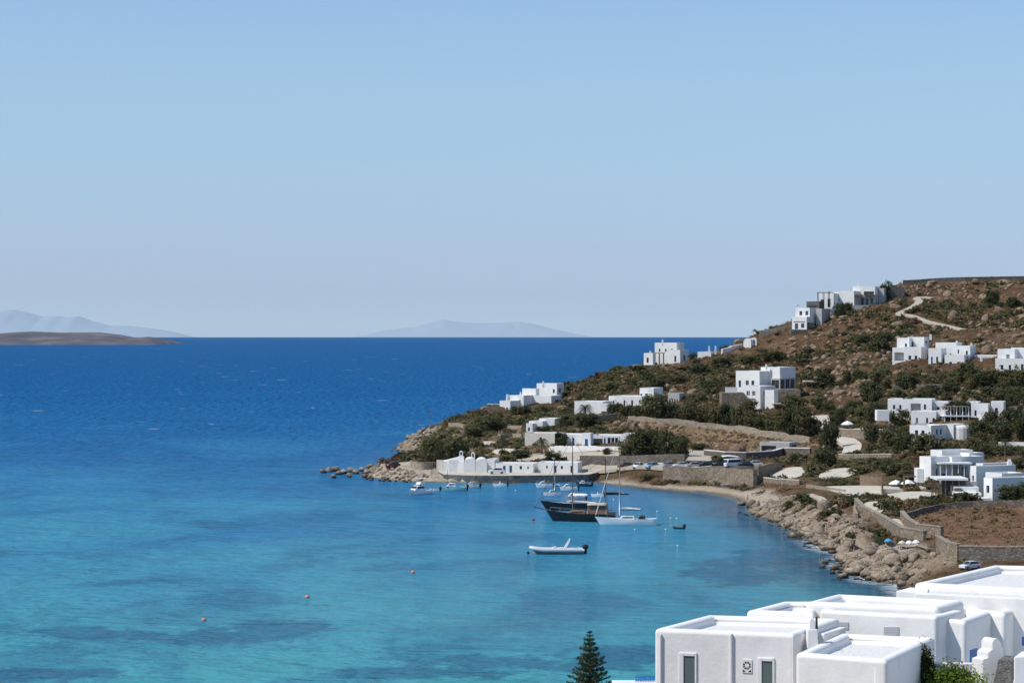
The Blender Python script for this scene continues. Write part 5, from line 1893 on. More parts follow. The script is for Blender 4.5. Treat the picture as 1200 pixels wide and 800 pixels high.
G = [  # gardens on the lower slope
    (974, 530, 17, 42, 'leaf_dark', 'tall dark tree between the two curving garden paths'), (968, 547, 26, 20, 'leaf_dark', 'dense dark tree below the curving garden path'),
    (983, 498, 16, 18, 'leaf_dark', 'dark tree beside the single white umbrella terrace'), (1006, 489, 22, 14, 'leaf_dark', 'dark tree above the umbrella terrace'),
    (1023, 495, 20, 22, 'leaf_dark', 'tall dark tree left of the creeper-wrapped villa terrace'), (1054, 500, 24, 20, 'leaf_dark', 'dark tree standing before the creeper-wrapped villa'),
    (1064, 489, 16, 22, 'leaf_green', 'green tree growing up the creeper-wrapped villa wall'), (1124, 486, 30, 16, 'leaf_dark', 'creeper mass over the pergola of the long villa'),
    (1148, 514, 24, 20, 'leaf_dark', 'round dark tree beside the round-ended villa'), (1160, 506, 22, 22, 'leaf_dark', 'dark tree under the stair block of the long villa'),
    (1186, 506, 28, 26, 'leaf_dark', 'large dark tree at the garden edge near the picture border'), (1202, 520, 24, 34, 'leaf_dark', 'tall dark tree cut by the picture edge in the gardens'),
    (1176, 523, 20, 30, 'leaf_dark', 'dark garden tree before the low white garden wall'), (1085, 534, 30, 24, 'leaf_olive', 'leafy olive tree beside the shaded villa'),
    (1060, 530, 26, 22, 'leaf_dark', 'dark tree below the ramp wall of the round-ended villa'), (1040, 526, 22, 22, 'leaf_olive', 'olive tree on the bank below the umbrella terrace'),
    (1022, 520, 20, 22, 'leaf_dark', 'dark palm-like tree below the umbrella terrace wall'), (1046, 556, 26, 14, 'leaf_olive', 'low olive bush behind the pool terrace'),
    (1062, 563, 20, 12, 'leaf_olive', 'small olive bush beside the pool terrace beam'), (1092, 571, 14, 12, 'leaf_green', 'small green bush in front of the shaded villa'),
    (1122, 566, 13, 11, 'leaf_olive', 'pale spiky bush under the white pergola'), (1151, 455, 24, 20, 'leaf_dark', 'tall dark tree below the rambling house'),
    (1134, 452, 22, 26, 'leaf_dark', 'dark tree beside the blue-windowed block'), (1170, 452, 24, 18, 'leaf_olive', 'rounded olive tree below the edge house'),
    (1186, 450, 22, 16, 'leaf_dark', 'dark rounded bush below the edge house windows'), (1200, 452, 22, 18, 'leaf_olive', 'olive bush cut by the picture edge below the house'),
    (1111, 413, 18, 10, 'leaf_dark', 'dark creeper tree over the rambling house courtyard'), (1162, 358, 18, 17, 'leaf_dark', 'lone round dark bush high on the bare hill'),
    (1172, 362, 9, 8, 'leaf_dark', 'small dark bush next to the lone round one on the hill'), (1187, 361, 14, 12, 'leaf_dark', 'low dark bush near the hilltop at the picture edge'),
    (1140, 362, 10, 6, 'leaf_dark', 'tiny dark bush on the upper hill below the pale boulders'), (973, 366, 10, 22, 'leaf_dark', 'dark creeper hanging down the hilltop house terrace'),
    (985, 372, 14, 16, 'leaf_dark', 'dark bush between the two hilltop villas'), (994, 366, 9, 11, 'leaf_dark', 'small dark tree before the hilltop house wall'),
    (1037, 352, 14, 18, 'leaf_dark', 'dark tree against the hilltop stone side wall'), (878, 482, 18, 14, 'leaf_olive', 'bush before the front block of the three-block villa'),
    (930, 482, 26, 18, 'leaf_olive', 'olive bush under the pergola beside the three-block villa'), (1185, 588, 30, 18, 'leaf_dark', 'dark bush before the bright white stepped villa'),
    (1205, 583, 24, 18, 'leaf_dark', 'bush at the corner of the bright villa cut by the picture edge'), (1192, 436, 10, 10, 'leaf_dark', 'little shrub at the foot of the edge house'),
    (966, 455, 22, 18, 'leaf_dark', 'dark thorn tree beside the flat shelter'), (1010, 405, 22, 14, 'leaf_dark', 'dark scrub bush on the slope left of the cubic house'),
    (1030, 415, 22, 18, 'leaf_dark', 'big scrub bush just left of the cubic house'), (1038, 402, 18, 12, 'leaf_dark', 'scrub bush left of the cubic house roof'),
    (1020, 470, 26, 22, 'leaf_dark', 'dark bush on the rocks above the long villa'), (1062, 455, 26, 14, 'leaf_dark', 'dark bush above the long villa roof'),
    (1090, 464, 24, 12, 'leaf_dark', 'dark bushes behind the long villa roof'), (1115, 462, 24, 13, 'leaf_dark', 'bush behind the middle of the long villa'),
    (1160, 466, 26, 12, 'leaf_dark', 'bush behind the stair block of the long villa'), (1190, 468, 26, 14, 'leaf_dark', 'bush behind the end block of the long villa'),
    (845, 432, 22, 12, 'leaf_dark', 'dark thicket on the ridge below the twin-chimney outbuilding'), (820, 440, 22, 12, 'leaf_dark', 'dark thicket below the ridge villa'),
    (640, 508, 22, 9, 'leaf_dark', 'dark spreading shrub before the curved white roof'), (812, 424, 10, 10, 'leaf_dark', 'dark bush beside the ridge villa wall'), (832, 458, 24, 12, 'leaf_olive', 'olive thicket on the slope below the ridge'),
    (880, 428, 26, 10, 'leaf_dark', 'dark thicket below the domed chapel'), (906, 424, 26, 12, 'leaf_dark', 'dark thicket above the three-block villa'),
    (770, 456, 22, 12, 'leaf_dark', 'dark thicket above the stepped low villa roof'), (720, 458, 22, 10, 'leaf_olive', 'olive thicket on the headland shoulder'),
    (1006, 556, 22, 9, 'leaf_olive', 'low olive bush above the upper round terrace'), (1143, 556, 14, 12, 'leaf_dark', 'dark shrub between the shaded and bright villas'),
]
for px_, pb, w_, h_, mk, lb in G:
    tree(px_, pb, w_, h_, mk, lb, name='bush' if any(k in lb for k in ('bush', 'shrub', 'thicket')) else 'tree', cat='bush' if any(k in lb for k in ('bush', 'shrub', 'thicket')) else 'tree', low=.04)


GR = random.Random(41)
made = []
for k in range(600):
    if len(made) >= 62:
        break
    px_, pb = GR.uniform(958, 1212), GR.uniform(446, 562)
    w_, h_ = GR.uniform(10, 21), GR.uniform(8, 17)
    g = gnd(px_, pb)
    inside = any(sdf(p, np.array([g.x]), np.array([g.y]))[0] > -1.2 for _, p, _, _, _ in PADS) or any((g.x - q.x) ** 2 + (g.y - q.y) ** 2 < (wd / 2 + 1) ** 2 for P2, wd, *_ in RIBS for q in P2)
    if inside or blocked(px_, pb - h_ / 2, w_ / 2, h_ / 2, g.y) or any(abs(px_ - a) < 7 and abs(pb - b_) < 5 for a, b_ in made):
        continue
    made.append((px_, pb))
    mk = GR.choice(('leaf_olive', 'leaf_olive', 'leaf_dark'))
    tree(px_, pb, w_, h_, mk, {'leaf_olive': 'rounded olive-green garden tree among the white villas', 'leaf_dark': 'rounded dark green garden tree among the white villas', 'leaf_green': 'rounded fresh green garden tree among the white villas'}[mk],
         group={'leaf_olive': 'olive-green trees in the villa gardens', 'leaf_dark': 'dark trees in the villa gardens', 'leaf_green': 'fresh green trees in the villa gardens'}[mk])


def hedge(px0, py0, px1, py1, h, w, label, n=1):
    a, c = gnd(px0, py0), gnd(px1, py1)
    d = c - a
    o = place('hedge', HEDGE, (a + c) / 2 + Vector((0, 0, h * .42)), math.atan2(d.y, d.x), (d.length / 2, w, h * .62))
    tag(o, label, 'hedge')


hedge(954, 569, 1008, 569, 1.5, 1.0, 'clipped dark hedge along the back of the largest paved terrace')
hedge(1014, 588, 1038, 587, 1.2, .9, 'short clipped hedge between the two lower terraces')
hedge(984, 592, 1012, 591, 1.3, 1.8, 'dark spreading hedge on the bank above the rocks')
hedge(1000, 545, 1060, 544, 1.1, 1.2, 'long dark hedge under the garden wall with the pale top')
hedge(1082, 592, 1104, 592, 1.0, 1.5, 'dark clipped hedge in front of the pool terrace')
hedge(1150, 532, 1205, 532, 1.6, 1.6, 'yellow-green hedge above the bright villa')
hedge(1022, 640, 1052, 640, .9, 1.0, 'dark shrub hedge beside the blue beach umbrella')

# ---- palms
b = MB()
r_ = random.Random(3)
for k in range(22):
    a = 2 * math.pi * k / 22 + r_.uniform(-.1, .1)
    el = r_.choice((.95, .6, .25, -.1)) + r_.uniform(-.1, .1)
    L = 1.0
    pts = []
    for j in range(7):
        f = j / 6
        rr = L * f * math.cos(el) * (1 - .12 * f)
        zz = L * f * math.sin(el) - .75 * f * f
        pts.append(Vector((rr * math.cos(a), rr * math.sin(a), zz)))
    side = Vector((-math.sin(a), math.cos(a), 0))
    for j in range(6):
        for sgn in (-1, 1):
            for q in range(3):
                p0 = pts[j].lerp(pts[j + 1], q / 3)
                p1 = pts[j].lerp(pts[j + 1], (q + .6) / 3)
                tip = p1 + side * sgn * .26 * (1 - abs(j / 6 - .45)) + (pts[j + 1] - pts[j]) * .6 - Vector((0, 0, .1))
                b.face([p0, p1, tip])
o = b.build('crown', M['palm'])
PALM = o.data
COL.objects.unlink(o)
bpy.data.objects.remove(o)
b = MB()
b.lathe([(.16, -.1), (.12, .1), (.095, .3), (.1, .5), (.085, .75), (.1, 1.0), (.05, 1.06)], seg=9)
o = b.build('trunk', M['bark'])
PTRUNK = o.data
COL.objects.unlink(o)
bpy.data.objects.remove(o)
for px_, pb, pc_, w_, lb in ((635, 533, 517, 26, 'palm with drooping fronds before the curved end of the long villa'), (656, 504, 492, 18, 'small palm beside the curved roof house'),
                             (686, 490, 477, 26, 'palm crown rising over the low villa wall'), (1041, 340, 331, 15, 'palm on the skyline beside the hilltop stone wall'),
                             (997, 342, 336, 9, 'thin palm behind the hilltop house roof'), (589, 524, 513, 22, 'dark palm among the headland terraces'),
                             (1043, 512, 497, 18, 'palm at the end of the umbrella terrace'), (1178, 540, 516, 16, 'slender palm before the garden wall at the edge')):
    g = gnd(px_, pb)
    s = g.y / F
    t_ = thing('palm_tree', g, lb, 'palm', None, rng.uniform(0, 6))
    hh = (pb - pc_) * s
    place('trunk', PTRUNK, (0, 0, 0), 0, (1.6, 1.6, hh), t_)
    place('crown', PALM, (0, 0, hh), 0, (w_ * s / 2 * 1.1,) * 3, t_)

# ---- tall pine by the near house
PD = 125.0
apex = at(691, 737.5, PD)
gz = float(h_at(apex.x, apex.y)[0])
pine = thing('pine_tree', (apex.x, apex.y, gz), 'dark layered conifer with a pointed top against the water', 'tree')
Hp = apex.z - gz
b = MB()
b.tube([(0, 0, -.5), (0, 0, Hp * .5), (0, 0, Hp - .6), (0, 0, Hp)], [.22, .14, .035, .012], 8)
b.build('trunk', M['bark'], pine)
pr = np.random.default_rng(9)
V_, F_ = [], []
z = Hp - .12
lev = 0
nv = 0
while z > 1.0:
    dz = Hp - z
    Lb = min(.10 + .40 * dz ** .93, 2.6) * pr.uniform(.88, 1.08)
    nb = 5 if dz < .6 else 7
    a0 = pr.uniform(0, 6)
    for k in range(nb):
        a = a0 + 2 * math.pi * k / nb + pr.normal() * .12
        L_ = Lb * pr.uniform(.78, 1.1)
        m_ = max(4, int(L_ / .055))
        for j in range(m_):
            f = (j + .5) / m_
            rr = L_ * f
            c_ = np.array([math.cos(a) * rr, math.sin(a) * rr, z + L_ * (.10 * f + .22 * f * f) - .04])
            wd = (.05 + .10 * math.sin(math.pi * min(1, f * .9 + .1))) * min(1, .35 + dz * .6)
            for q in range(7 if dz > .4 else 4):
                p = c_ + np.array([-math.sin(a), math.cos(a), 0]) * pr.normal() * wd * 1.1 + np.array([0, 0, 1]) * (abs(pr.normal()) * wd * .55)
                t1 = pr.normal(size=3)
                t1 /= np.linalg.norm(t1)
                t2 = np.cross(t1, pr.normal(size=3))
                t2 /= np.linalg.norm(t2) + 1e-9
                sz_ = .034 * pr.uniform(.6, 1.4) * (1 if dz > .5 else .7)
                V_ += [p - t1 * sz_ * 1.5 - t2 * sz_ * .5, p + t1 * sz_ * 1.5 - t2 * sz_ * .5, p + t1 * sz_ * 1.5 + t2 * sz_ * .5, p - t1 * sz_ * 1.5 + t2 * sz_ * .5]
                F_.append((nv, nv + 1, nv + 2, nv + 3))
                nv += 4
    z -= (.20 + .09 * min(1, dz)) * pr.uniform(.85, 1.15) if dz < 4.5 else .5
    lev += 1
np_mesh('crown', np.array(V_), np.array(F_), M['leaf_pine'], False, pine)

# ---- planting by the near house
g_ = at(1122, 820, 78.2)
bt = thing('garden_bush', g_, 'bright green leafy bush at the foot of the near house', 'bush')
v_, f_ = leaf_cloud(12000, 1.0, .5, 1.10, .036, 77, 130, hollow=.2)
np_mesh('crown', v_, f_, M['leaf_bright'], False, bt)
b = MB()
b.tube([(0, 0, -1.5), (0, 0, .4)], .06, 7)
b.build('trunk', M['bark'], bt)
v_, f_ = leaf_cloud(9000, .34, .34, 1.05, .032, 78, 80, hollow=.1, lowest=-.95)
c_ = np_mesh('cypress', v_, f_, M['leaf_dark'])
c_.location = at(1084, 802, 78.9)
tag(c_, 'narrow dark cypress against the near house side wall', 'cypress')

# ------------------------------------------------------------------ scrub and boulders scattered over the ground
pads_sdf = [(p, max(q[0] for q in p), min(q[0] for q in p), max(q[1] for q in p), min(q[1] for q in p)) for _, p, _, _, _ in PADS]


def on_paving(x, y, marg):
    bad = np.zeros(len(x), dtype=bool)
    for p, x1, x0, y1, y0 in pads_sdf:
        bad |= sdf(p, x, y) > -marg
    for P2, width, *_ in RIBS:
        for q in P2[::2]:
            bad |= (x - q.x) ** 2 + (y - q.y) ** 2 < (width / 2 + marg + .9) ** 2
    return bad


def attr_at(A, x, y):
    return h_at(x, y, A.reshape(XX.shape))


N = 110000
sxs, sys_ = nrg.uniform(-75, 215, N), nrg.uniform(280, 790, N)
hz = h_at(sxs, sys_)
ppx = 600 + sxs * F / sys_
ppy = HY + (EYE - hz) * F / sys_
dsh = attr_at(D_SH, sxs, sys_)
ok = (dsh > 2.5) & (ppx > 440) & (ppx < 1235) & (ppy < 700) & (ppy > 330)
a_s, a_g, a_r, a_f, a_c = (attr_at(A, sxs, sys_) for A in (A_SAND, A_GOLD, A_ROCK, A_FIELD, A_CALM))
pat = vnoise(sxs, sys_, 34, 501, 3)
pat2 = vnoise(sxs, sys_, 30, 601, 3)
a_h = attr_at(A_HEAD, sxs, sys_)
a_b = attr_at(A_BARE, sxs, sys_)
dens = (1 - .72 * a_h) * (1 - .5 * a_b) * np.clip(.42 + 1.7 * pat, .05, 1) * (1 - a_s) * (1 - .88 * a_g) * (1 - .6 * a_r) * (1 - .6 * a_f) * (1 - .35 * a_c)
ok &= ~on_paving(sxs, sys_, .4)
pick = ok & (nrg.random(N) < dens * .74)
ii = np.where(pick)[0]
items = []
for i in ii:
    sz = float(np.clip(nrg.lognormal(-.22, .42), .35, 2.0))
    if a_g[i] > .4 or a_f[i] > .4 or a_r[i] > .4:
        sz *= .55
    s = sys_[i] / F
    if sys_[i] < 330:
        sz *= .6
    if blocked(ppx[i], ppy[i], sz / s, sz * 1.05 / s, sys_[i]):
        continue
    dry = a_f[i] > .4 or a_g[i] > .4 or nrg.random() < .24
    mk = 'leaf_dry' if dry else ('leaf_scrub', 'leaf_scrub', 'leaf_dark', 'leaf_olive')[int(nrg.integers(0, 4))]
    items.append((sz * F / sys_[i], sxs[i], sys_[i], hz[i], sz, mk, ppx[i], ppy[i]))
for PL, PC, PR in SEATS:      # low planting at the foot of the houses
    if 478 < PC.y < 492 and PC.x < 30:
        continue
    for a_, b_ in ((PL, PC), (PC, PR)):
        for k in range(int((b_ - a_).length / 2.2) + 1):
            if rng.random() < .35:
                continue
            p = a_.lerp(b_, rng.random())
            y_ = p.y - rng.uniform(.6, 1.6)
            x_ = p.x + rng.uniform(-.4, 1.0)
            sz = rng.uniform(.35, .75)
            z_ = float(h_at(x_, y_)[0])
            items.append((sz * F / y_, x_, y_, z_, sz, rng.choice(('leaf_scrub', 'leaf_olive', 'leaf_dark')), 0, 0))
for k in range(34):      # scrub on the bank against the beach wall
    px_ = rng.uniform(726, 884)
    g = at_z(px_, rng.uniform(567.5, 571) if px_ > 780 else rng.uniform(556, 566), 0)
    z_ = float(h_at(g.x, g.y + 4)[0])
    sz = rng.uniform(.5, 1.2)
    items.append((sz * F / g.y, g.x, g.y + 4, z_, sz, rng.choice(('leaf_dry', 'leaf_olive', 'leaf_scrub')), px_, 560))
items.sort(reverse=True)
SH_LAB = {'leaf_scrub': ('grey-green scrub bush on the dry rocky hillside', 'scrub bushes on the hillside'), 'leaf_dark': ('dark green bush on the dry rocky hillside', 'dark bushes on the hillside'),
          'leaf_olive': ('olive-green bush on the dry rocky hillside', 'olive bushes on the hillside'), 'leaf_dry': ('dry brown bush on the rocky hillside', 'dry bushes on the hillside')}
for k, (ap, x, y, zg, sz, mk, qx, qy) in enumerate(items[:285]):
    o = place('bush', rng.choice(SHRUBS[mk]), (x, y, zg - .1), rng.uniform(0, 6), (sz, sz, sz * rng.uniform(.7, 1.1)))
    tag(o, SH_LAB[mk][0], 'bush', SH_LAB[mk][1])
for mk in SH_LAB:
    rest = [q for q in items[285:] if q[5] == mk]
    if not rest:
        continue
    vv, ff = [], []
    tm = [leaf_cloud(64, 1, 1, .75, .20, 700 + i, 9, z0=.3, flat=.2) for i in range(5)]
    base_n = 0
    for (ap, x, y, zg, sz, _, _, _) in rest:
        v0, f0 = tm[rng.randrange(5)]
        a = rng.uniform(0, 6.28)
        ca, sa = math.cos(a) * sz, math.sin(a) * sz
        w = np.c_[v0[:, 0] * ca - v0[:, 1] * sa + x, v0[:, 0] * sa + v0[:, 1] * ca + y, v0[:, 2] * sz * rng.uniform(.7, 1.1) + zg - .1]
        vv.append(w)
        ff.append(f0 + base_n)
        base_n += len(v0)
    tag(np_mesh('undergrowth', np.concatenate(vv), np.concatenate(ff), M[mk]), None, None, None, 'stuff')
# dry grass and weeds of the walled field and the banks
gi = np.where(ok & (nrg.random(N) < (1.0 * a_f + .22 * a_g + .25 * (1 - a_r) * (1 - a_s))))[0][:9000]
t0 = leaf_cloud(14, 1, 1, .9, .26, 801, 5, z0=.4)
vv = []
ff = []
for k, i in enumerate(gi):
    sz = nrg.uniform(.18, .5)
    w = t0[0] * sz
    a = nrg.uniform(0, 6.28)
    vv.append(np.c_[w[:, 0] * math.cos(a) - w[:, 1] * math.sin(a) + sxs[i], w[:, 0] * math.sin(a) + w[:, 1] * math.cos(a) + sys_[i], w[:, 2] + hz[i] - .03])
    ff.append(t0[1] + k * len(t0[0]))
tag(np_mesh('dry_grass', np.concatenate(vv), np.concatenate(ff), M['leaf_straw']), None, None, None, 'stuff')


# low tufts and thorn cushions between the bushes
hi_ = np.where(ok & (nrg.random(N) < .34 * (1 - a_s) * (1 - a_r) * (1 - a_f) * (.5 + .5 * (hz > 4))))[0][:15000]
for mk, part_ in (('leaf_scrub', hi_[::3]), ('leaf_dry', hi_[1::3]), ('leaf_straw', hi_[2::3])):
    vv, ff = [], []
    for k, i in enumerate(part_):
        sz = nrg.uniform(.2, .55)
        w = t0[0] * sz
        a = nrg.uniform(0, 6.28)
        vv.append(np.c_[w[:, 0] * math.cos(a) - w[:, 1] * math.sin(a) + sxs[i], w[:, 0] * math.sin(a) + w[:, 1] * math.cos(a) + sys_[i], w[:, 2] * .8 + hz[i] - .03])
        ff.append(t0[1] + k * len(t0[0]))
    tag(np_mesh('undergrowth', np.concatenate(vv), np.concatenate(ff), M[mk]), None, None, None, 'stuff')


# boulders
def rock_verts(seed, sub=2):
    bm = bmesh.new()
    bmesh.ops.create_icosphere(bm, subdivisions=sub, radius=1)
    r = np.random.default_rng(seed)
    pl = r.normal(size=(7, 3))
    pl /= np.linalg.norm(pl, axis=1)[:, None]
    of = r.uniform(.38, .72, 7)
    for v in bm.verts:
        p = np.array(v.co)
        for n_k, o_k in zip(pl, of):
            d = p @ n_k - o_k
            if d > 0:
                p = p - n_k * d * 1.0
        p = p * (1.28 + .10 * math.sin(p[0] * 5 + seed) * math.cos(p[1] * 4 - seed) + .05 * math.sin(p[2] * 11 + seed))
        v.co = p * np.array([1.0, .85, .72])
    bm.verts.ensure_lookup_table()
    vs = np.array([v.co[:] for v in bm.verts])
    fs = np.array([[v.index for v in f.verts] for f in bm.faces])
    bm.free()
    return vs * .85, fs


ROCKT = [rock_verts(i) for i in range(8)]
ROCKL = [rock_verts(20 + i, 1) for i in range(6)]
ROCKM = {mk: [mesh_only('boulder', v0, f0, M[mk]) for v0, f0 in ROCKT] for mk in ('rock_hill', 'rock_shore')}
N2 = 110000
rx_, ry_ = nrg.uniform(-80, 215, N2), nrg.uniform(275, 790, N2)
rh = h_at(rx_, ry_)
qx_ = 600 + rx_ * F / ry_
qy_ = HY + (EYE - rh) * F / ry_
dS = attr_at(D_SH, rx_, ry_)
r_s, r_g, r_r, r_f, r_c = (attr_at(A, rx_, ry_) for A in (A_SAND, A_GOLD, A_ROCK, A_FIELD, A_CALM))
clus = vnoise(rx_, ry_, 26, 901, 3)
dn = np.clip(.14 + 1.3 * clus, 0.02, 1) * (1 - r_s) * (1 - .6 * r_g) * (1 - .95 * r_f) * (1 - .8 * r_c) * sstep(2, 9, rh) * .8
dn = np.maximum(dn, r_r * 1.0 * (dS > -1.5))
dn = np.where((dS > -2.2) & (dS < 1.5) & (r_r > .05), .9, dn)
okr = (dS > -2.2) & (qx_ > 440) & (qx_ < 1235) & (qy_ < 705) & (qy_ > 331) & (r_s < .35) & ~on_paving(rx_, ry_, 1.6)
pk = np.where(okr & (nrg.random(N2) < dn * .50))[0]
rocks = []
for i in pk:
    shore_ = r_r[i] > .3 or dS[i] < 4
    sz = float(np.clip(nrg.lognormal(-.68 if not shore_ else -1.0, .55), .16, 1.9))
    if ry_[i] < 345:
        sz = min(sz, .8)
    s = ry_[i] / F
    if blocked(qx_[i], qy_[i], sz / s, sz / s, ry_[i]):
        continue
    rocks.append((sz * F / ry_[i], rx_[i], ry_[i], max(rh[i], -.25), sz, 'rock_shore' if shore_ else 'rock_hill'))
for px_, py_, sz in ((379, 554, 1.0), (386, 553, 1.3), (394, 552, 1.4), (398, 556, 1.1), (405, 555, 1.5), (411, 553, 1.2), (417, 555, 1.3), (424, 552, 1.0), (391, 560, .9), (409, 559, 1.0), (434, 549, 1.3), (430, 555, 1.5),
                     (432, 561, .8), (476, 526, 1.8), (470, 524, 1.4), (482, 520, 2.0), (487, 514, 1.6), (492, 508, 1.8), (499, 505, 1.7), (992, 669, 1.0), (981, 655, .9), (1004, 648, .8), (879, 595, 1.5), (887, 600, 1.4), (896, 605, 1.3), (910, 612, 1.2),
                     (925, 619, 1.1), (940, 628, 1.2), (955, 638, 1.0), (968, 645, 1.2), (977, 648, 1.0), (870, 592, .9), (1006, 660, 1.5), (1020, 663, 1.6), (1036, 668, 1.3), (1014, 672, 1.1)):
    g = at_z(px_, py_, 0.0)
    rocks.append((sz * F / g.y * 1.4, g.x, g.y, max(0.1, float(h_at(g.x, g.y)[0])), sz * .8, 'rock_shore'))
for px_, py_, sz in ((1014, 458, 2.2), (1018, 462, 1.7), (1007, 452, 1.6), (925, 415, 1.6), (920, 420, 1.3), (780, 438, 1.3), (790, 440, 1.5), (797, 437, 1.0), (1092, 332, 1.8), (1130, 334, 1.6), (1145, 333, 1.9), (1110, 347, 2.0), (1178, 333, 2.2), (1184, 335, 1.5), (995, 440, 1.6),
                     (985, 447, 1.7), (1003, 465, 1.4), (812, 462, 2.0), (820, 466, 1.4), (738, 496, 1.6), (732, 500, 1.4), (745, 499, 1.7), (1182, 355, 1.3), (1196, 365, 1.4), (752, 500, 1.2)):
    g = gnd(px_, py_)
    rocks.append((sz * F / g.y * 1.4, g.x, g.y, g.z, sz * .8, 'rock_hill'))
for k in range(150):
    px_, py_ = rng.uniform(424, 500), rng.gauss(556, 4)
    if py_ > 558 - (px_ - 424) * .0 + 8 or py_ < 547 + max(0, px_ - 450) * .16:
        continue
    g = gnd(px_, py_)
    sz = rng.uniform(.2, .75)
    rocks.append((sz * F / g.y, g.x, g.y, max(g.z, 0), sz, 'rock_shore'))
SL = [(878, 593), (905, 607), (930, 618), (952, 631), (975, 643), (988, 650), (988, 660), (1006, 671), (1025, 680), (1052, 682)]
for k in range(330):      # broken rock along the water's edge
    i = rng.randrange(len(SL) - 1)
    f = rng.random()
    px_ = SL[i][0] + (SL[i + 1][0] - SL[i][0]) * f + rng.gauss(3, 4)
    py_ = SL[i][1] + (SL[i + 1][1] - SL[i][1]) * f - abs(rng.gauss(0, 7)) + 1.5
    g = gnd(px_, py_)
    sz = min(1.25, rng.lognormvariate(-.75, .45))
    if blocked(px_, py_, sz * F / g.y, sz * F / g.y, g.y):
        continue
    rocks.append((sz * F / g.y, g.x, g.y, max(g.z, -.1), sz, 'rock_shore'))
for k in range(150):      # the low rocky point
    px_, py_ = rng.gauss(1022, 22), rng.gauss(664, 7)
    if py_ < 652:
        continue
    g = gnd(px_, py_)
    sz = min(1.3, rng.lognormvariate(-.7, .45))
    rocks.append((sz * F / g.y, g.x, g.y, max(g.z, -.1), sz, 'rock_shore'))
for cx, cy, sx_, sy_, nn in ((1000, 440, 34, 20, 130), (945, 425, 26, 18, 60), (1130, 345, 50, 10, 50), (800, 444, 22, 9, 40), (765, 501, 26, 3, 40), (980, 380, 30, 10, 40), (1060, 445, 30, 12, 50), (720, 470, 30, 8, 25)):
    for k in range(nn):
        px_, py_ = rng.gauss(cx, sx_), rng.gauss(cy, sy_)
        g = gnd(px_, py_)
        sz = min(1.7, rng.lognormvariate(-.42, .5))
        if py_ < 332 or px_ > 1225 or on_paving(np.array([g.x]), np.array([g.y]), sz + .5)[0] or blocked(px_, py_, sz * F / g.y, sz * F / g.y, g.y):
            continue
        rocks.append((sz * F / g.y, g.x, g.y, g.z, sz, 'rock_hill'))
rocks.sort(reverse=True)
RL = {'rock_hill': ('tan weathered boulder lying among the hillside scrub', 'boulders on the hillside'), 'rock_shore': ('pale grey rock on the stony shore by the water', 'rocks along the shore')}
cnt = {'rock_hill': 0, 'rock_shore': 0}
rest = {'rock_hill': [], 'rock_shore': []}
for q in rocks:
    ap, x, y, zg, sz, mk = q
    if cnt['rock_hill'] + cnt['rock_shore'] < 285:
        cnt[mk] += 1
        o = place('boulder' if mk == 'rock_hill' else 'shore_rock', rng.choice(ROCKM[mk]), (x, y, zg + sz * .12), rng.uniform(0, 6), (sz, sz * rng.uniform(.7, 1.5), sz * rng.uniform(.7, 1.35)))
        o.rotation_euler = (rng.uniform(-.5, .5), rng.uniform(-.5, .5), rng.uniform(0, 6))
        tag(o, RL[mk][0], 'boulder' if mk == 'rock_hill' else 'rock', RL[mk][1])
    else:
        rest[mk].append(q)
for mk, qs in rest.items():
    vv, ff, bn = [], [], 0
    for ap, x, y, zg, sz, _ in qs:
        v0, f0 = ROCKL[rng.randrange(6)]
        a = rng.uniform(0, 6.28)
        vv.append(np.c_[(v0[:, 0] * math.cos(a) - v0[:, 1] * math.sin(a)) * sz + x, (v0[:, 0] * math.sin(a) + v0[:, 1] * math.cos(a)) * sz * 1.1 + y, v0[:, 2] * sz + zg + sz * .1])
        ff.append(f0 + bn)
        bn += len(v0)
    if vv:
        tag(np_mesh('rubble', np.concatenate(vv), np.concatenate(ff), M[mk]), None, None, None, 'stuff')
print('SHRUBS', len(items), 'ROCKS', len(rocks), cnt)

# ------------------------------------------------------------------ boats
HULLC = {'white': mat('white_gelcoat', (.76, .77, .77), .25, .5), 'black': mat('black_hull_paint', (.010, .012, .016), .25, .5), 'navy': mat('dark_blue_hull', (.015, .028, .05), .25, .5),
         'turq': mat('turquoise_hull', (.20, .42, .46), .4, .4), 'grey': mat('grey_hull', (.36, .39, .41), .35, .4), 'rib': mat('grey_white_rubber', (.56, .58, .59), .55, .3), 'tan': mat('varnished_wood', (.22, .115, .05), .35, .4)}
M['deck'] = mat_mottled('teak_deck', [(.30, .22, .15), (.38, .29, .20)], 4, .7, .2)
M['gdeck'] = mat('pale_deck', (.60, .60, .58), .6, .3)
M['sail'] = mat_mottled('furled_sail', [(.62, .62, .60), (.72, .72, .70)], 3, .8, .1)
M['beige'] = mat('beige_canvas', (.45, .39, .31), .85, .1)
M['seat'] = mat('cream_cushion', (.66, .62, .55), .7, .2)


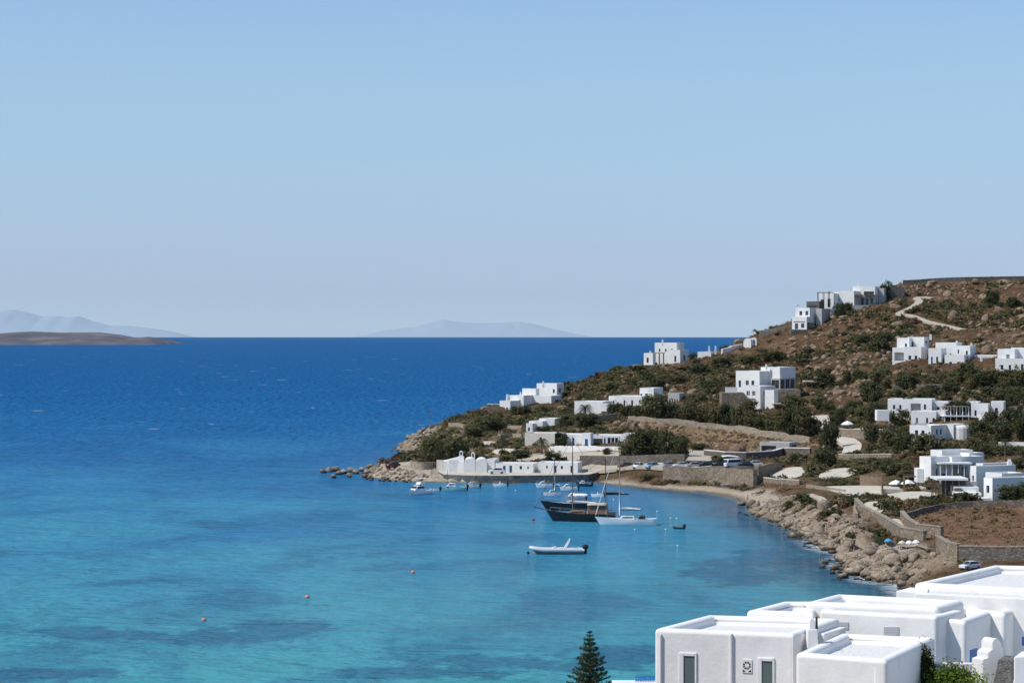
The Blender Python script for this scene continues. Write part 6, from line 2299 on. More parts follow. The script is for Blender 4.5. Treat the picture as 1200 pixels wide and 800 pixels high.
def hull_mb(L, B, fb, fm, fs, draft=.5, rake=.12, tw=.75, ns=14):
    """bow at -x; returns the hull shell and the deck outline"""
    b = MB()
    rows = []
    for i in range(ns + 1):
        t = i / ns                                  # 0 stern .. 1 bow
        wdt = B / 2 * (tw + (1 - tw) * min(1, t / .35)) if t < .35 else B / 2 * max(0.02, (1 - ((t - .35) / .65) ** 2.1))
        sh = fs + (fm - fs) * min(1, t / .45) if t < .45 else fm + (fb - fm) * ((t - .45) / .55) ** 1.6
        row = []
        for (f, zf) in ((1.0, 1.0), (.97, .55), (.88, .12), (.70, -.35), (.35, -.8), (0.0, -1.0)):
            z = sh * zf if zf > 0 else draft * zf * (1 - .85 * max(0, t - .6) / .4)
            over = rake * L * max(0, (t - .5) / .5) ** 1.5 * (z + draft) / (sh + draft)
            x = L / 2 - t * L * (1 - rake) - over
            w = wdt * f * (1 - (0.5 * max(0, t - .6) / .4) * (1 - max(0, zf)))
            row.append((x, w, z))
        rows.append(row)
    vs, fc = [], []
    m = 11
    for row in rows:
        vs += [(x, w, z) for x, w, z in row] + [(x, -w, z) for x, w, z in row[-2::-1]]
    for i in range(ns):
        for k in range(m - 1):
            fc.append((i * m + k, i * m + k + 1, (i + 1) * m + k + 1, (i + 1) * m + k))
    fc.append(tuple(range(m))[::-1])
    b.poly(vs, fc)
    d = MB()
    dz = -.06 * fm
    for i in range(ns):
        a, c = rows[i][0], rows[i + 1][0]
        d.face([(a[0], a[1] * .97, a[2] + dz), (c[0], c[1] * .97, c[2] + dz), (c[0], -c[1] * .97, c[2] + dz), (a[0], -a[1] * .97, a[2] + dz)])
    return b, d


def boat_root(name, px0, px1, wl, heading, label, cat='boat', group=None):
    """px0..px1: columns of bow and stern at the waterline row wl"""
    g = at_z((px0 + px1) / 2, wl, 0.0)
    L = (px1 - px0) * g.y / F / max(.35, math.cos(math.radians(heading)))
    r = thing(name, (g.x, g.y, 0), label, cat, group, math.radians(heading))
    return r, L, g.y / F


def cabin(parent, x0, x1, w, z0, z1, material, nm='cabin', slope=.35, glass=True):
    b = MB()
    h = z1 - z0
    b.poly([(x0, -w, z0), (x1, -w, z0), (x1, w, z0), (x0, w, z0), (x0 + h * slope * 1.6, -w * .86, z1), (x1 - h * .15, -w * .86, z1), (x1 - h * .15, w * .86, z1), (x0 + h * slope * 1.6, w * .86, z1)],
           [(0, 3, 2, 1), (4, 5, 6, 7), (0, 1, 5, 4), (1, 2, 6, 5), (2, 3, 7, 6), (3, 0, 4, 7)])
    o = bevel(b.build(nm, material, parent), min(.08, h * .15), 2)
    if glass:
        for s in (-1, 1):
            g = MB()

            def q(fx, fz):
                xa = x0 + h * slope * 1.6 * fz
                xb = x1 - h * .15 * fz
                return (xa + (xb - xa) * fx, s * (w * (1 - .14 * fz) + .012), z0 + h * fz)
            pts = [q(.12, .42), q(.9, .42), q(.9, .8), q(.16, .8)]
            g.face(pts if s < 0 else pts[::-1])
            g.build('window', M['glass'], o)
    return o


def tube_part(nm, pts, r, material, parent, seg=6):
    b = MB()
    b.tube(pts, r, seg)
    return b.build(nm, material, parent, smooth=True)


def sailboat(name, px0, px1, wl, heading, hullc, mast_px, mast_top, label, bowsprit=0, beam=.29, genoa=True, boom_mat='sail', fb=1.25, cab=(.0, .28), bim=None, cabc='white', deckm='gdeck', stay_r=.04):
    r, L, s = boat_root(name, px0, px1, wl, heading, label, 'sailing boat')
    B = L * beam
    h, d = hull_mb(L, B, fb, fb * .72, fb * .8, .6, .13, .8)
    h.build('hull', HULLC[hullc], r, smooth=True)
    d.build('deck', M[deckm], r)
    # boot stripe
    st = MB()
    for sg in (-1, 1):
        for k in range(8):
            pass
    mx = (mast_px - (px0 + px1) / 2) * s / math.cos(math.radians(heading))
    mh = (wl - mast_top) * s
    cabin(r, -L / 2 + L * (.28 + cab[0]), -L / 2 + L * (.28 + cab[0] + cab[1]), B * .3, fb * .66, fb * .66 + .55, HULLC[cabc])
    tube_part('mast', [(mx, 0, fb * .5), (mx, 0, mh * .6), (mx, 0, mh)], [.075, .065, .045], M['steel'] if hullc == 'white' else M['darkmetal'], r, 8)
    for zf in (.42, .7):
        tube_part('spreader', [(mx, -B * .3, mh * zf), (mx, B * .3, mh * zf)], .03, M['darkmetal'], r, 5)
    bx = mx + L * .36
    bo = tube_part('boom', [(mx, 0, fb + 1.0), (bx, 0, fb + 1.05)], .06, M['darkmetal'], r)
    b = MB()
    b.tube([(mx + .1, 0, fb + 1.22), (mx + L * .15, 0, fb + 1.26), (bx - .2, 0, fb + 1.15)], [.2, .17, .08], 8)
    b.build('sail_cover', M[boom_mat], bo, smooth=True)
    bowx = -L / 2 - bowsprit
    if bowsprit:
        tube_part('bowsprit', [(-L / 2 + .8, 0, fb * .93), (bowx, 0, fb * 1.25)], [.11, .06], M['darkmetal'] if hullc == 'black' else HULLC['tan'], r)
    tube_part('forestay', [(bowx + .15, 0, fb * 1.2), (mx - .1, 0, mh - .3)], [stay_r * 1.5, stay_r] if genoa else .03, M['sail'] if genoa else M['darkmetal'], r)
    tube_part('backstay', [(mx + .05, 0, mh - .1), (L / 2 - .15, 0, fb * .9)], .018, M['darkmetal'], r, 4)
    for sg in (-1, 1):
        tube_part('shroud', [(mx + .25, sg * B * .46, fb * .8), (mx, sg * B * .3, mh * .7), (mx, 0, mh * .97)], .016, M['darkmetal'], r, 4)
    # rail
    b = MB()
    for sg in (-1, 1):
        P_ = [(-L / 2 + L * f, sg * B * .47 * (1 - max(0, .45 - f) * 1.9), fb * (.75 + .5 * max(0, .5 - f)) + .5) for f in (.06, .2, .4, .6, .8, .97)]
        b.tube(P_, .018, 4)
        for p in P_:
            b.tube([(p[0], p[1], p[2] - .55), p], .014, 4)
    b.build('guard_rail', M['steel'], r)
    if bim:
        x0_, x1_ = -L / 2 + L * bim[0], -L / 2 + L * bim[1]
        b = MB()
        vs = []
        for x in np.linspace(x0_, x1_, 6):
            f = (x - x0_) / (x1_ - x0_)
            for y in np.linspace(-1, 1, 7):
                vs.append((x, y * B * .4, fb * .75 + 1.35 + .25 * (1 - y * y) - .25 * (abs(f - .45)) ** 2))
        fs_ = [(i * 7 + k, (i + 1) * 7 + k, (i + 1) * 7 + k + 1, i * 7 + k + 1) for i in range(5) for k in range(6)]
        b.poly(vs, fs_)
        o = b.build('bimini', M[bim[2]], r, smooth=True)
        so = o.modifiers.new('thickness', 'SOLIDIFY')
        so.thickness = .05
        for x in (x0_ + .1, x1_ - .1):
            for sg in (-1, 1):
                tube_part('bimini_post', [(x, sg * B * .4, fb * .7), (x, sg * B * .385, fb * .75 + 1.36)], .025, M['steel'], r, 5)
    return r


def outboard(parent, x, z=.55, sc=1.0):
    b = MB()
    b.lathe([(.10, -.75), (.09, -.2), (.17, -.1), (.2, .15), (.19, .38), (.1, .46)], (x + .2, 0, z), 10, sx=1.3 * sc)
    return b.build('outboard_motor', M['black'], parent, smooth=True)


def motorboat(name, px0, px1, wl, heading, hullc, label, kind='cuddy', beam=.36, fb=.9, group=None, cat='motorboat', wcol='white'):
    r, L, s = boat_root(name, px0, px1, wl, heading, label, cat, group)
    L = max(L, 1.6)
    B = L * beam
    fb = min(fb, L * .22)
    h, d = hull_mb(L, B, fb * 1.15, fb * .85, fb * .75, .3, .14, .86, 10)
    h.build('hull', HULLC[hullc], r, smooth=True)
    d.build('deck', M['gdeck'], r)
    if kind in ('cuddy', 'cruiser'):
        ct = fb + (.45 if kind == 'cuddy' else .75)
        cabin(r, -L * .30, L * (.08 if kind == 'cuddy' else .22), B * .34, fb * .8, ct, HULLC[wcol], slope=.6)
        b = MB()
        b.poly([(-L * .02, -B * .3, ct - .05), (-L * .02, B * .3, ct - .05), (L * .07, B * .27, ct + .35), (L * .07, -B * .27, ct + .35)], [(0, 1, 2, 3)])
        o = b.build('windscreen', M['glass'], r)
        o.modifiers.new('thickness', 'SOLIDIFY').thickness = .03
    if kind == 'cruiser':
        z0_, hh_ = fb * .8, ct - fb * .8
        xa_, xb_ = -L * .30, -L * .30 + hh_ * .96
        g_ = MB()
        g_.face([(xa_ + .45 * (xb_ - xa_) - .02, -B * .29, z0_ + .45 * hh_), (xa_ + .9 * (xb_ - xa_) - .02, -B * .27, z0_ + .9 * hh_), (xa_ + .9 * (xb_ - xa_) - .02, B * .27, z0_ + .9 * hh_), (xa_ + .45 * (xb_ - xa_) - .02, B * .29, z0_ + .45 * hh_)][::-1])
        g_.build('windscreen', M['glass'], r)
        cabin(r, -L * .05, L * .22, B * .3, fb + .92, fb + 1.35, HULLC['white'], 'flybridge', .5, False)
        b = MB()
        b.box(-L * .02, L * .3, -B * .33, B * .33, fb + 1.95, fb + 2.02)
        bt_ = b.build('bimini', M['canvas'], r)
        for x in (0, L * .27):
            for sg in (-1, 1):
                tube_part('bimini_post', [(x, sg * B * .3, fb + 1.2), (x, sg * B * .3, fb + 1.96)], .02, M['steel'], r, 5)
    if kind == 'open':
        b = MB()
        for x in (-L * .2, L * .05, L * .28):
            b.box(x - .1, x + .1, -B * .36, B * .36, fb * .8, fb * .92)
        b.build('thwarts', HULLC['tan'], r)
    if kind == 'console':
        cabin(r, -L * .08, L * .08, B * .18, fb * .75, fb + .45, HULLC['white'], 'console', .3, False)
        b = MB()
        b.box(L * .12, L * .24, -B * .25, B * .25, fb * .75, fb + .1)
        b.build('seat', M['seat'], r)
    if kind in ('cuddy', 'console'):
        b = MB()
        P_ = [(-L * .47, 0, fb * 1.15 + .35), (-L * .3, B * .34, fb * 1.05 + .35), (-L * .02, B * .45, fb + .25)]
        b.tube(P_, .02, 4)
        b.tube([(x, -y, z) for x, y, z in P_], .02, 4)
        b.build('rail', M['steel'], r)
    if kind != 'cruiser':
        outboard(r, L / 2 - .05, fb * .8)
    return r


# black sailing boat and its neighbours
sailboat('sailing_boat', 640, 721, 610.5, -6, 'black', 671, 511, 'black-hulled sailing boat with a bowsprit and beige cockpit cover', bowsprit=1.9, genoa=False, fb=1.75, cab=(.05, .24), bim=(.6, .88, 'beige'), cabc='tan', deckm='deck', boom_mat='sail')
sailboat('sailing_boat', 633, 711, 597.5, -4, 'black', 709.5, 536, 'long dark sailing boat moored behind the black one with its mast near the stern', fb=1.6, cab=(.1, .42), cabc='grey', genoa=False, boom_mat='black', bim=(.5, .72, 'canvas'))
sailboat('sailing_boat', 697, 769, 614.5, -3, 'white', 726, 511, 'slim white sailing boat with a furled headsail in front of the black one', fb=1.25, beam=.25, cab=(.12, .25), bim=None)
sailboat('sailing_boat', 636, 657, 580.5, 8, 'white', 650, 540, 'little white sailing boat half hidden behind the long dark one', fb=.7, cab=(.05, .35), genoa=False)
# cockpit house of the black boat
g_ = [o for o in bpy.data.objects if o.get('label', '').startswith('black-hulled sailing')][0]
cabin(g_, 1.0, 4.4, 1.15, 1.2, 2.75, HULLC['tan'], 'wheelhouse', .12)
g_ = [o for o in bpy.data.objects if o.get('label', '').startswith('slim white sailing')][0]
cabin(g_, 1.9, 3.1, .5, .8, 1.5, M['black'], 'cockpit_cover', .3, False)
# inflatable
r, L, s = boat_root('inflatable_boat', 621, 686, 648.5, 4, 'grey-white inflatable speedboat with an arch and black outboard, nearest of the moored boats', 'inflatable boat')
B = L * .31
b = MB()
P_ = []
for t_ in np.linspace(0, 1, 12):
    P_.append((L * .47 - t_ * L * .72, -B * .38, .52 + .05 * t_))
for k in range(1, 8):
    a = math.pi * k / 8
    P_.append((-L * .25 - math.sin(a) * L * .24, -B * .38 * math.cos(a), .57 + .30 * math.sin(a) ** 1.2))
P_ += [(x, -y, z) for x, y, z in P_[:12][::-1]]
b.tube(P_, [.14] + [.25] * 11 + [.25 - .02 * math.sin(math.pi * k / 8) for k in range(1, 8)] + [.25] * 11 + [.14], 10)
b.build('tube', HULLC['rib'], r, smooth=True)
h, d = hull_mb(L * .92, B * .78, .62, .36, .34, .35, .14, .9)
h.build('hull', M['grey_paint'], r, smooth=True)
d.build('deck', M['gdeck'], r)
cabin(r, -L * .13, -L * .02, B * .17, .4, 1.05, HULLC['white'], 'console', .3, False)
b = MB()
b.poly([(-L * .1, -B * .15, 1.0), (-L * .1, B * .15, 1.0), (-L * .06, B * .13, 1.35), (-L * .06, -B * .13, 1.35)], [(0, 1, 2, 3)])
o = b.build('windscreen', M['glass'], r)
o.modifiers.new('thickness', 'SOLIDIFY').thickness = .03
b = MB()
b.box(L * .04, L * .14, -B * .2, B * .2, .4, .85)
bevel(b.build('seat', M['seat'], r), .06, 2)
b = MB()
b.box(-L * .32, -L * .2, -B * .2, B * .2, .5, .72)
bevel(b.build('bow_cushion', M['seat'], r), .06, 2)
b = MB()
for sg in (-1, 1):
    b.tube([(L * .13, sg * B * .34, .7), (L * .19, sg * B * .3, 1.5), (L * .22, sg * B * .22, 1.95)], [.09, .08, .07], 6)
b.tube([(L * .22, -B * .22, 1.95), (L * .22, B * .22, 1.95)], .07, 6)
b.build('arch', HULLC['white'], r, smooth=True)
outboard(r, L * .475, .75, 1.6)
b = MB()
b.lathe([(.02, -.2), (.16, -.1), (.18, .1), (.05, .22)], (-L * .53, .1, .12), 8)
o = b.build('mooring_buoy', M['black'])
o.location = r.location
o.rotation_euler = r.rotation_euler
tag(o, 'dark mooring buoy just off the bow of the inflatable speedboat', 'buoy')

motorboat('motorboat', 627, 648, 571, 6, 'white', 'white motorboat with a low cabin at the left of the inner moorings', 'cuddy')
motorboat('motorboat', 655, 677, 574.5, 5, 'white', 'white motorboat with a dark waterline beside the quay end', 'cuddy')
motorboat('motorboat', 675, 693, 569.5, -8, 'navy', 'small dark-hulled motorboat with white top near the quay end', 'cuddy')
motorboat('motorboat', 660, 686, 586, 4, 'grey', 'grey cabin boat right behind the long dark sailing boat', 'cuddy', fb=1.2, wcol='white')
motorboat('motorboat', 692, 708, 582, -6, 'white', 'small white motorboat behind the mast of the long dark sailing boat', 'console')
motorboat('cabin_cruiser', 478, 503, 579, 44, 'white', 'white cabin cruiser with a covered flybridge moored off the rocky point', 'cruiser', beam=.38, cat='cabin cruiser')
motorboat('dinghy', 503, 515, 575, 5, 'white', 'tiny white dinghy beside the cabin cruiser', 'open', fb=.5, cat='dinghy')
r = motorboat('fishing_boat', 517, 547, 575, -4, 'turq', 'pale turquoise fishing boat with a thin mast by the quay', 'cuddy', fb=1.1, cat='fishing boat')
tube_part('mast', [(-1.2, 0, .8), (-1.2, 0, 4.0)], .04, M['darkmetal'], r)
motorboat('motorboat', 544, 562, 571.5, -10, 'grey', 'grey and white motorboat behind the turquoise fishing boat', 'cuddy')
motorboat('motorboat', 577, 594, 570, 5, 'white', 'lone small white motorboat in front of the quay wall', 'console', fb=.6)
motorboat('dinghy', 789, 800, 619.5, -8, 'navy', 'small dark dinghy alone off the beach', 'open', fb=.5, cat='dinghy')

M['buoy_white'] = mat('white_buoy', (.78, .78, .76), .4, .4)
M['buoy_orange'] = mat('faded_orange_buoy', (.62, .25, .16), .5, .3)
M['buoy_red'] = mat('dark_red_buoy', (.28, .03, .03), .5, .3)


def buoy(px_, py_, r, m_, label, group=None):
    g = at_z(px_, py_ + 1.5, 0)
    t_ = thing('buoy', g, label, 'buoy', group)
    b = MB()
    b.lathe([(.02, -r * .7), (r * .7, -r * .45), (r, 0.1 * r), (r * .85, r * .55), (r * .4, r * .9), (.03, r)], (0, 0, r * .25), 12)
    b.build('float', m_, t_, smooth=True)
    b = MB()
    b.lathe([(r * .14, r * 1.1), (r * .14, r * 1.45), (r * .05, r * 1.5)], seg=6)
    b.build('ring', M['darkmetal'], t_)


buoy(239, 725.5, .27, M['buoy_orange'], 'orange and white buoy floating alone in the dark patch of shallow water')
buoy(360, 698.5, .27, M['buoy_orange'], 'orange buoy floating in open turquoise water beyond the dark patch')
buoy(484, 669.5, .27, M['buoy_orange'], 'orange buoy with a dark top out in front of the inflatable speedboat')
buoy(625, 608, .28, M['buoy_red'], 'dark red buoy just off the bow of the black sailing boat')
for px_, py_ in ((744, 619), (780, 619), (786, 605.5), (770, 598), (719, 584), (604, 573), (793, 606), (794, 638)):
    buoy(px_, py_, .13, M['buoy_white'], 'small white mooring buoy floating in the bay', 'white mooring buoys in the bay')

# ------------------------------------------------------------------ cars
CARC = {'white': mat('white_car_paint', (.72, .73, .74), .25, .5), 'pale_blue': mat('pale_blue_car_paint', (.30, .45, .55), .25, .5), 'dark_red': mat('dark_red_car_paint', (.12, .015, .02), .25, .5),
        'dark': mat('dark_car_paint', (.02, .022, .026), .2, .5), 'silver': mat('silver_car_paint', (.45, .47, .48), .25, .5, .3), 'red': mat('red_car_paint', (.30, .02, .02), .3, .5)}
M['lamp'] = mat('headlamp_glass', (.6, .6, .58), .1, .6)


def car(px_, py_, rz, colour, label, van=False, k=.8, D=None, cat=None):
    g = gnd(px_, py_) if D is None else at(px_, py_, D)
    t_ = thing('van' if van else 'parked_car', (g.x, g.y, g.z + .12), label, cat or ('van' if van else 'car'), 'cars parked along the shore road' if 700 < px_ < 900 else None, math.radians(rz))
    L, W, Hh = (4.6, 1.85, 2.15) if van else (3.9, 1.68, 1.45)
    L, W, Hh = L * k, W * k, Hh * k
    b = MB()
    if van:
        prof = [(-.5, .18), (-.5, .5), (-.46, .55), (-.36, .98), (.5, 1.0), (.5, .18)]
    else:
        prof = [(-.5, .2), (-.5, .5), (-.46, .58), (-.24, .64), (.36, .66), (.48, .62), (.5, .5), (.5, .2)]
    n = len(prof)
    vs = [(x * L, -W / 2, z * Hh) for x, z in prof] + [(x * L, W / 2, z * Hh) for x, z in prof]
    b.poly(vs, [tuple(range(n)), tuple(range(n, 2 * n))[::-1]] + [((i + 1) % n, i, n + i, n + (i + 1) % n) for i in range(n)])
    o = b.build('body', CARC[colour], t_)
    bevel(o, .07, 2, 30)
    if van:
        g_ = MB()
        for sg in (-1, 1):
            pts = [(-.38 * L, sg * (W / 2 + .01), .62 * Hh), (.46 * L, sg * (W / 2 + .01), .62 * Hh), (.46 * L, sg * (W / 2 + .01), .88 * Hh), (-.33 * L, sg * (W / 2 + .01), .88 * Hh)]
            g_.face(pts if sg < 0 else pts[::-1])
        g_.face([(-.475 * L, W * .42, .62 * Hh), (-.475 * L, -W * .42, .62 * Hh), (-.39 * L, -W * .42, .92 * Hh), (-.39 * L, W * .42, .92 * Hh)])
        g_.build('window', M['glass'], t_)
    else:
        b = MB()
        a = [(-.26, .635), (-.12, .97), (.24, .98), (.40, .65)]
        vs = [(x * L, -W * (.46 if z < .7 else .38), z * Hh) for x, z in a] + [(x * L, W * (.46 if z < .7 else .38), z * Hh) for x, z in a]
        b.poly(vs, [(0, 1, 2, 3)[::-1], (4, 5, 6, 7), (0, 4, 5, 1)[::-1], (2, 6, 7, 3)[::-1], (0, 3, 7, 4)[::-1]])
        b.build('cabin_glass', M['glass'], t_)
        b = MB()
        b.box(-.135 * L, .255 * L, -W * .39, W * .39, .965 * Hh, 1.0 * Hh)
        for x0_, x1_ in ((-.265, -.125), (.245, .405)):
            for sg in (-1, 1):
                b.tube([(x0_ * L, sg * W * (.46 if x0_ < 0 else .385), (.64 if x0_ < 0 else .97) * Hh), (x1_ * L, sg * W * (.385 if x0_ < 0 else .46), (.97 if x0_ < 0 else .65) * Hh)], .045 * k, 5)
        bevel(b.build('roof', CARC[colour], t_), .03, 2)
    for x in (-.31, .31):
        for sg in (-1, 1):
            b = MB()
            w_ = [(.30 * k, -.1), (.30 * k, .1)]
            b.lathe(w_, seg=12)
            o = b.build('wheel', M['rubber'], t_)
            o.rotation_euler = (math.pi / 2, 0, 0)
            o.location = (x * L, sg * (W / 2 - .07), .30 * k)
            b = MB()
            b.lathe([(.17 * k, -.108), (.17 * k, .108)], seg=8)
            b.build('rim', M['steel'], o)
    for sg in (-1, 1):
        b = MB()
        b.box(-.507 * L, -.49 * L, sg * W * .36 - .16, sg * W * .36 + .16, .42 * Hh, .52 * Hh)
        b.build('headlight', M['lamp'], t_)


car(733, 549.5, 20, 'dark_red', 'dark red car at the seaward end of the parked row')
car(748, 549.5, 62, 'white', 'white car parked nose out second in the row by the dark wall')
car(764, 549.5, 40, 'pale_blue', 'pale blue car parked in the row by the dark wall')
car(783, 549.0, 30, 'silver', 'silver car parked between the pale blue car and the white saloon')
car(798, 549.0, 15, 'white', 'white saloon parked below the opening of the dirt road')
car(813, 549.0, 12, 'silver', 'silver-grey car tight behind the white saloon')
car(827, 549.0, 15, 'dark', 'black car parked above the middle of the scrub-covered wall')
car(842, 548.8, 10, 'dark', 'dark car next to the parked white van')
car(857, 548.5, 35, 'white', 'small white van with dark windows on the shore road', van=True)
car(873, 548.5, 12, 'dark', 'dark car parked beside the white van toward the wall corner')
car(884, 547.5, 10, 'white', 'white car at the inland end of the parked row by the wall corner')
car(460, 549, 40, 'dark_red', 'dark red car parked alone on the stony point')
car(582, 555.5, 8, 'white', 'white car parked on the quay before the blue-doored house', D=481, k=.82)
car(1137, 668, 30, 'white', 'white car half hidden behind the near house roof by the brown field', k=.65)

# canopy on the shore road
c_ = gnd(858, 546)
t_ = thing('car_canopy', c_, 'white curved canopy over the shade above the parked white van', 'canopy')
s = c_.y / F
b = MB()
vs = []
for i in range(9):
    f = i / 8
    for y in (0, 3.4):
        vs.append(((f - .5) * 21 * s, y + 2, 9.0 * s + 2.2 * s * math.sin(math.pi * (.25 + .65 * f))))
b.poly(vs, [(2 * i, 2 * i + 2, 2 * i + 3, 2 * i + 1) for i in range(8)])
o = b.build('cover', M['canvas'], t_, smooth=True)
o.modifiers.new('thickness', 'SOLIDIFY').thickness = .12
for x in (-.46, .46):
    for y in (2.2, 5.2):
        tube_part('post', [(x * 21 * s, y, -.6), (x * 21 * s, y, 10 * s)], .06, M['darkmetal'], t_)

# ------------------------------------------------------------------ umbrellas and beach things
M['blue_canvas'] = mat('blue_canvas', (.10, .30, .52), .8, .1)
M['beige_canvas'] = mat('sand_canvas', (.58, .52, .43), .85, .1)


def umbrella(px_, pyb, wpx, hpx, m_, label, group=None, D=None):
    g = gnd(px_, pyb) if D is None else at(px_, pyb, D)
    s = g.y / F
    t_ = thing('umbrella', g, label, 'umbrella', group)
    w, h = wpx * s / 2, hpx * s
    tube_part('pole', [(0, 0, -.5), (0, 0, h + .05)], .035, M['wood'], t_)
    b = MB()
    n = 8
    vs = [(0, 0, h)]
    for rr, zz in ((.55, .86), (1.0, .66), (1.0, .58)):
        for k in range(n):
            a = 2 * math.pi * k / n
            vs.append((w * rr * math.cos(a), w * rr * math.sin(a), h * zz if zz > .6 else h * .66 - .13))
    fs = [(0, 1 + k, 1 + (k + 1) % n) for k in range(n)]
    for q in range(2):
        for k in range(n):
            l = (k + 1) % n
            fs.append((1 + q * n + k, 1 + (q + 1) * n + k, 1 + (q + 1) * n + l, 1 + q * n + l))
    b.poly(vs, fs)
    o = b.build('canopy', m_, t_)
    o.modifiers.new('thickness', 'SOLIDIFY').thickness = .02
    for k in range(0, n):
        a = 2 * math.pi * k / n
        tube_part('rib', [(0, 0, h * .93), (w * .97 * math.cos(a), w * .97 * math.sin(a), h * .645)], .012, M['wood'], t_, 4)
    return t_


umbrella(1041, 641, 9.5, 9, M['blue_canvas'], 'blue beach umbrella at the seaward end of the cove umbrellas')
umbrella(1057, 641.5, 9, 8.5, M['beige_canvas'], 'sand-coloured beach umbrella next to the blue one in the cove')
umbrella(1065.5, 642, 9.5, 9, M['canvas'], 'white beach umbrella in the middle of the cove, touching another white one')
umbrella(1073.5, 641.5, 9.5, 9.5, M['canvas'], 'white beach umbrella nearest the curving path wall in the cove')
umbrella(1050, 575, 17, 13, M['canvas'], 'wide white umbrella on the seaward side of the pool terrace')
umbrella(1064, 575, 17, 13.5, M['canvas'], 'wide white umbrella by the wooden post in the middle of the pool terrace')
umbrella(993, 505, 15, 12, M['canvas'], 'single white umbrella on the terrace by the dark trees')
umbrella(1038, 496, 10, 10, M['canvas'], 'small white umbrella on the garden terrace before the long villa')
umbrella(1171, 500, 16, 9, M['canvas'], 'white umbrella under the stair block of the long villa')


def lounger(px_, py_, rz, m_, label, group):
    g = gnd(px_, py_)
    t_ = thing('sun_lounger', (g.x, g.y, g.z), label, 'sun lounger', group, math.radians(rz))
    b = MB()
    b.box(-.9, .35, -.3, .3, .28, .36)
    b.build('seat', m_, t_)
    b = MB()
    b.poly([(.36, -.3, .3), (.36, .3, .3), (.9, .3, .72), (.9, -.3, .72), (.36, -.3, .37), (.36, .3, .37), (.87, .3, .78), (.87, -.3, .78)], [(0, 1, 2, 3), (7, 6, 5, 4), (0, 3, 7, 4), (1, 5, 6, 2), (3, 2, 6, 7), (0, 4, 5, 1)])
    b.build('backrest', m_, t_)
    for x in (-.8, .3):
        for y in (-.26, .26):
            b = MB()
            b.box(x - .03, x + .03, y - .03, y + .03, -.1, .28)
            b.build('leg', M['wood'], t_)


lounger(886.5, 580, 15, M['rubber'], 'dark sun lounger on the sand at the end of the beach', 'dark sun loungers on the beach')
lounger(891.5, 579, 25, M['rubber'], 'dark sun lounger on the sand at the end of the beach', 'dark sun loungers on the beach')
for x_ in (1060.5, 1069):
    lounger(x_, 643, 20, M['beige'], 'beige sun lounger in the shade under the cove umbrellas', 'beige sun loungers in the cove')
g = gnd(850, 569.5)
b = MB()
h, d = hull_mb(2.0, .7, .35, .26, .28, .15, .1, .5, 8)
t_ = thing('rowing_boat', (g.x, g.y, g.z + .12), 'small white rowing boat pulled up on the sand below the wall', 'rowing boat', None, .25)
h.build('hull', HULLC['white'], t_, smooth=True)
d.build('deck', M['gdeck'], t_)


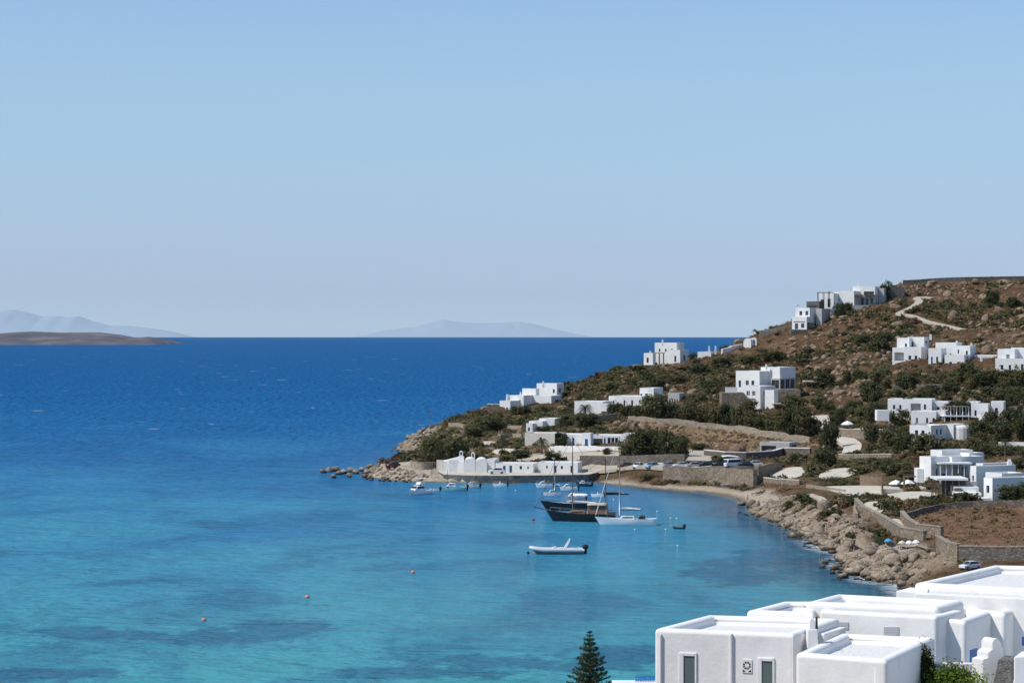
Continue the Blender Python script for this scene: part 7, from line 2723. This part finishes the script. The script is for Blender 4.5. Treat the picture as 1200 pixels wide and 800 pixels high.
# ------------------------------------------------------------------ people on the beach and in the water
def person(loc, face, h, label, pose='stand', shorts=(.05, .08, .15)):
    """one continuous skinned body; pose stand, walk or swim"""
    k = h / 1.75
    st = .18 if pose == 'walk' else .05
    J = {'pel': (0, 0, .92), 'spi': (0, .01, 1.15), 'che': (0, 0, 1.36), 'nek': (0, -.01, 1.50), 'hea': (0, -.03, 1.58), 'top': (0, -.03, 1.70),
         'hl': (-.10, 0, .88), 'kl': (-.11, -st, .48), 'al': (-.11, -st * .4, .09), 'tl': (-.11, -st * .4 - .15, .035),
         'hr': (.10, 0, .88), 'kr': (.11, st * .4, .48), 'ar': (.11, st * 1.4, .10), 'tr': (.11, st * 1.4 - .15, .035),
         'sl': (-.19, 0, 1.40), 'el': (-.25, .03 + st * .4, 1.13), 'wl': (-.26, -.06 + st * .5, .88), 'fl': (-.26, -.09 + st * .5, .78),
         'sr': (.19, 0, 1.40), 'er': (.25, .03 - st * .4, 1.13), 'wr': (.26, -.08 - st * .5, .89), 'fr': (.26, -.11 - st * .5, .79)}
    R = {'pel': .125, 'spi': .115, 'che': .14, 'nek': .055, 'hea': .088, 'top': .07, 'hl': .085, 'kl': .055, 'al': .038, 'tl': .03, 'hr': .085, 'kr': .055, 'ar': .038, 'tr': .03,
         'sl': .055, 'el': .04, 'wl': .028, 'fl': .02, 'sr': .055, 'er': .04, 'wr': .028, 'fr': .02}
    E = [('pel', 'spi'), ('spi', 'che'), ('che', 'nek'), ('nek', 'hea'), ('hea', 'top'), ('pel', 'hl'), ('hl', 'kl'), ('kl', 'al'), ('al', 'tl'), ('pel', 'hr'), ('hr', 'kr'), ('kr', 'ar'), ('ar', 'tr'),
         ('che', 'sl'), ('sl', 'el'), ('el', 'wl'), ('wl', 'fl'), ('che', 'sr'), ('sr', 'er'), ('er', 'wr'), ('wr', 'fr')]
    names = list(J)
    me = bpy.data.meshes.new('person')
    me.from_pydata([tuple(c * k for c in J[n]) for n in names], [(names.index(a), names.index(c)) for a, c in E], [])
    o = bpy.data.objects.new('person', me)
    COL.objects.link(o)
    me.materials.append(M['skin'])
    sk = o.modifiers.new('skin', 'SKIN')
    sv = me.skin_vertices[0].data
    for i, n in enumerate(names):
        sv[i].radius = (R[n] * k, R[n] * k)
        sv[i].use_root = n == 'pel'
    o.modifiers.new('smooth', 'SUBSURF').levels = 1
    o.location = loc
    o.rotation_euler = (0, 0, face)
    tag(o, label, 'person')
    b = MB()
    b.lathe([(.10 * k, 1.60 * k), (.105 * k, 1.66 * k), (.085 * k, 1.73 * k), (.03 * k, 1.765 * k)], (0, -.015 * k, 0), 10)
    b.build('hair', M['hair'], o, smooth=True)
    b = MB()
    b.lathe([(.17 * k, .78 * k), (.165 * k, .9 * k), (.145 * k, 1.0 * k)], seg=12, sy=.8)
    b.build('shorts', mat('swim_shorts', shorts, .8, .1), o, smooth=True)
    return o


g = gnd(910, 579)
person(g, .6, 1.35, 'person in dark swimwear walking on the sand at the foot of the scrubby bank', 'walk', (.03, .03, .035))
g = at_z(876, 587.5, 0)
person((g.x, g.y, -.1), -.4, 1.35, 'person standing at the water edge of the beach in blue swimwear', 'stand', (.04, .1, .25))
g = at_z(865, 592.5, 0)
person((g.x, g.y, -.45), 2.4, 1.35, 'person wading off the beach beside the first shore rocks', 'walk', (.2, .04, .04))
g = gnd(1001, 650)
person((g.x, g.y, max(0, g.z)), 1.0, 1.2, 'person standing on the edge of the small cove by the rocks', 'stand', (.02, .02, .03))
g = gnd(1038, 646)
person((g.x, g.y, g.z), 2.0, 1.2, 'person standing on the cove sand below the blue umbrella', 'stand', (.15, .1, .02))
for px_, py_, lb in ((961, 655.5, 'swimmer with head and shoulders out of the water off the cove'), (964.5, 656.5, 'second swimmer close beside the other one off the cove')):
    g = at_z(px_, py_, 0)
    person((g.x, g.y, -1.02), 1.2, 1.4, lb, 'stand')

# poles
for px_, pb, pt, lb in ((504, 506, 482, 'thin pole standing on the headland rocks behind the tamarisk'), (506, 560, 549, 'thin pole on the point beside the round wall'), (779, 549, 536, 'street pole behind the parked cars by the dark wall')):
    g = gnd(px_, pb)
    t_ = thing('utility_pole', g, lb, 'pole')
    hh = (pb - pt) * g.y / F
    tube_part('pole', [(0, 0, -.5), (0, 0, hh)], [.07, .045], M['wood'], t_)
    tube_part('cross_arm', [(-.5, 0, hh * .93), (.5, 0, hh * .93)], .035, M['wood'], t_, 5)
